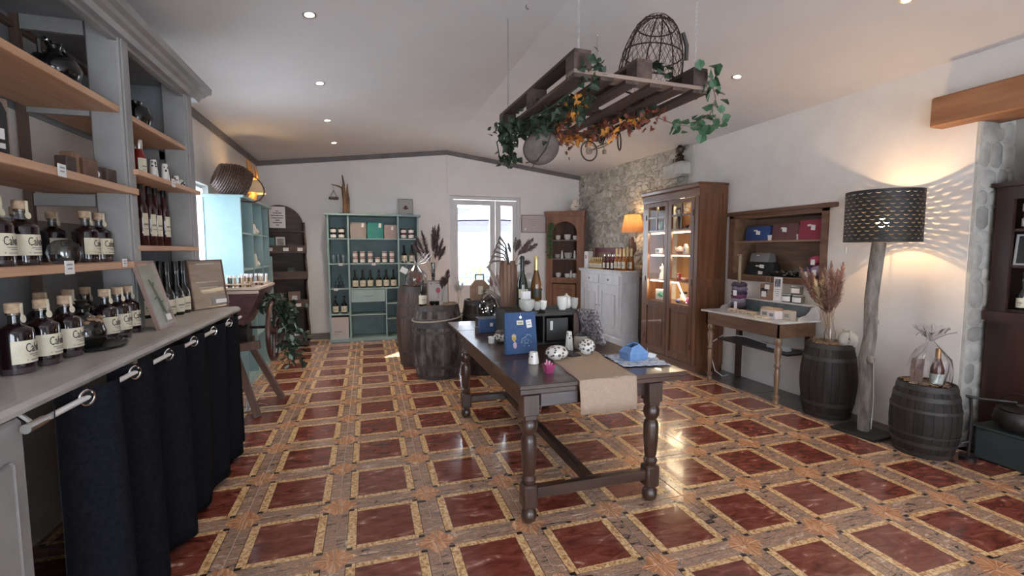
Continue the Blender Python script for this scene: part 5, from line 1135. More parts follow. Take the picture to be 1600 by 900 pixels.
for i, (x, y, dx, dy, h, c, lab) in enumerate([(3.86, 4.16, .06, .10, .03, (.55, .38, .30), 'open white tray of pink soap, left on the marble top'), (3.83, 4.00, .06, .09, .035, (.5, .42, .30), 'low white box on the marble top, second from left'), (3.82, 3.87, .07, .10, .035, (.48, .38, .25), 'tan soap box in front on the marble top'), (3.88, 3.72, .09, .10, .08, (.58, .52, .5), 'tall white soap carton in the middle of the marble top'), (3.97, 3.75, .09, .22, .085, (.45, .32, .24), 'row of pinkish soaps behind the cartons on the marble top'), (3.85, 3.60, .09, .10, .08, (.6, .55, .56), 'white lavender soap carton on the marble top'), (3.92, 3.50, .07, .10, .085, (.44, .39, .32), 'grey-beige round-cornered soap carton, right on the marble top'), (3.75, 3.66, .07, .13, .02, (.58, .5, .38), 'flat white soap sleeve in front of the cartons')]):
    t = thing('soap_box', lab, 'soap', (x, y, .82), random.uniform(-.15, .15), 'soaps on the marble washstand')
    MB().box((0, 0, h/2), (dx, dy, h), bev=.004).obj('carton', M('soap_%d' % i, c, None, 1, .6), t); MB().box((0, 0, h+.002), (dx*.9, dy*.9, .004)).obj('soap', M('soap_tan', (.55, .40, .28), None, 1, .6), t); MB().box((-dx/2-.001, 0, h*.5), (.001, dy*.5, h*.4)).obj('print', ink_grey, t)
gb = thing('gift_bag', 'brown kraft carry bag with string handle on the splashback shelf', 'bag', (4.13, 3.965, .965))
MB().box((0, 0, .085), (.07, .14, .17)).obj('bag', M('brown_kraft', (.20, .11, .07), (.27, .16, .11), 20, .7), gb); MB().tube([(0, .03, .17), (0, .03, .25), (0, -.02, .25), (0, -.02, .17)], .003, 5).obj('handle', straw, gb); MB().box((-.037, .02, .06), (.002, .06, .06)).box((-.037, -.02, .14), (.002, .06, .05)).obj('price_tag', paper, gb); MB().box((-.036, .02, .10), (.001, .09, .05)).obj('print', ink, gb)
lf = thing('leaflet', 'upright white leaflet with a dark portrait photo on the splashback shelf', 'leaflet', (4.13, 3.84, .965)); MB().box((0, 0, .125), (.012, .10, .25)).obj('sheet', paper, lf); MB().box((-.007, 0, .19), (.001, .07, .085)).obj('photo', M('blue_grey_photo', (.05, .055, .08), (.3, .28, .3), 30, .4), lf)
for q in range(4): MB().box((-.007, 0, .12-.022*q), (.001, .07-.01*q, .005)).obj('print_line', ink_grey, lf)
jr = jar(.085, .055, M('tin_lid', (.35, .34, .32), None, 1, .3, .7), M('greenish_glass', (.12, .12, .09), None, 1, .1, coat=.4), name='candle_jar')
for i, (y, z) in enumerate([(3.715, .965), (3.59, .965), (3.61, 1.055)]):
    lab = 'glass candle jar on the splashback shelf, %s' % ['left one', 'right one below', 'stacked on the right one'][i]
    if i == 0: jr.location = (4.13, y, z); jr.rotation_euler.z = -R9; jr['label'] = lab; jr['group'] = 'candle jars on the splashback'
    else: dup(jr, (4.13, y, z), -R9, lab)

# ---------------------------------------------------------------- barrels
def barrel(name, label, loc, r0, rb, h, mat, hoopm, hoops, staves=24, rz=0, bevel=True, topmat=None):
    t = thing(name, label, 'barrel', loc, rz)
    prof = lambda s: r0+(rb-r0)*math.sin(PI*min(1, max(0, s)))**.9
    for k in range(staves):
        a0 = 2*PI*k/staves+.006; a1 = 2*PI*(k+1)/staves-.006; b = MB(); rows_ = []
        for j in range(9):
            s = j/8; r = prof(s); rows_.append([b.b.verts.new((r*math.cos(a0), r*math.sin(a0), h*s)), b.b.verts.new((r*1.004*math.cos((a0+a1)/2), r*1.004*math.sin((a0+a1)/2), h*s)), b.b.verts.new((r*math.cos(a1), r*math.sin(a1), h*s)), b.b.verts.new(((r-.02)*math.cos(a1), (r-.02)*math.sin(a1), h*s)), b.b.verts.new(((r-.02)*math.cos(a0), (r-.02)*math.sin(a0), h*s))])
        for p, q in zip(rows_, rows_[1:]):
            for u in range(5): b.b.faces.new((p[u], p[(u+1) % 5], q[(u+1) % 5], q[u]))
        b.b.faces.new(list(reversed(rows_[0]))); b.b.faces.new(rows_[-1]); b.obj('stave', mat, t)
    for z0, z1 in hoops:
        pts = [(prof(z0+(z1-z0)*q/3)+.004, h*(z0+(z1-z0)*q/3)) for q in range(4)]
        MB().lathe(pts+[(pts[-1][0]-.006, pts[-1][1]), (pts[0][0]-.006, pts[0][1])], 36, cap=False).obj('hoop', hoopm, t)
    MB().cyl((0, 0, h-.045), prof(.95)-.012, .02, 32).obj('barrel_head', topmat or mat, t)
    MB().cyl((0, 0, .03), prof(.05)-.012, .02, 24).obj('bottom', mat, t)
    return t
HOOP = [(.0, .07), (.13, .19), (.30, .35), (.65, .70), (.81, .87), (.93, 1.0)]
barrel('wine_barrel', 'near-black barrel with dried grasses on top beside the floor lamp', (3.995, 3.13, 0), .175, .222, .665, barrel_dark, hoop_dark, [(.0, .06), (.17, .22), (.78, .83), (.94, 1)])
barrel('wine_barrel', 'dark ribbed barrel carrying the cellophane gift at the far right', (3.925, 2.31, 0), .165, .207, .525, barrel_dark, hoop_dark, [(.0, .07), (.16, .22), (.30, .335), (.64, .68), (.80, .86), (.93, 1)])
def dried(parent_t, stems, mat, seed, plume=.035, stem_len=.2, plen=.2, fluff=90, stemm=None, name='plume'):
    """dried grasses: each stem one object part, plume of fine blades"""
    rd = random.Random(seed)
    for (x0, y0, z0, x1, y1, z1) in stems:
        a = Vector((x0, y0, z0)); e = Vector((x1, y1, z1)); d = (e-a); mid_ = a+d*.5+Vector((0, 0, .03))
        st = MB().tube([a, mid_, e], [.003, .0025, .001], 5).obj('stem', stemm or straw, parent_t)
        b = MB(); ax = (e-mid_).normalized()
        for k in range(fluff):
            s = rd.random(); p = mid_.lerp(e, s*1.1); w = plume*math.sin(PI*min(1, .15+s*.85))
            u = Vector((rd.gauss(0, 1), rd.gauss(0, 1), rd.gauss(0, .5))).normalized(); q = p+u*w+ax*plume*.9; sd_ = u.cross(ax).normalized()*.0055
            b.face([p-sd_, p+sd_, q+sd_*.3, q-sd_*.3])
        b.obj(name, mat, parent_t)['kind'] = 'stuff'
vs = thing('glass_vase', 'clear glass vase holding pink pampas grass on the near-black barrel', 'vase', (3.95, 3.10, .665))
MB().lathe([(.03, 0), (.042, .02), (.045, .09), (.028, .15), (.022, .20), (.03, .235), (.028, .235), (.02, .2), (.026, .15), (.042, .09), (.038, .02), (0, .01)], 20, cap=False).obj('body', clear, vs)
pg = thing('pampas_bouquet', 'bouquet of pink and cream pampas grass in the clear vase', 'dried flowers', (3.95, 3.10, .69))
dr_stems = []
rd = random.Random(5)
for k in range(13):
    a = rd.uniform(0, 6.28); r = rd.uniform(.05, .20); dr_stems.append((0, 0, 0, -.04+r*math.cos(a), .06+r*math.sin(a), rd.uniform(.42, .66)))
dried(pg, dr_stems, pampas_mat, 5, .05, fluff=200)
dried(pg, [(0, 0, 0, -.13, -.02, .56), (0, 0, 0, -.14, .04, .50)], pampas_cream, 6, .05, fluff=160)
jg = thing('round_jug', 'round cream ceramic jug with small dark mark on the near-black barrel', 'jug', (4.07, 3.02, .62))
MB().lathe([(.04, 0), (.07, .04), (.078, .08), (.07, .12), (.04, .15), (.045, .175), (.04, .175), (0, .1)], 22).obj('body', MATS['cream_ceramic'], jg); MB().tube([(-.03, -.04, .16), (-.07, -.07, .17), (-.09, -.09, .11), (-.06, -.05, .06)], .008).obj('handle', MATS['cream_ceramic'], jg); MB().cyl((-.055, -.055, .10), .01, .004, 12, rot=(PI/2, 0, -PI/4)).obj('mark', ink, jg)
def nest(name, label, loc, r, seed, n=160, mat=straw):
    b = MB(); rd = random.Random(seed)
    for k in range(n):
        a = rd.uniform(0, 6.28); q = r*math.sqrt(rd.random()); p = Vector((q*math.cos(a), q*math.sin(a), rd.uniform(0, .03))); d = Vector((rd.uniform(-1, 1), rd.uniform(-1, 1), rd.uniform(-.2, .25)))*.045
        b.tube([p-d, p+Vector((0, 0, .008)), p+d], .0022, 3)
    return tag(b.obj(name, mat, loc=loc), label, 'straw', kind='stuff')
nest('straw_bedding', 'loose straw bedding on the near-black barrel under the vase', (3.995, 3.13, .645), .14, 1)
nest('straw_bedding', 'loose straw bedding under the cellophane gift', (3.925, 2.31, .505), .12, 2)

# cellophane gift on the small barrel: bottle, box and film
def cello_wrap(parent, r, h, knot, top, seed, squash=(1, 1)):
    b = MB(); rd = random.Random(seed); n = 26; rings = []
    prof = [(r*.80, 0), (r, h*.15), (r*1.02, h*.45), (r*.92, h*.7), (r*.62, h*.9), (r*.12, knot), (r*.32, knot+top*.3), (r*.62, knot+top*.65), (r*.9, knot+top)]
    for i, (q, z) in enumerate(prof):
        rings.append([b.b.verts.new((q*(1+rd.uniform(-.13, .13))*math.cos(2*PI*k/n)*squash[0], q*(1+rd.uniform(-.13, .13))*math.sin(2*PI*k/n)*squash[1], z+(rd.uniform(-.25, .12)*top if i == len(prof)-1 else rd.uniform(-.006, .006)))) for k in range(n)])
    for p, q in zip(rings, rings[1:]):
        for k in range(n): b.b.faces.new((p[k], p[(k+1) % n], q[(k+1) % n], q[k]))
    return b.obj('cellophane', cello, parent)
gx = thing('gift_basket', 'cellophane wrapped gift basket with bow on the small dark barrel', 'gift', (3.90, 2.285, .51), .5)
cello_wrap(gx, .115, .29, .33, .11, 4)
b = MB(); rd = random.Random(12)
for k in range(9):
    a = rd.uniform(0, 6.28); l_ = rd.uniform(.10, .17); b.tube([(0, 0, .33), (l_*.6*math.cos(a), l_*.6*math.sin(a), .33+rd.uniform(.03, .09)), (l_*math.cos(a), l_*math.sin(a), .33+rd.uniform(.0, .13))], .0035, 4)
b.obj('ribbon', M('silver_ribbon', (.70, .70, .72), None, 1, .15, .6), gx)
g2 = thing('cider_bottle', 'amber bottle with pale label inside the cellophane gift', 'bottle', (3.915, 2.245, .515), -.9)
MB().lathe([(.038, 0), (.04, .01), (.04, .13), (.028, .17), (.016, .21), (.014, .27)], 18).obj('body', M('brown_bottle', (.09, .025, .01), None, 1, .08, coat=.5), g2); MB().lathe([(.017, .19), (.017, .275), (0, .28)], 14).obj('foil', M('copper_foil', (.5, .26, .10), None, 1, .3, .8), g2)
MB().lathe([(.0412, .02), (.0412, .095)], 18, cap=False).obj('label', M('greenish_label', (.38, .42, .36), None, 1, .6), g2)
g3 = thing('gift_carton', 'brown carton with blue-grey sticker inside the cellophane gift', 'box', (3.855, 2.335, .515), .5); MB().box((0, 0, .09), (.09, .07, .18)).obj('carton', M('choc_carton', (.16, .10, .08), None, 1, .6), g3); MB().box((.0, -.036, .10), (.06, .002, .08)).obj('sticker', M('sticker_blue', (.35, .38, .45), None, 1, .5), g3)

# ---------------------------------------------------------------- floor lamp: birch trunk and pierced drum shade
fl_ = thing('floor_lamp', 'floor lamp of a rough tree trunk with pierced black drum shade', 'lamp', (3.865, 2.70, 0))
MB().box((.0, .0, .012), (.30, .34, .022), rot=(0, 0, .1), bev=.004).obj('base_plate', M('black_plate', (.012, .012, .013), None, 1, .5), fl_)
pts = [(.0, 0, .02), (.0, 0, .30), (-.01, .01, .62), (.005, -.005, .80), (.0, .0, 1.10), (.012, -.008, 1.35), (.02, -.02, 1.56)]
MB().tube(pts, [.042, .046, .050, .045, .046, .048, .048], 12).sph((-.02, -.035, .62), .032, (1, 1, 1.3), 2).sph((.03, -.03, .92), .02, (1, 1, 1.4), 1).obj('trunk', bark, fl_)
MB().tube([(.02, -.045, .04), (.05, -.03, .3), (.052, -.01, .6)], .004, 6).obj('cord', M('white_cord', (.55, .55, .53), None, 1, .4), fl_)
MB().tube([(-.17, .10, 1.52), (-.17, .10, 1.46)], .0025, 5).obj('pull_cord', MATS['white_cord'], fl_)
# pierced drum: one cell per scallop, the opening is a real crescent cut
SR, SZ0, SZ1 = .250, 1.565, 1.955
nc, nr = 27, 13; cw, ch = 2*PI/nc, (SZ1-SZ0-.02)/nr
b = MB(); K = 10
for j in range(nr):
    for i in range(nc):
        a0 = (i+.5*(j % 2))*cw; z0 = SZ0+.01+j*ch
        # hole outline: lower arc and shallower upper arc
        lo = [(.15+.70*k/K, .62-.36*math.sin(PI*k/K)) for k in range(K+1)]
        up = [(.85-.70*k/K, .62-.15*math.sin(PI*k/K)) for k in range(1, K)]
        hole = lo+up; n = len(hole)
        cx0, cy0 = .5, .40
        outer = []
        for (u, v_) in hole:
            du, dv = u-.5, v_-.35
            t_ = min((.5/abs(du)) if abs(du) > 1e-6 else 9, (.65/dv if dv > 1e-6 else 9) if dv > 0 else (.35/abs(dv) if dv < -1e-6 else 9))
            outer.append((.5+du*t_, .35+dv*t_))
        P = lambda u, v_: (SR*math.cos(a0+u*cw), SR*math.sin(a0+u*cw), z0+v_*ch)
        H_ = [b.b.verts.new(P(*q)) for q in hole]; O_ = [b.b.verts.new(P(*q)) for q in outer]
        for k in range(n):
            k2 = (k+1) % n
            b.b.faces.new((H_[k], H_[k2], O_[k2], O_[k]))
            # fill the square's corner where neighbours end on different sides
            p, q = outer[k], outer[k2]
            for cxx, cyy in ((0, 0), (1, 0), (1, 1), (0, 1)):
                if (abs(p[0]-cxx) < 1e-4 and abs(q[1]-cyy) < 1e-4 and abs(p[1]-cyy) > 1e-4) or (abs(p[1]-cyy) < 1e-4 and abs(q[0]-cxx) < 1e-4 and abs(p[0]-cxx) > 1e-4):
                    b.b.faces.new((O_[k], O_[k2], b.b.verts.new(P(cxx, cyy))))
bmesh.ops.remove_doubles(b.b, verts=b.b.verts[:], dist=.0003)
b.lathe([(SR, SZ0-.004), (SR, SZ0+.0101)], 104, cap=False).lathe([(SR, SZ1-.0101), (SR, SZ1+.002)], 104, cap=False)
shade = b.obj('lamp_shade', M('black_gold_shade', (.012, .010, .010), None, 1, .6), fl_, (.03, -.03, 0))
for f_ in shade.data.polygons: f_.use_smooth = True
b = MB()
for k in range(3): a = k*2*PI/3+.4; b.tube([(.03, -.03, 1.60), (.03+SR*math.cos(a), -.03+SR*math.sin(a), 1.59)], .003, 5)
b.obj('shade_spider', iron, fl_)
MB().sph((.03, -.03, 1.70), .045, (1, 1, 1.1)).obj('bulb', M('amber_bulb', (1, .62, .25), None, 1, .5, emit=30), fl_)
MB().cyl((.03, -.03, 1.62), .02, .08, 12).obj('socket', iron, fl_)
plight(fl_, (.03, -.03, 1.78), 7, (1, .64, .33), .012)

# ---------------------------------------------------------------- recess: dark bookcase, cauldron, teal box
rb = thing('dark_bookcase', 'dark brown bookcase standing in the recess at the right edge', 'bookcase', (4.55, 1.85, 0))
def Rb(b, nm, mt): return b.obj(nm, mt, rb, (-4.55, -1.85, 0))
dk = M('mahogany_dark', (.022, .009, .007), (.048, .02, .015), (10, 10, 1.4), .4)
bx0, bx1, by0, by1 = 4.40, 4.61, 1.10, 2.235
Rb(MB().ring('x', by0, by1, 0, 1.95, .10, bx0, bx0+.03, .09, .98), 'front_frame', dk)
Rb(MB().span((bx0+.031, by1-.02, 0), (bx1, by1, 1.95)), 'side_board', dk); Rb(MB().span((bx0+.031, by0, 0), (bx1, by0+.02, 1.95)), 'side_board', dk)
Rb(MB().span((bx1-.02, by0, 0), (bx1, by1, 1.95)), 'back_board', dk); Rb(MB().span((bx0-.03, by0-.03, 1.951), (bx1, by1+.02, 1.98)), 'top_board', dk); Rb(MB().span((bx0-.03, by0-.02, .98), (bx0-.001, by1+.01, 1.05)), 'moulding', dk)
for z in (1.05, 1.37, 1.63): Rb(MB().span((bx0+.03, by0, z), (bx1-.02, by1, z+.02)), 'shelf', dk)
jr2 = jar(.10, .04, chrome, M('dark_red_jam', (.10, .02, .015), None, 1, .1, coat=.4), name='jam_jar')
for i, (y, z) in enumerate([(2.08, 1.65), (1.99, 1.65), (2.08, 1.755)]):
    lab = 'dark jar with shiny lid in the recess bookcase, %s' % ['lower left', 'lower right', 'stacked on the left one'][i]
    if i == 0: jr2.location = (4.48, y, z); jr2.rotation_euler.z = -R9; jr2['label'] = lab; jr2['group'] = 'jars in the recess bookcase'
    else: dup(jr2, (4.48, y, z), -R9, lab)
f_, p_ = frame('picture_frame', 'small white-framed dark picture in the recess bookcase', .16, .22, (4.44, 2.05, 1.39), -R9, .1, M('grey_white_frame', (.4, .4, .4), None, 1, .4), ink, .012)
dup(wb_, (4.47, 2.08, 1.07), -R9, 'black wine bottle with white label in the recess bookcase', 'bottle in the recess bookcase', .75)
t = thing('carved_figure', 'reddish carved wooden figure on top of the recess bookcase', 'figurine', (4.50, 2.06, 1.98)); MB().lathe([(.06, 0), (.07, .05), (.05, .10), (.06, .15), (.035, .19), (.045, .23), (.0, .27)], 14).tube([(-.03, 0, .22), (-.05, 0, .29)], [.02, .01]).tube([(.03, 0, .22), (.04, 0, .29)], [.02, .01]).obj('body', M('terracotta', (.16, .08, .055), (.24, .13, .09), 12, .8), t)
bxx = thing('storage_chest', 'dark teal wooden chest under the iron pot in the recess', 'chest', (4.26, 1.93, 0)); MB().box((0, -.0, .12), (.20, .40, .23), bev=.01).obj('chest', M('dark_teal_paint', (.022, .032, .032), (.034, .047, .046), 8, .6), bxx); MB().box((0, 0, .24), (.22, .42, .015)).obj('lid', MATS['dark_teal_paint'], bxx)
pt_ = thing('iron_cauldron', 'black iron cauldron with hoop handle on the dark chest', 'pot', (4.25, 1.94, .248)); MB().lathe([(.06, 0), (.11, .03), (.135, .08), (.125, .13), (.11, .15), (.12, .16), (.10, .16), (.05, .03)], 24).obj('pot', iron, pt_); MB().lathe([(.118, .158), (.09, .175), (.03, .185), (.02, .20), (0, .205)], 20).obj('lid', iron, pt_)
MB().tube([(0, .12*math.cos(PI*k/10), .15+.11*math.sin(PI*k/10)) for k in range(11)], .006, 6).obj('handle', iron, pt_)
ph = thing('iron_hook', 'black iron hook handle leaning beside the stone jamb', 'tool', (4.09, 2.12, 0)); MB().tube([(0, 0, .0), (0, 0, .12), (.0, 0, .34), (.0, .01, .44), (-.02, .03, .455), (.03, -.03, .45), (.16, -.16, .45)], .010, 8).tube([(0, 0, .13), (-.03, .03, .11), (-.04, .04, .13)], .010, 8).cyl((0, 0, .01), .05, .02, 14).obj('rod', iron, ph)

# ================================================================ CENTRE TABLE
TZ = .785
tb_ = thing('refectory_table', 'long dark oak draw-leaf table with turned legs in the middle of the shop', 'table', (1.22, 3.2, 0))
def Tt(b, nm, mt, par=None, loc=(-1.22, -3.2, 0)): return b.obj(nm, mt, par or tb_, loc)
TX0, TX1 = .752, 1.80
Tt(MB().span((TX0, 2.86, TZ-.045), (TX1, 4.08, TZ-.001), bev=.003), 'tabletop', dark_oak)
Tt(MB().span((TX0, 2.285, TZ-.025), (TX1, 2.859, TZ), bev=.003).span((TX0+.005, 2.295, TZ-.055), (TX1-.005, 2.859, TZ-.026), bev=.003), 'end_leaf', M('dark_oak_x', (.030, .015, .010), (.065, .033, .022), (1.3, 16, 16), .28, bump=.04, coat=.25))
Tt(MB().span((TX0, 4.081, TZ-.025), (TX1, 4.60, TZ), bev=.003), 'end_leaf', MATS['dark_oak_x'])
Tt(MB().span((.80, 2.34, .63), (.825, 4.08, TZ-.056)), 'apron', dark_oak); Tt(MB().span((1.595, 2.34, .63), (1.62, 4.08, TZ-.056)), 'apron', dark_oak)
Tt(MB().span((.86, 2.335, .645), (1.56, 2.36, TZ-.056)), 'apron', MATS['dark_oak_x']); Tt(MB().span((.86, 4.07, .645), (1.56, 4.095, TZ-.056)), 'apron', MATS['dark_oak_x'])
Tt(MB().span((.88, 2.31, .655), (1.10, 2.335, TZ-.060), bev=.003), 'drawer_front', M('worn_oak', (.06, .05, .05), (.12, .10, .10), (1.3, 12, 12), .45))
def tleg(x, y):
    b = MB().box((x, y, .67), (.092, .092, .115), bev=.004).box((x, y, .60), (.072, .072, .035), bev=.006)
    b.box((x, y, .155), (.088, .088, .135), bev=.012)
    b.lathe([(.026, 0), (.040, .012), (.046, .04), (.040, .068), (.026, .082), (.03, .09)], 20, c=(x, y, 0))
    b.lathe([(.030, .22), (.038, .235), (.042, .25), (.036, .262), (.030, .27), (.036, .285), (.044, .40), (.045, .46), (.040, .485), (.032, .495), (.030, .50), (.044, .525), (.048, .548), (.044, .572), (.03, .592)], 20, c=(x, y, 0)); return b
for x in (.820, 1.592):
    for y in (2.335, 4.05): Tt(tleg(x, y), 'leg', dark_oak_v)
for y in (2.335, 4.05): Tt(MB().box((1.206, y, .165), (.70, .05, .06), bev=.006), 'stretcher', MATS['dark_oak_x'])
Tt(MB().box((1.206, 3.19, .17), (.055, 1.67, .055), bev=.006), 'stretcher', dark_oak)
rn = thing('burlap_runner', 'tan burlap runner lying on the table and hanging over its near end', 'table runner', (1.27, 2.5, TZ))
b = MB(); pr_ = []
rows_ = [(2.93, .004)]+[(2.93-.65*k/12, .004) for k in range(1, 13)]+[(2.272, -.004), (2.268, -.05), (2.266, -.12), (2.268, -.19)]
nx = 12; g = []
for j, (y, z) in enumerate(rows_):
    t_ = j/len(rows_)
    g.append([b.b.verts.new((1.095+(.37-.02*t_)*i/nx+.06*max(0, (y-2.35)/.6)+(.004*math.sin(j*1.3)), y+(.004*math.sin(i*1.4) if z < 0 else 0), TZ+z+(.0018*math.sin(i*1.1+j*.9) if z > 0 else 0))) for i in range(nx+1)])
for p, q in zip(g, g[1:]):
    for i in range(nx): b.b.faces.new((p[i], p[i+1], q[i+1], q[i]))
b.smooth = True; o = b.obj('cloth', burlap, rn, (-1.27, -2.5, -TZ)); md = o.modifiers.new('s', 'SOLIDIFY'); md.thickness = .003

# ---- goods on the table
tube_vase(.075, .035, .027, 'small white waisted ceramic cup near the left table edge', (.99, 2.73, TZ), 0, 40, cat='cup')
pk_ = thing('peg_basket', 'tiny magenta basket filled with pink pegs on the table', 'basket', (1.0, 2.50, TZ))
MB().lathe([(.028, 0), (.040, .044), (.046, .044), (.046, .049), (.038, .049), (.026, .004)], 4, cap=False).obj('basket', pink, pk_, rot=(0, 0, PI/4+.1)); MB().cyl((0, 0, .03), .02, .01, 4, rot=(0, 0, 0)).obj('filling', pink, pk_)
for k in range(7): MB().tube([(.012*math.cos(k*.9), .012*math.sin(k*.9), .03), (.024*math.cos(k*.9), .020*math.sin(k*.9), .055+.009*(k % 3))], .0045, 6).obj('peg', M('peg_pink', (.62, .25, .38), None, 1, .5), pk_, label=None)
def pball(name, label, loc, rx, rz_, seed, n, rr, rot=0, cat='lantern'):
    t = thing(name, label, cat, loc, rot)
    b = MB().sph((0, 0, rz_), 1, (rx, rx*.86, rz_), 3); b.obj('shell', white_cer, t)
    rd = random.Random(seed); b = MB(); pts = []
    k = 0
    while len(pts) < n and k < 4000:
        k += 1; a = rd.uniform(0, 6.28); u = rd.uniform(-.55, .95); q = math.sqrt(1-u*u); d = Vector((q*math.cos(a), q*math.sin(a), u)); r = rd.uniform(*rr)
        if all((d-e).length*rx > (r+s)*1.15 for e, s in pts): pts.append((d, r))
    for d, r in pts:
        p = Vector((d.x*rx, d.y*rx*.86, d.z*rz_)); nrm = Vector((d.x/rx, d.y/(rx*.86), d.z/rz_)).normalized()
        gq = bmesh.ops.create_circle(b.b, cap_ends=True, segments=10, radius=r); Rm = Vector((0, 0, 1)).rotation_difference(nrm).to_matrix()
        bmesh.ops.rotate(b.b, verts=gq['verts'], cent=(0, 0, 0), matrix=Rm); bmesh.ops.translate(b.b, verts=gq['verts'], vec=p+nrm*.0012+Vector((0, 0, rz_)))
    h = b.obj('holes', M('hole_grey', (.10, .085, .075), None, 1, .8), t); h['kind'] = 'stuff'; return t
pball('pierced_lantern', 'white egg-shaped pierced ceramic lantern lying on the table', (1.17, 2.78, TZ), .082, .048, 2, 44, (.006, .013), .4)
pball('pierced_lantern', 'white round pierced ceramic ball beside the calculator on the table', (1.42, 2.85, TZ), .060, .057, 3, 46, (.005, .011))
cal = thing('calculator', 'small black calculator between the two white pierced ceramics', 'calculator', (1.305, 2.86, TZ+.002), .3); MB().box((0, 0, .008), (.085, .12, .014), rot=(.12, 0, 0)).obj('case', M('black_plastic', (.015, .015, .016), None, 1, .35), cal)
b = MB()
for i in range(4):
    for j_ in range(4): b.box((-.028+.018*i, -.042+.018*j_, .0125+.002*j_), (.013, .012, .006))
b.obj('keys', M('dark_keys', (.06, .06, .065), None, 1, .5), cal)['kind'] = 'stuff'
tv = tube_vase(.135, .032, .018, 'tall white conical ceramic pourer with tiny dark heart on the table', (1.37, 3.03, TZ), 0, 41, cat='vase'); MB().box((-.008, -.0285, .092), (.012, .002, .010)).obj('heart', ink, tv)
gj = thing('glass_jar', 'beige-filled glass storage jar with lid beside the crate', 'jar', (1.475, 3.06, TZ)); MB().lathe([(.045, 0), (.05, .01), (.05, .085), (.042, .095)], 20).obj('jar', M('beige_glass', (.33, .29, .24), None, 1, .1, coat=.5), gj); MB().lathe([(.045, .095), (.045, .105), (.02, .115), (.016, .13), (0, .135)], 18).obj('lid', smoke_glass, gj)
# blue bag with patches, standing
bb_ = thing('canvas_bag', 'blue canvas bag with embroidered mermaid and star, standing on the table', 'bag', (1.005, 3.03, TZ)); bb_.rotation_euler = (-.10, 0, .03)
b = MB(); w, h, d = .232, .285, .05
ring = []
for k in range(9):
    s = k/8; ww = w*(1+.01*math.sin(PI*s)-.03*s); dd = d*(1-.55*s)
    ring.append([b.b.verts.new((sx*ww/2, sy*dd/2, h*s)) for sx, sy in ((-1, -.7), (-.94, -1), (-.3, -1.05), (.3, -1.05), (.94, -1), (1, -.7), (1, .7), (.94, 1), (-.94, 1), (-1, .7))])
for a_, c_ in zip(ring, ring[1:]):
    for k in range(10): b.b.faces.new((a_[k], a_[(k+1) % 10], c_[(k+1) % 10], c_[k]))
b.b.faces.new(list(reversed(ring[0]))); b.b.faces.new(ring[-1]); b.smooth = True; bagm = b.obj('body', blue_canvas, bb_)
def onbag(b, nm, mt, x, z, rz=0): o = b.obj(nm, mt, bb_); o.location = (x, -(d/2*(1-.55*z/h))*1.06-.0015, z); o.rotation_euler = (math.atan(.55*d/2/h)*-1, rz, 0); return o
onbag(MB().cyl((0, 0, 0), .0085, .003, 14, rot=(PI/2, 0, 0)).tube([(0, 0, .006), (.003, -.002, .026)], .0012, 4), 'charm', silver, .0, .252)
onbag(MB().box((0, 0, 0), (.048, .002, .030)), 'label', cream_label, -.005, .215); onbag(MB().box((0, -.0015, 0), (.034, .001, .007)).box((0, -.0015, -.007), (.028, .001, .003)), 'label_print', ink_grey, -.005, .215)
pt2 = onbag(MB().box((0, 0, 0), (.040, .002, .055), bev=.0008), 'price_tag', paper, .060, .205, -.12); MB().box((0, -.0015, .012), (.024, .001, .004)).box((0, -.0015, -.006), (.026, .001, .006)).obj('print', ink_grey, pt2)
onbag(MB().cyl((0, 0, .022), .016, .002, 14, rot=(PI/2, 0, 0)), 'patch_hair', M('patch_tan', (.50, .40, .26), None, 1, .8), -.055, .10)
onbag(MB().box((0, -.001, 0), (.030, .002, .014)).box((0, -.001, 0), (.014, .002, .034)).box((0, -.001, 0), (.02, .002, .02), rot=(0, .78, 0)), 'patch_top', M('patch_yellow', (.62, .48, .12), None, 1, .8), -.055, .105)
onbag(MB().sph((0, 0, 0), .014, (1, .12, 1.7), 2), 'patch_skirt', M('patch_lilac', (.48, .32, .42), None, 1, .8), -.050, .062)
star = [(.024*(1 if k % 2 == 0 else .45)*math.sin(2*PI*k/10), 0, .024*(1 if k % 2 == 0 else .45)*math.cos(2*PI*k/10)) for k in range(10)]
onbag(MB().tube(star, .0011, 4, closed=True).tube([(-.035, 0, -.005), (-.03, 0, .018), (-.005, 0, .03), (.01, 0, .045), (.0, 0, .05)], .0013, 4).tube([(.01, 0, .045), (.03, 0, .042), (.038, 0, .030)], .0013, 4).sph((-.036, 0, -.008), .004, (1, .3, 1), 1).sph((.035, 0, -.008), .003, (1, .3, 1), 1).sph((-.02, 0, -.03), .003, (1, .3, 1), 1).box((.018, 0, -.032), (.010, .001, .004)), 'silver_stitching', M('pale_thread', (.50, .58, .66), None, 1, .6), .035, .085)
# pierced bowl with stones, little vase
pb3 = pball('pierced_bowl', 'white pierced bowl with dark pebbles at the foot of the driftwood', (.985, 3.46, TZ), .062, .040, 9, 40, (.006, .010), cat='bowl'); MB().sph((0, 0, .075), .045, (1, 1, .5), 2).obj('pebbles', M('dark_pebbles', (.06, .05, .055), (.2, .18, .18), 60, .5), pb3)
tube_vase(.05, .024, .028, 'small white cup left of the pierced bowl', (.90, 3.44, TZ), 0, 44, cat='cup')
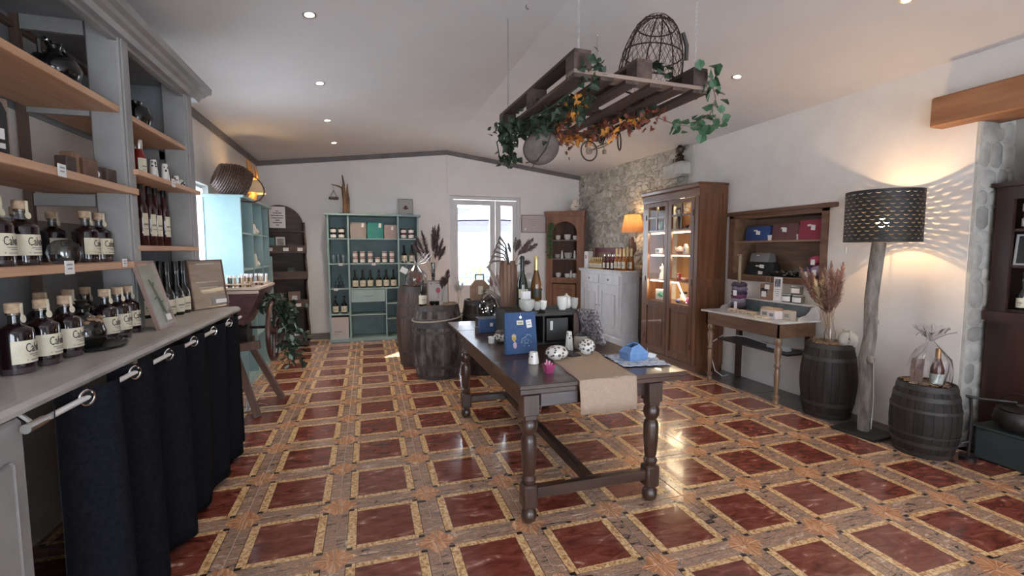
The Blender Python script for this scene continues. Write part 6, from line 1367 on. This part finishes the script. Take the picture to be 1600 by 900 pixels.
# dark box, blue pouch and bell jar
bx_ = thing('dark_box', 'dark wooden box carrying the glass bell with lights', 'box', (1.03, 4.06, TZ)); MB().box((0, 0, .055), (.20, .14, .11), bev=.004).obj('box', M('black_brown_box', (.025, .018, .016), None, 1, .5), bx_)
cbag(.995, 3.93, TZ, .155, .115, .07, blue_canvas, 'small blue pouch with white tag in front of the glass bell', .08, tags=((.15, .6),), logo=False)
tag(MB().box((0, 0, .03), (.03, .02, .06)).obj('dark_block', M('grey_block', (.06, .06, .06), None, 1, .5), loc=(.885, 3.88, TZ)), 'little dark grey block left of the small blue pouch', 'block')
bj = thing('bell_jar', 'rounded glass bell jar with tiny fairy lights and knob', 'bell jar', (1.03, 4.06, TZ+.111))
MB().lathe([(.085, 0), (.098, .04), (.10, .10), (.085, .145), (.05, .18), (.03, .20), (.022, .225)], 28, cap=False).obj('bell', smoke_glass, bj); MB().lathe([(.022, .22), (.03, .225), (.012, .235), (.018, .25), (0, .262)], 14).obj('knob', silver, bj)
b = MB(); rd = random.Random(8)
for k in range(9): b.sph((rd.uniform(-.055, .055), rd.uniform(-.055, .055), rd.uniform(.03, .15)), .0045, (1, 1, 1), 1)
b.obj('fairy_lights', M('fairy_glow', (1, .92, .8), None, 1, .5, emit=2.5), bj)['kind'] = 'stuff'
MB().tube([(rd.uniform(-.05, .05), rd.uniform(-.05, .05), .02+.13*k/16) for k in range(17)], .004, 5).obj('moss_twigs', branch_mat, bj)
# driftwood sculpture with feathers
dw = thing('driftwood_sculpture', 'tall driftwood sculpture with upright trunk slab and curved branches on the table', 'sculpture', (1.08, 3.66, TZ))
MB().tube([(-.01, 0, 0), (.0, 0, .15), (-.02, 0, .30), (.0, 0, .38)], [.022, .018, .016, .02], 8).obj('stem', branch_mat, dw)
b = MB(); rd = random.Random(4)
for k in range(11): a = k*.57; b.tube([(.02+.03*math.cos(a), .02*math.sin(a), .10+.06*(k % 3)), (.025+.06*math.cos(a), .03*math.sin(a), .42), (.025+.055*math.cos(a), .03*math.sin(a), .60+.03*(k % 2))], [.012, .022, .017], 6)
b.obj('trunk_slab', M('split_brown_wood', (.13, .065, .042), (.27, .16, .11), (16, 16, 1.5), .75, bump=.3), dw)
MB().tube([(-.01, 0, .20), (-.05, 0, .32), (-.13, -.01, .38), (-.19, -.01, .34)], [.016, .018, .016, .008], 7).tube([(-.03, 0, .36), (-.08, 0, .47), (-.14, 0, .57), (-.12, 0, .645)], [.016, .013, .012, .008], 7).tube([(-.02, -.01, .18), (-.08, -.01, .30), (-.10, -.01, .42)], [.008, .007, .004], 6).tube([(.0, 0, .12), (.06, -.01, .24), (.04, -.02, .38)], [.010, .008, .006], 6).obj('branch', branch_mat, dw)
MB().tube([(-.05, 0, -.0), (-.03, 0, .05), (-.01, 0, .10)], [.008, .012, .018], 6).obj('root', branch_mat, dw)
b = MB()
for k in range(8): b.tube([(-.02, -.02, .02+.025*k), (-.05, -.03, .035+.025*k)], [.003, .001], 4)
b.obj('thorns', branch_mat, dw)['kind'] = 'stuff'
ft = thing('feather_grass_bunch', 'spray of thin grey and purple dried grasses above the driftwood', 'dried flowers', (1.15, 3.70, TZ+.59))
b = MB(); rd = random.Random(21)
for k in range(6):
    s = k/5; x1 = -.22+.10*s; z1 = -.02+.22*s; pts = [(-.01, 0, -.04), (x1*.35, .01*k, z1*.6+.05), (x1*.75, .01*k, z1*.9+.055), (x1, 0, z1)]; b.tube(pts, [.004, .006, .010, .005], 5)
b.obj('grey_spikes', M('grey_seed', (.13, .115, .11), None, 1, .8), ft)
dried(ft, [(0, 0, -.02, .10, 0, .13), (0, 0, -.02, .16, .01, .20), (0, 0, -.02, .06, .02, .18), (0, 0, -.05, .12, .0, .02), (0, 0, -.02, .19, .0, .16)], pampas_dark, 22, .038, fluff=170)
dried(ft, [(0, 0, -.02, -.03, .0, .17), (0, 0, -.02, .03, .0, .21)], M('sage_seed', (.12, .13, .12), (.2, .2, .19), 30, .9), 23, .022, fluff=90)
# crate and what stands on it
cr = thing('wooden_crate', 'dark stained slatted wooden crate lying on its side on the table', 'crate', (1.29, 3.46, TZ))
cw_ = M('charcoal_wood', (.016, .014, .013), (.045, .038, .035), (1.5, 14, 14), .6, bump=.1)
X0, X1, Y0, Y1, CH_ = -.29, .29, -.20, .19, .255
for x0, x1, nm in ((X0, -.075, 'top_slat'), (-.015, X1, 'top_slat')):
    for k in range(3): MB().span((x0, Y0+.135*k, CH_-.015), (x1, Y0+.12+.135*k, CH_)).obj(nm, cw_, cr)
MB().span((X0, Y0, CH_-.035), (X1, Y0+.02, CH_-.016)).obj('front_rail', cw_, cr)
for x in (X0, X1-.015): MB().span((x, Y0, 0), (x+.015, Y1, CH_-.016)).obj('side_board', cw_, cr)
MB().span((X0+.016, Y1-.015, 0), (X1-.016, Y1, CH_-.016)).obj('back_board', cw_, cr); MB().span((X0+.016, Y0, 0), (X1-.016, Y1-.016, .012)).obj('floor_board', cw_, cr)
MB().span((-.03, Y0+.01, .012), (-.015, Y1-.02, CH_-.036)).obj('divider', cw_, cr)
MB().span((X1-.075, Y0-.012, .06), (X1-.03, Y0, CH_-.02)).obj('corner_batten', M('red_brown_batten', (.09, .045, .035), None, 1, .6), cr)
ct = TZ+CH_
t = thing('round_tin', 'dark round glass dish standing upright inside the crate', 'dish', (1.15, 3.32, TZ+.014)); MB().cyl((0, 0, .085), .075, .02, 26, rot=(PI/2, 0, 0)).cyl((0, -.012, .085), .055, .01, 26, rot=(PI/2, 0, 0)).obj('dish', black_glass, t)
t = thing('picture_frame', 'dark square frame with white tag inside the crate', 'frame', (1.40, 3.33, TZ+.014)); MB().box((0, 0, .09), (.18, .02, .17)).obj('frame', M('frame_dark_grey', (.03, .03, .028), None, 1, .4), t); MB().box((-.05, -.013, .12), (.022, .002, .07)).obj('tag', paper, t)
cup((1.155, 3.34, ct), .062, .085, 'large white speckled bowl on the crate', False, M('speckled_ceramic', (.50, .49, .45), (.62, .61, .56), 60, .2, coat=.3), 'pottery on the crate')
cd_ = thing('candle', 'white square candle behind the large speckled bowl', 'candle', (1.18, 3.44, ct)); MB().box((0, 0, .07), (.065, .05, .14)).obj('wax', paper, cd_); MB().cyl((0, 0, .145), .002, .02, 6).obj('wick', ink, cd_)
for i, (x, y, r, h) in enumerate([(1.245, 3.36, .032, .065), (1.30, 3.38, .034, .07)]): cup((x, y, ct), r, h, 'small pale cup beside the speckled bowl, %s' % ('left one', 'right one')[i], False, grey_cer if i == 0 else None, 'pottery on the crate')
t = cup((1.445, 3.33, ct), .045, .10, 'white straight mug on the right end of the crate', False, None, 'pottery on the crate')
sbw = thing('sugar_bowl', 'white lidded sugar bowl on the right end of the crate', 'bowl', (1.51, 3.40, ct)); MB().lathe([(.03, 0), (.045, .02), (.045, .07), (.035, .085)], 18).obj('body', white_cer, sbw); MB().lathe([(.04, .085), (.02, .10), (.008, .105), (.012, .115), (0, .12)], 16).obj('lid', white_cer, sbw)
cup((1.56, 3.36, ct), .032, .085, 'narrow cream beaker at the right crate corner', False, grey_cer, 'pottery on the crate')
def champagne(x, y, body, foil, lab, nm):
    t = thing('sparkling_wine_bottle', lab, 'bottle', (x, y, ct), .0, 'two sparkling wine bottles on the crate')
    MB().lathe([(.040, 0), (.045, .008), (.045, .17), (.038, .22), (.022, .27), (.017, .31)], 24).obj('body', body, t)
    MB().lathe([(.020, .27), (.018, .31), (.0185, .385), (.021, .387), (.021, .40), (.012, .415), (0, .418)], 18).obj('foil', foil, t)
    b = MB(); R = .0456
    for k in range(10):
        a0, a1 = -1.0+2.0*k/10, -1.0+2.0*(k+1)/10; b.face([(R*math.sin(a0), -R*math.cos(a0), .08), (R*math.sin(a1), -R*math.cos(a1), .08), (R*math.sin(a1), -R*math.cos(a1), .15), (R*math.sin(a0), -R*math.cos(a0), .15)])
    b.obj('label', cream_label if nm else M('black_label', (.03, .03, .02), None, 1, .5), t)
champagne(1.19, 3.555, M('green_black_glass', (.010, .018, .010), None, 1, .06, coat=.5), black_cap, 'dark green sparkling wine bottle with black foil on the crate', 1)
champagne(1.315, 3.57, M('golden_glass', (.13, .055, .012), None, 1, .07, coat=.5), gold_foil, 'golden sparkling wine bottle with gold foil on the crate', 0)
MB_ = MB().tube([(.045, 0, .14), (.10, 0, .16), (.11, 0, .19), (.05, 0, .22)], .003, 5)
# patterned soft board leaning on the crate
t = thing('floral_pouch', 'grey floral fabric case leaning against the right side of the crate', 'bag', (1.655, 3.16, TZ)); t.rotation_euler = (-.05, -.32, .3); MB().box((0, 0, .145), (.045, .20, .28), bev=.012).obj('case', M('floral_grey', (.10, .09, .10), (.36, .33, .34), 55, .9, p=(.45, .55)), t)
# blue triangular pouch on a checked cloth
cl_ = thing('folded_cloth', 'blue and white patterned cloth spread under the light blue pouch', 'cloth', (1.645, 2.60, TZ), -.12)
b = MB(); n = 14; g = [[b.b.verts.new((-.155+.31*i/n+.006*math.sin(j*1.9), -.16+.32*j/n+.008*math.sin(i*2.1), .003+.004*(1+math.sin(i*1.7)*math.sin(j*1.3))*(1 if i in (0, n) or j in (0, n) else .5))) for j in range(n+1)] for i in range(n+1)]
for i in range(n):
    for j_ in range(n): b.b.faces.new((g[i][j_], g[i+1][j_], g[i+1][j_+1], g[i][j_+1]))
b.smooth = True; o = b.obj('cloth', M('blue_white_print', (.20, .30, .50), (.55, .58, .62), 38, .9, p=(.42, .55)), cl_); o.modifiers.new('s', 'SOLIDIFY').thickness = .004
tp = thing('denim_pouch', 'light blue tetrahedral fabric pouch with open top and white tag', 'bag', (1.64, 2.62, TZ+.010), .25)
b = MB(); R6 = [(-.085, -.055), (.06, -.075), (.09, .0), (.06, .06), (-.06, .07)]
lo = [b.b.verts.new((x*.9, y*.9, 0)) for x, y in R6]; md_ = [b.b.verts.new((x, y, .045)) for x, y in R6]; tp_ = [b.b.verts.new((-.05, -.035, .085)), b.b.verts.new((.02, -.03, .10)), b.b.verts.new((.055, .005, .095)), b.b.verts.new((.025, .02, .105)), b.b.verts.new((-.045, .03, .09))]
for A_, B2 in ((lo, md_), (md_, tp_)):
    for k in range(5): b.b.faces.new((A_[k], A_[(k+1) % 5], B2[(k+1) % 5], B2[k]))
b.b.faces.new(list(reversed(lo))); o = b.obj('body', light_blue, tp); o.modifiers.new('s', 'SOLIDIFY').thickness = .004
MB().box((.075, -.052, .05), (.035, .002, .035), rot=(.0, .78, .75)).obj('label', M('pale_label', (.5, .58, .65), None, 1, .6), tp)
tag(MB().box((0, 0, .018), (.06, .003, .036), rot=(.5, .3, 0)).obj('paper_tag', paper, loc=(1.765, 2.60, TZ+.008)), 'small white paper tag right of the light blue pouch', 'tag')

# ================================================================ BARRELS BEHIND THE TABLE
barrel('wine_barrel', 'grey weathered oak barrel with rope round it behind the table', (.785, 5.545, 0), .245, .302, .87, barrel_old, hoop_mat, [(.0, .06), (.15, .20), (.62, .66), (.70, .82), (.92, 1)], 26, topmat=barrel_brown)
barrel('wine_barrel', 'tall brown oak barrel half behind the grey one', (.64, 6.24, 0), .245, .295, 1.04, barrel_brown, hoop_mat, [(.0, .05), (.14, .18), (.60, .64), (.74, .79), (.92, 1)], 26)
barrel('wine_barrel', 'dark barrel standing in shadow behind the far table leg', (1.36, 5.56, 0), .235, .28, .90, barrel_dark, hoop_dark, [(.0, .06), (.16, .21), (.78, .83), (.94, 1)], 22)
rp = tag(MB().tube([(.785+.298*math.cos(2*PI*k/40), 5.545+.298*math.sin(2*PI*k/40), .705+.028*math.cos(2*PI*k/40-.3)) for k in range(40)], .009, 6, closed=True).obj('rope', M('pale_rope', (.30, .26, .22), (.42, .37, .32), 90, .9)), 'pale rope tied round the grey weathered barrel', 'rope')
nest('straw_bedding', 'loose straw bedding on top of the grey weathered barrel', (.785, 5.545, .85), .21, 3, 260)
wb3 = dup(wb2, (.60, 5.42, .86), .1, 'black wine bottle with cream label on the grey barrel', 'bottle on the grey barrel')
f_, p_ = frame('wine_print', 'pale wooden framed print of a wine glass on the grey barrel', .255, .28, (.80, 5.55, .865), .0, .12, M('driftwood_frame', (.25, .18, .14), None, 1, .5), M('pale_print_paper', (.42, .39, .36), None, 1, .5), .014)
MB().sph((.0, -.006, .16), .028, (1, .08, 1.2), 2).box((.0, -.006, .10), (.004, .002, .06)).box((.0, -.006, .07), (.03, .002, .003)).obj('glass_drawing', M('rose_ink', (.32, .07, .10), None, 1, .6), p_); MB().cyl((-.08, -.005, .24), .008, .002, 10, rot=(PI/2, 0, 0)).box((.03, -.006, .245), (.12, .001, .006)).obj('print', ink, p_)
dp = thing('dried_plume', 'single dark pink dried plume in front of the wine glass print', 'dried flowers', (.82, 5.42, .87)); dried(dp, [(0, 0, 0, .07, -.02, .36), (0, 0, .02, .01, -.02, .28)], pampas_dark, 31, .05, fluff=200, stemm=branch_mat)
for i, (x, y, m__) in enumerate([(.70, 5.36, black_glass), (.755, 5.35, black_glass), (.80, 5.35, grey_cer)]): cup((x, y, .872), .03, .045, 'small %s cup in the straw on the grey barrel, %s' % (('glossy black', 'glossy black', 'grey')[i], ('left', 'middle', 'right')[i]), False, m__, 'small cups on the grey barrel')
g4 = thing('gift_basket', 'cellophane gift with silver ribbon burst on the tall brown barrel', 'gift', (.60, 6.15, 1.045))
cello_wrap(g4, .135, .22, .27, .16, 14); b = MB(); rd = random.Random(13)
for k in range(16):
    a = rd.uniform(0, 6.28); l_ = rd.uniform(.14, .24); b.tube([(0, 0, .27), (l_*.6*math.cos(a), l_*.4*math.sin(a), .27+rd.uniform(.0, .10)), (l_*math.cos(a), l_*.6*math.sin(a), .27+rd.uniform(-.05, .17))], .004, 4)
b.obj('ribbon', MATS['silver_ribbon'], g4)
b = MB()
for k in range(10): b.sph((-.02+.02*math.sin(k*1.3), -.135, .22-.026*k), .011, (1, 1, 1), 1)
b.obj('gold_curl', M('gold_curl', (.55, .32, .14), None, 1, .25, .8), g4)
g5 = thing('gift_carton', 'dark brown carton inside the cellophane gift on the tall barrel', 'box', (.60, 6.16, 1.045)); MB().box((0, 0, .09), (.17, .10, .18)).obj('carton', MATS['choc_carton'], g5); MB().box((.03, -.051, .08), (.05, .002, .06)).obj('sticker', M('sticker_red', (.3, .06, .06), None, 1, .6), g5)
tag(MB().box((0, 0, .0), (.09, .004, .07), rot=(0, .5, .2)).obj('gift_card', paper, loc=(.44, 6.02, 1.25)), 'tilted white gift card hanging on the cellophane gift', 'card')
v5 = thing('tall_vase', 'slim glass vase with dark bands on the tall brown barrel', 'vase', (.84, 6.27, 1.04)); MB().lathe([(.045, 0), (.05, .02), (.02, .07), (.028, .30), (.024, .30), (.016, .07), (0, .03)], 16, cap=False).obj('glass', smoke_glass, v5); MB().cyl((0, 0, .12), .026, .02, 16).cyl((0, 0, .15), .026, .015, 16).obj('band', iron, v5)
p5_ = thing('pampas_bouquet', 'tall bunch of dark brown dried plumes in the slim vase', 'dried flowers', (.84, 6.27, 1.15))
dried(p5_, [(0, 0, 0, -.20, 0, .50), (0, 0, 0, -.13, .03, .56), (0, 0, 0, -.24, -.02, .42), (0, 0, 0, .03, 0, .62), (0, 0, 0, .08, .02, .64), (0, 0, 0, .0, -.03, .60), (0, 0, 0, .12, 0, .46), (0, 0, 0, .14, -.02, .36), (0, 0, 0, -.08, 0, .34), (0, 0, 0, .05, -.03, .40)], pampas_dark, 41, .05, fluff=190)
# bottle carrier, dried flowers, on the dark barrel
bc = thing('bottle_carrier', 'brown cardboard bottle carrier with handle on the shadowed barrel', 'carrier', (1.30, 5.52, .90))
MB().poly([(-.11, 0), (.11, 0), (.11, .17), (.045, .24), (-.045, .24), (-.11, .17)], 'y', -.05, .05).obj('body', M('kraft_carrier', (.24, .145, .10), (.33, .21, .15), 14, .8), bc)
MB().box((-.05, 0, .27), (.012, .02, .08)).box((.05, 0, .27), (.012, .02, .08)).box((0, 0, .305), (.112, .02, .014)).obj('handle', M('kraft_handle', (.28, .2, .15), None, 1, .7), bc); MB().box((.0, -.052, .12), (.06, .002, .10)).obj('label', cream_label, bc); MB().tube([(.03, -.06, 0), (.03, -.06, .12)], .02, 10).obj('side_bottle', smoke_glass, bc)
dp2 = thing('dried_flowers', 'pink and white dried flower sprigs beside the bottle carrier', 'dried flowers', (1.46, 5.42, .90)); dried(dp2, [(0, 0, 0, -.05, 0, .24), (0, 0, 0, .08, 0, .22), (0, 0, 0, .03, 0, .26)], M('dusty_rose', (.28, .13, .13), (.5, .38, .37), 50, .9), 51, .05, fluff=120)
dp3 = thing('white_grass', 'pale bleached grass tuft between the barrels', 'dried flowers', (1.04, 5.52, .86)); dried(dp3, [(0, 0, 0, -.03, 0, .2), (0, 0, 0, .04, 0, .22), (0, 0, 0, .0, .03, .26)], M('bleached', (.5, .48, .45), None, 1, .9), 52, .04, fluff=90)
# dark stand with vases behind the crate
ds = thing('dark_stand', 'black wooden plinth standing behind the table', 'stand', (1.72, 5.15, 0)); MB().box((0, 0, .52), (.34, .30, 1.04), bev=.01).obj('plinth', M('black_plinth', (.015, .013, .014), None, 1, .5), ds); MB().box((0, 0, 1.05), (.38, .34, .02)).obj('top_board', M('black_plinth', (.015, .013, .014)), ds)
v6 = thing('ceramic_vase', 'round grey ceramic vase on the black plinth', 'vase', (1.80, 5.12, 1.06)); MB().lathe([(.04, 0), (.075, .05), (.08, .10), (.06, .16), (.035, .18)], 20).obj('body', grey_cer, v6)
v7 = thing('ceramic_vase', 'pale flared ceramic vase holding a white paper cone on the black plinth', 'vase', (1.64, 5.10, 1.06)); MB().lathe([(.03, 0), (.035, .05), (.045, .20), (.04, .20), (.0, .05)], 18).obj('body', M('stone_vase', (.38, .36, .33), None, 1, .4), v7); MB().lathe([(.012, .15), (.04, .33), (.0, .50)], 8).obj('paper_cone', paper, v7, rot=(0, .15, 0))

# ================================================================ HANGING PALLET
pa = thing('hanging_pallet', 'weathered wooden pallet hung from the ceiling on four chains', 'pallet', (1.05, 2.29, 2.40), math.radians(2.2))
PX, PY, PH = .86, 1.26, .150
xs_ = [0, .175, .35, .525, .70]
for k in range(6):
    w = .10 if k in (0, 5) else .082; x0 = (PX-w)*k/5; MB().box((x0+w/2, PY/2, .011), (w, PY, .020), bev=.002).obj('deck_board', pallet_wood, pa)
for y in (0, (PY-.10)/2, PY-.10): MB().span((0, y, .022), (PX, y+.10, .042)).obj('cross_board', pallet_light if y == 0 else pallet_wood, pa)
for x in (0, (PX-.10)/2, PX-.10):
    for y in (0, (PY-.10)/2, PY-.10): MB().span((x, y, .0425), (x+.10, y+.10, .125)).obj('block', pallet_wood, pa)
    MB().span((x-.0, 0, .1255), (x+.10, PY, .145), bev=.002).obj('top_board', pallet_wood, pa)
pm = Matrix.Translation((1.05, 2.29, 2.40)) @ Matrix.Rotation(math.radians(2.2), 4, 'Z')
lk = MB(); lk.tube([(.006*math.cos(2*PI*k/10), 0, .0145*math.sin(2*PI*k/10)) for k in range(10)], .0021, 4, closed=True); lkm = lk.mesh('chain_link', M('zinc_chain', (.42, .41, .40), None, 1, .45, .3))
for i, (x, y) in enumerate([(.05, .05), (PX-.05, .05), (.05, PY-.06), (PX-.05, PY-.06)]):
    p = pm @ Vector((x, y, .145)); top = ZC(p.x)
    ch = thing('chain', 'thin steel chain holding the pallet, %s' % ['at its near left corner', 'at its near right corner', 'at its far left corner', 'at its far right corner'][i], 'chain', p, group='pallet chains')
    n = int((top-p.z)/.0245)
    for k in range(n):
        o = bpy.data.objects.new('chain_link', lkm); C.objects.link(o); o.parent = ch; o.location = (0, 0, .014+k*.0245); o.rotation_euler = (0, 0, (k % 2)*PI/2)
    MB().lathe([(.012, 0), (.010, -.008), (.004, -.012)], 12, c=(0, 0, top-p.z)).obj('ceiling_hook', silver, ch)
tag(MB().tube([(.0, 0, .0), (.0, 0, -.02), (.012, 0, -.03), (.018, 0, -.02)], .0025, 6).obj('ceiling_hook', iron, loc=(1.13, 3.29, ZC(1.13))), 'bare small hook in the ceiling left of the pallet chain', 'hook')
def P3(x, y, z): return pm @ Vector((x, y, z))
# wire mesh basket on top
wbk = thing('wire_basket', 'rusty conical wire mesh basket on top of the pallet', 'basket', P3(.71, .36, .155)); wbk.rotation_euler = (math.radians(4), math.radians(6), .2)
HB = .43; prof_b = lambda s: .195*math.sqrt(max(0, 1-s**2.1))+.008
rmat = M('rusty_wire', (.025, .014, .010), (.06, .03, .02), 30, .6, .5)
b = MB()
for s in (0, .42, .82): b.tube([(prof_b(s)*math.cos(2*PI*k/28), prof_b(s)*math.sin(2*PI*k/28), HB*s) for k in range(28)], .0045 if s else .006, 5, closed=True)
for a in (0, 1.05, 2.1):
    pts = [(prof_b(q/10)*math.cos(a), prof_b(q/10)*math.sin(a), HB*q/10) for q in range(11)]; pts2 = [(-x, -y, z) for x, y, z in reversed(pts[:-1])]; b.tube(pts+pts2, .0045, 5)
b.obj('frame', rmat, wbk)
b = MB(); na, nz_ = 26, 11
V = [[None]*na for _ in range(nz_+1)]
for j in range(nz_+1):
    s = (j/nz_)**.9*.97; r = prof_b(s)
    for i in range(na): a = 2*PI*(i+.5*(j % 2))/na; V[j][i] = Vector((r*math.cos(a), r*math.sin(a), HB*s))
for j in range(nz_):
    for i in range(na):
        p = V[j][i]; q1 = V[j+1][i]; q2 = V[j+1][(i-1) % na] if j % 2 == 0 else V[j+1][(i+1) % na]
        b.tube([p, q1], .0016, 3); b.tube([p, q2], .0016, 3)
b.obj('wire_mesh', rmat, wbk)['kind'] = 'stuff'
MB().tube([(.13, -.10, .33), (.17, -.11, .26), (.195, -.10, .18)], .013, 8).obj('wooden_handle', M('black_handle', (.03, .022, .02), None, 1, .6), wbk)
# gourd-like basket hanging below
gd = thing('hanging_strainer', 'round grey-brown cloth covered sieve hanging below the pallet', 'sieve', (1.12, 2.95, 2.175)); gd.rotation_euler = (math.radians(20), math.radians(-8), .0)
MB().sph((0, 0, 0), .118, (1.05, .55, .88), 3).obj('bowl', M('grey_brown_hide', (.085, .065, .06), (.15, .12, .11), 8, .8, bump=.1), gd)
MB().tube([(.124*math.cos(2*PI*k/30), 0, .105*math.sin(2*PI*k/30)) for k in range(30)], .006, 6, closed=True).tube([(.05, -.05, .09), (.0, -.072, 0), (-.06, -.045, -.08)], .004, 5).tube([(-.06, -.04, -.07), (-.09, -.06, -.12)], .004, 4).tube([(-.04, -.05, -.07), (-.13, -.05, -.075)], .004, 4).obj('rim', M('dark_rim', (.04, .028, .024), None, 1, .6), gd)
tag(MB().tube([(1.12, 2.96, 2.28), (1.13, 2.97, 2.40)], .0025, 4).obj('string', iron), 'short dark string holding the sieve under the pallet', 'string')
# little wheel toy (old cycle) hanging below
cy = thing('toy_cycle', 'small metal and wood cycle with spoked wheel hanging below the pallet', 'ornament', (1.485, 2.98, 2.185)); cy.rotation_euler = (0, 0, .15)
b = MB(); b.tube([(.066*math.cos(2*PI*k/26), 0, .066*math.sin(2*PI*k/26)) for k in range(26)], .0055, 6, closed=True); b.obj('wheel_rim', M('dark_rubber', (.035, .022, .018), None, 1, .6), cy)
b = MB()
for k in range(12): a = 2*PI*k/12; b.tube([(0, 0, 0), (.064*math.cos(a), 0, .064*math.sin(a))], .0014, 4)
b.obj('spokes', silver, cy); MB().cyl((0, 0, 0), .024, .012, 18, rot=(PI/2, 0, 0)).obj('hub', M('tan_hub', (.20, .14, .10), None, 1, .6), cy)
MB().tube([(0, .01, 0), (.10, .01, .05), (.20, 0, .085)], .004, 5).tube([(0, -.01, 0), (.11, -.01, .035), (.20, 0, .085)], .004, 5).tube([(.10, 0, .045), (.08, 0, .12), (.04, 0, .13)], .004, 5).tube([(.12, 0, .05), (.13, 0, .02)], .005, 5).box((.13, 0, .005), (.02, .02, .03)).obj('frame', M('brass_frame', (.22, .18, .13), None, 1, .4, .6), cy)
b = MB(); b.tube([(.26+.055*math.cos(2*PI*k/22), .05*math.cos(2*PI*k/22), .09+.06*math.sin(2*PI*k/22)) for k in range(22)], .006, 5, closed=True); b.obj('rear_wheel', MATS['dark_rubber'], cy)
for k in range(4): MB().tube([(.10+.02*k, 0, .05+.01*k), (.15, .01*k, .15), (.17, 0, .23)], .0022, 4).obj('raffia_tie', straw, cy)
# garlands
g7 = thing('ivy_garland', 'dark green artificial ivy trailing along the left side of the pallet', 'garland', P3(0, .6, 0))
def loc3(pts, base): return [tuple(Vector(P3(*p))-base) for p in pts]
bs_ = P3(0, .6, 0)
MB().tube(loc3([(.08, .02, .13), (.06, .06, -.02), (.06, .35, -.03), (.04, .7, -.03), (.0, 1.05, -.02), (-.04, 1.2, -.08), (.0, 1.25, -.2)], bs_), .005, 5).obj('stem', leaf_green, g7)
foliage('leaves', g7, leaf_green, loc3([(.10, .0, .14), (.10, .02, .02), (.12, .06, .0)], bs_), 42, .05, .055, 61, .06, 'ivy')
foliage('leaves', g7, leaf_green, loc3([(.12, .12, -.02), (.14, .35, -.04), (.12, .55, -.05), (.10, .72, -.06)], bs_), 130, .05, .055, 62, .11, 'ivy')
foliage('leaves', g7, leaf_green, loc3([(.06, .7, -.05), (.0, .95, -.03), (-.02, 1.15, -.03)], bs_), 150, .05, .055, 63, .09, 'ivy')
foliage('leaves', g7, leaf_green, loc3([(.02, 1.15, -.05), (.05, 1.18, -.14), (.03, 1.2, -.24)], bs_), 70, .05, .055, 64, .06, 'ivy')
g8 = thing('autumn_garland', 'orange and rust-red artificial autumn leaf garland under the pallet', 'garland', P3(.4, .6, -.02)); bs_ = P3(.4, .6, -.02)
line1 = [(.12, .28, -.02), (.20, .55, -.04), (.26, .80, -.05), (.34, .95, -.08), (.46, .85, -.06), (.58, .62, -.04), (.66, .40, -.03), (.72, .25, -.02)]
MB().tube(loc3(line1, bs_), .004, 5).obj('stem', leaf_red, g8)
foliage('rust_leaves', g8, leaf_red, loc3(line1, bs_), 230, .038, .046, 71, .09, 'star')
foliage('orange_leaves', g8, leaf_orange, loc3([(.12, .12, -.02), (.16, .30, -.03), (.24, .75, -.07)], bs_), 26, .055, .065, 72, .05, 'star', big=12)
foliage('orange_leaves', g8, leaf_orange, loc3([(.30, .95, -.08), (.50, .80, -.09), (.60, .55, -.05), (.68, .30, -.03)], bs_), 46, .055, .065, 73, .06, 'star', big=20)
g9 = thing('eucalyptus_garland', 'green round-leaved eucalyptus spray hanging at the right pallet corner', 'garland', P3(.78, .05, .0)); bs_ = P3(.78, .05, .0)
e_line = [(.76, .03, .14), (.88, .0, .10), (.96, .04, .0), (.96, .08, -.08), (.90, .16, -.14)]
e2 = [(.96, .06, -.03), (1.0, .05, -.04), (1.03, .05, -.08)]; e3 = [(.78, .36, -.04), (.82, .26, -.10), (.90, .16, -.14)]
MB().tube(loc3(e_line, bs_), .0035, 5).tube(loc3(e2, bs_), .003, 5).tube(loc3(e3, bs_), .003, 5).obj('stem', branch_mat, g9)
foliage('leaf_spray', g9, leaf_mid, loc3([(.78, .02, .15), (.88, .0, .11), (.90, .02, .03)], bs_), 18, .07, .075, 81, .06, big=17)
foliage('leaf_spray', g9, leaf_mid, loc3([(1.02, .04, -.05), (1.0, .06, -.10), (.95, .10, -.15), (.88, .16, -.14), (.84, .22, -.10)], bs_), 30, .065, .07, 82, .06, big=29)
foliage('dark_leaf_spray', g9, leaf_green, loc3([(.5, .1, .16), (.66, .08, .16), (.72, .3, .02), (.66, .62, -.04), (.56, .80, -.05)], bs_), 24, .06, .07, 83, .05, big=23)
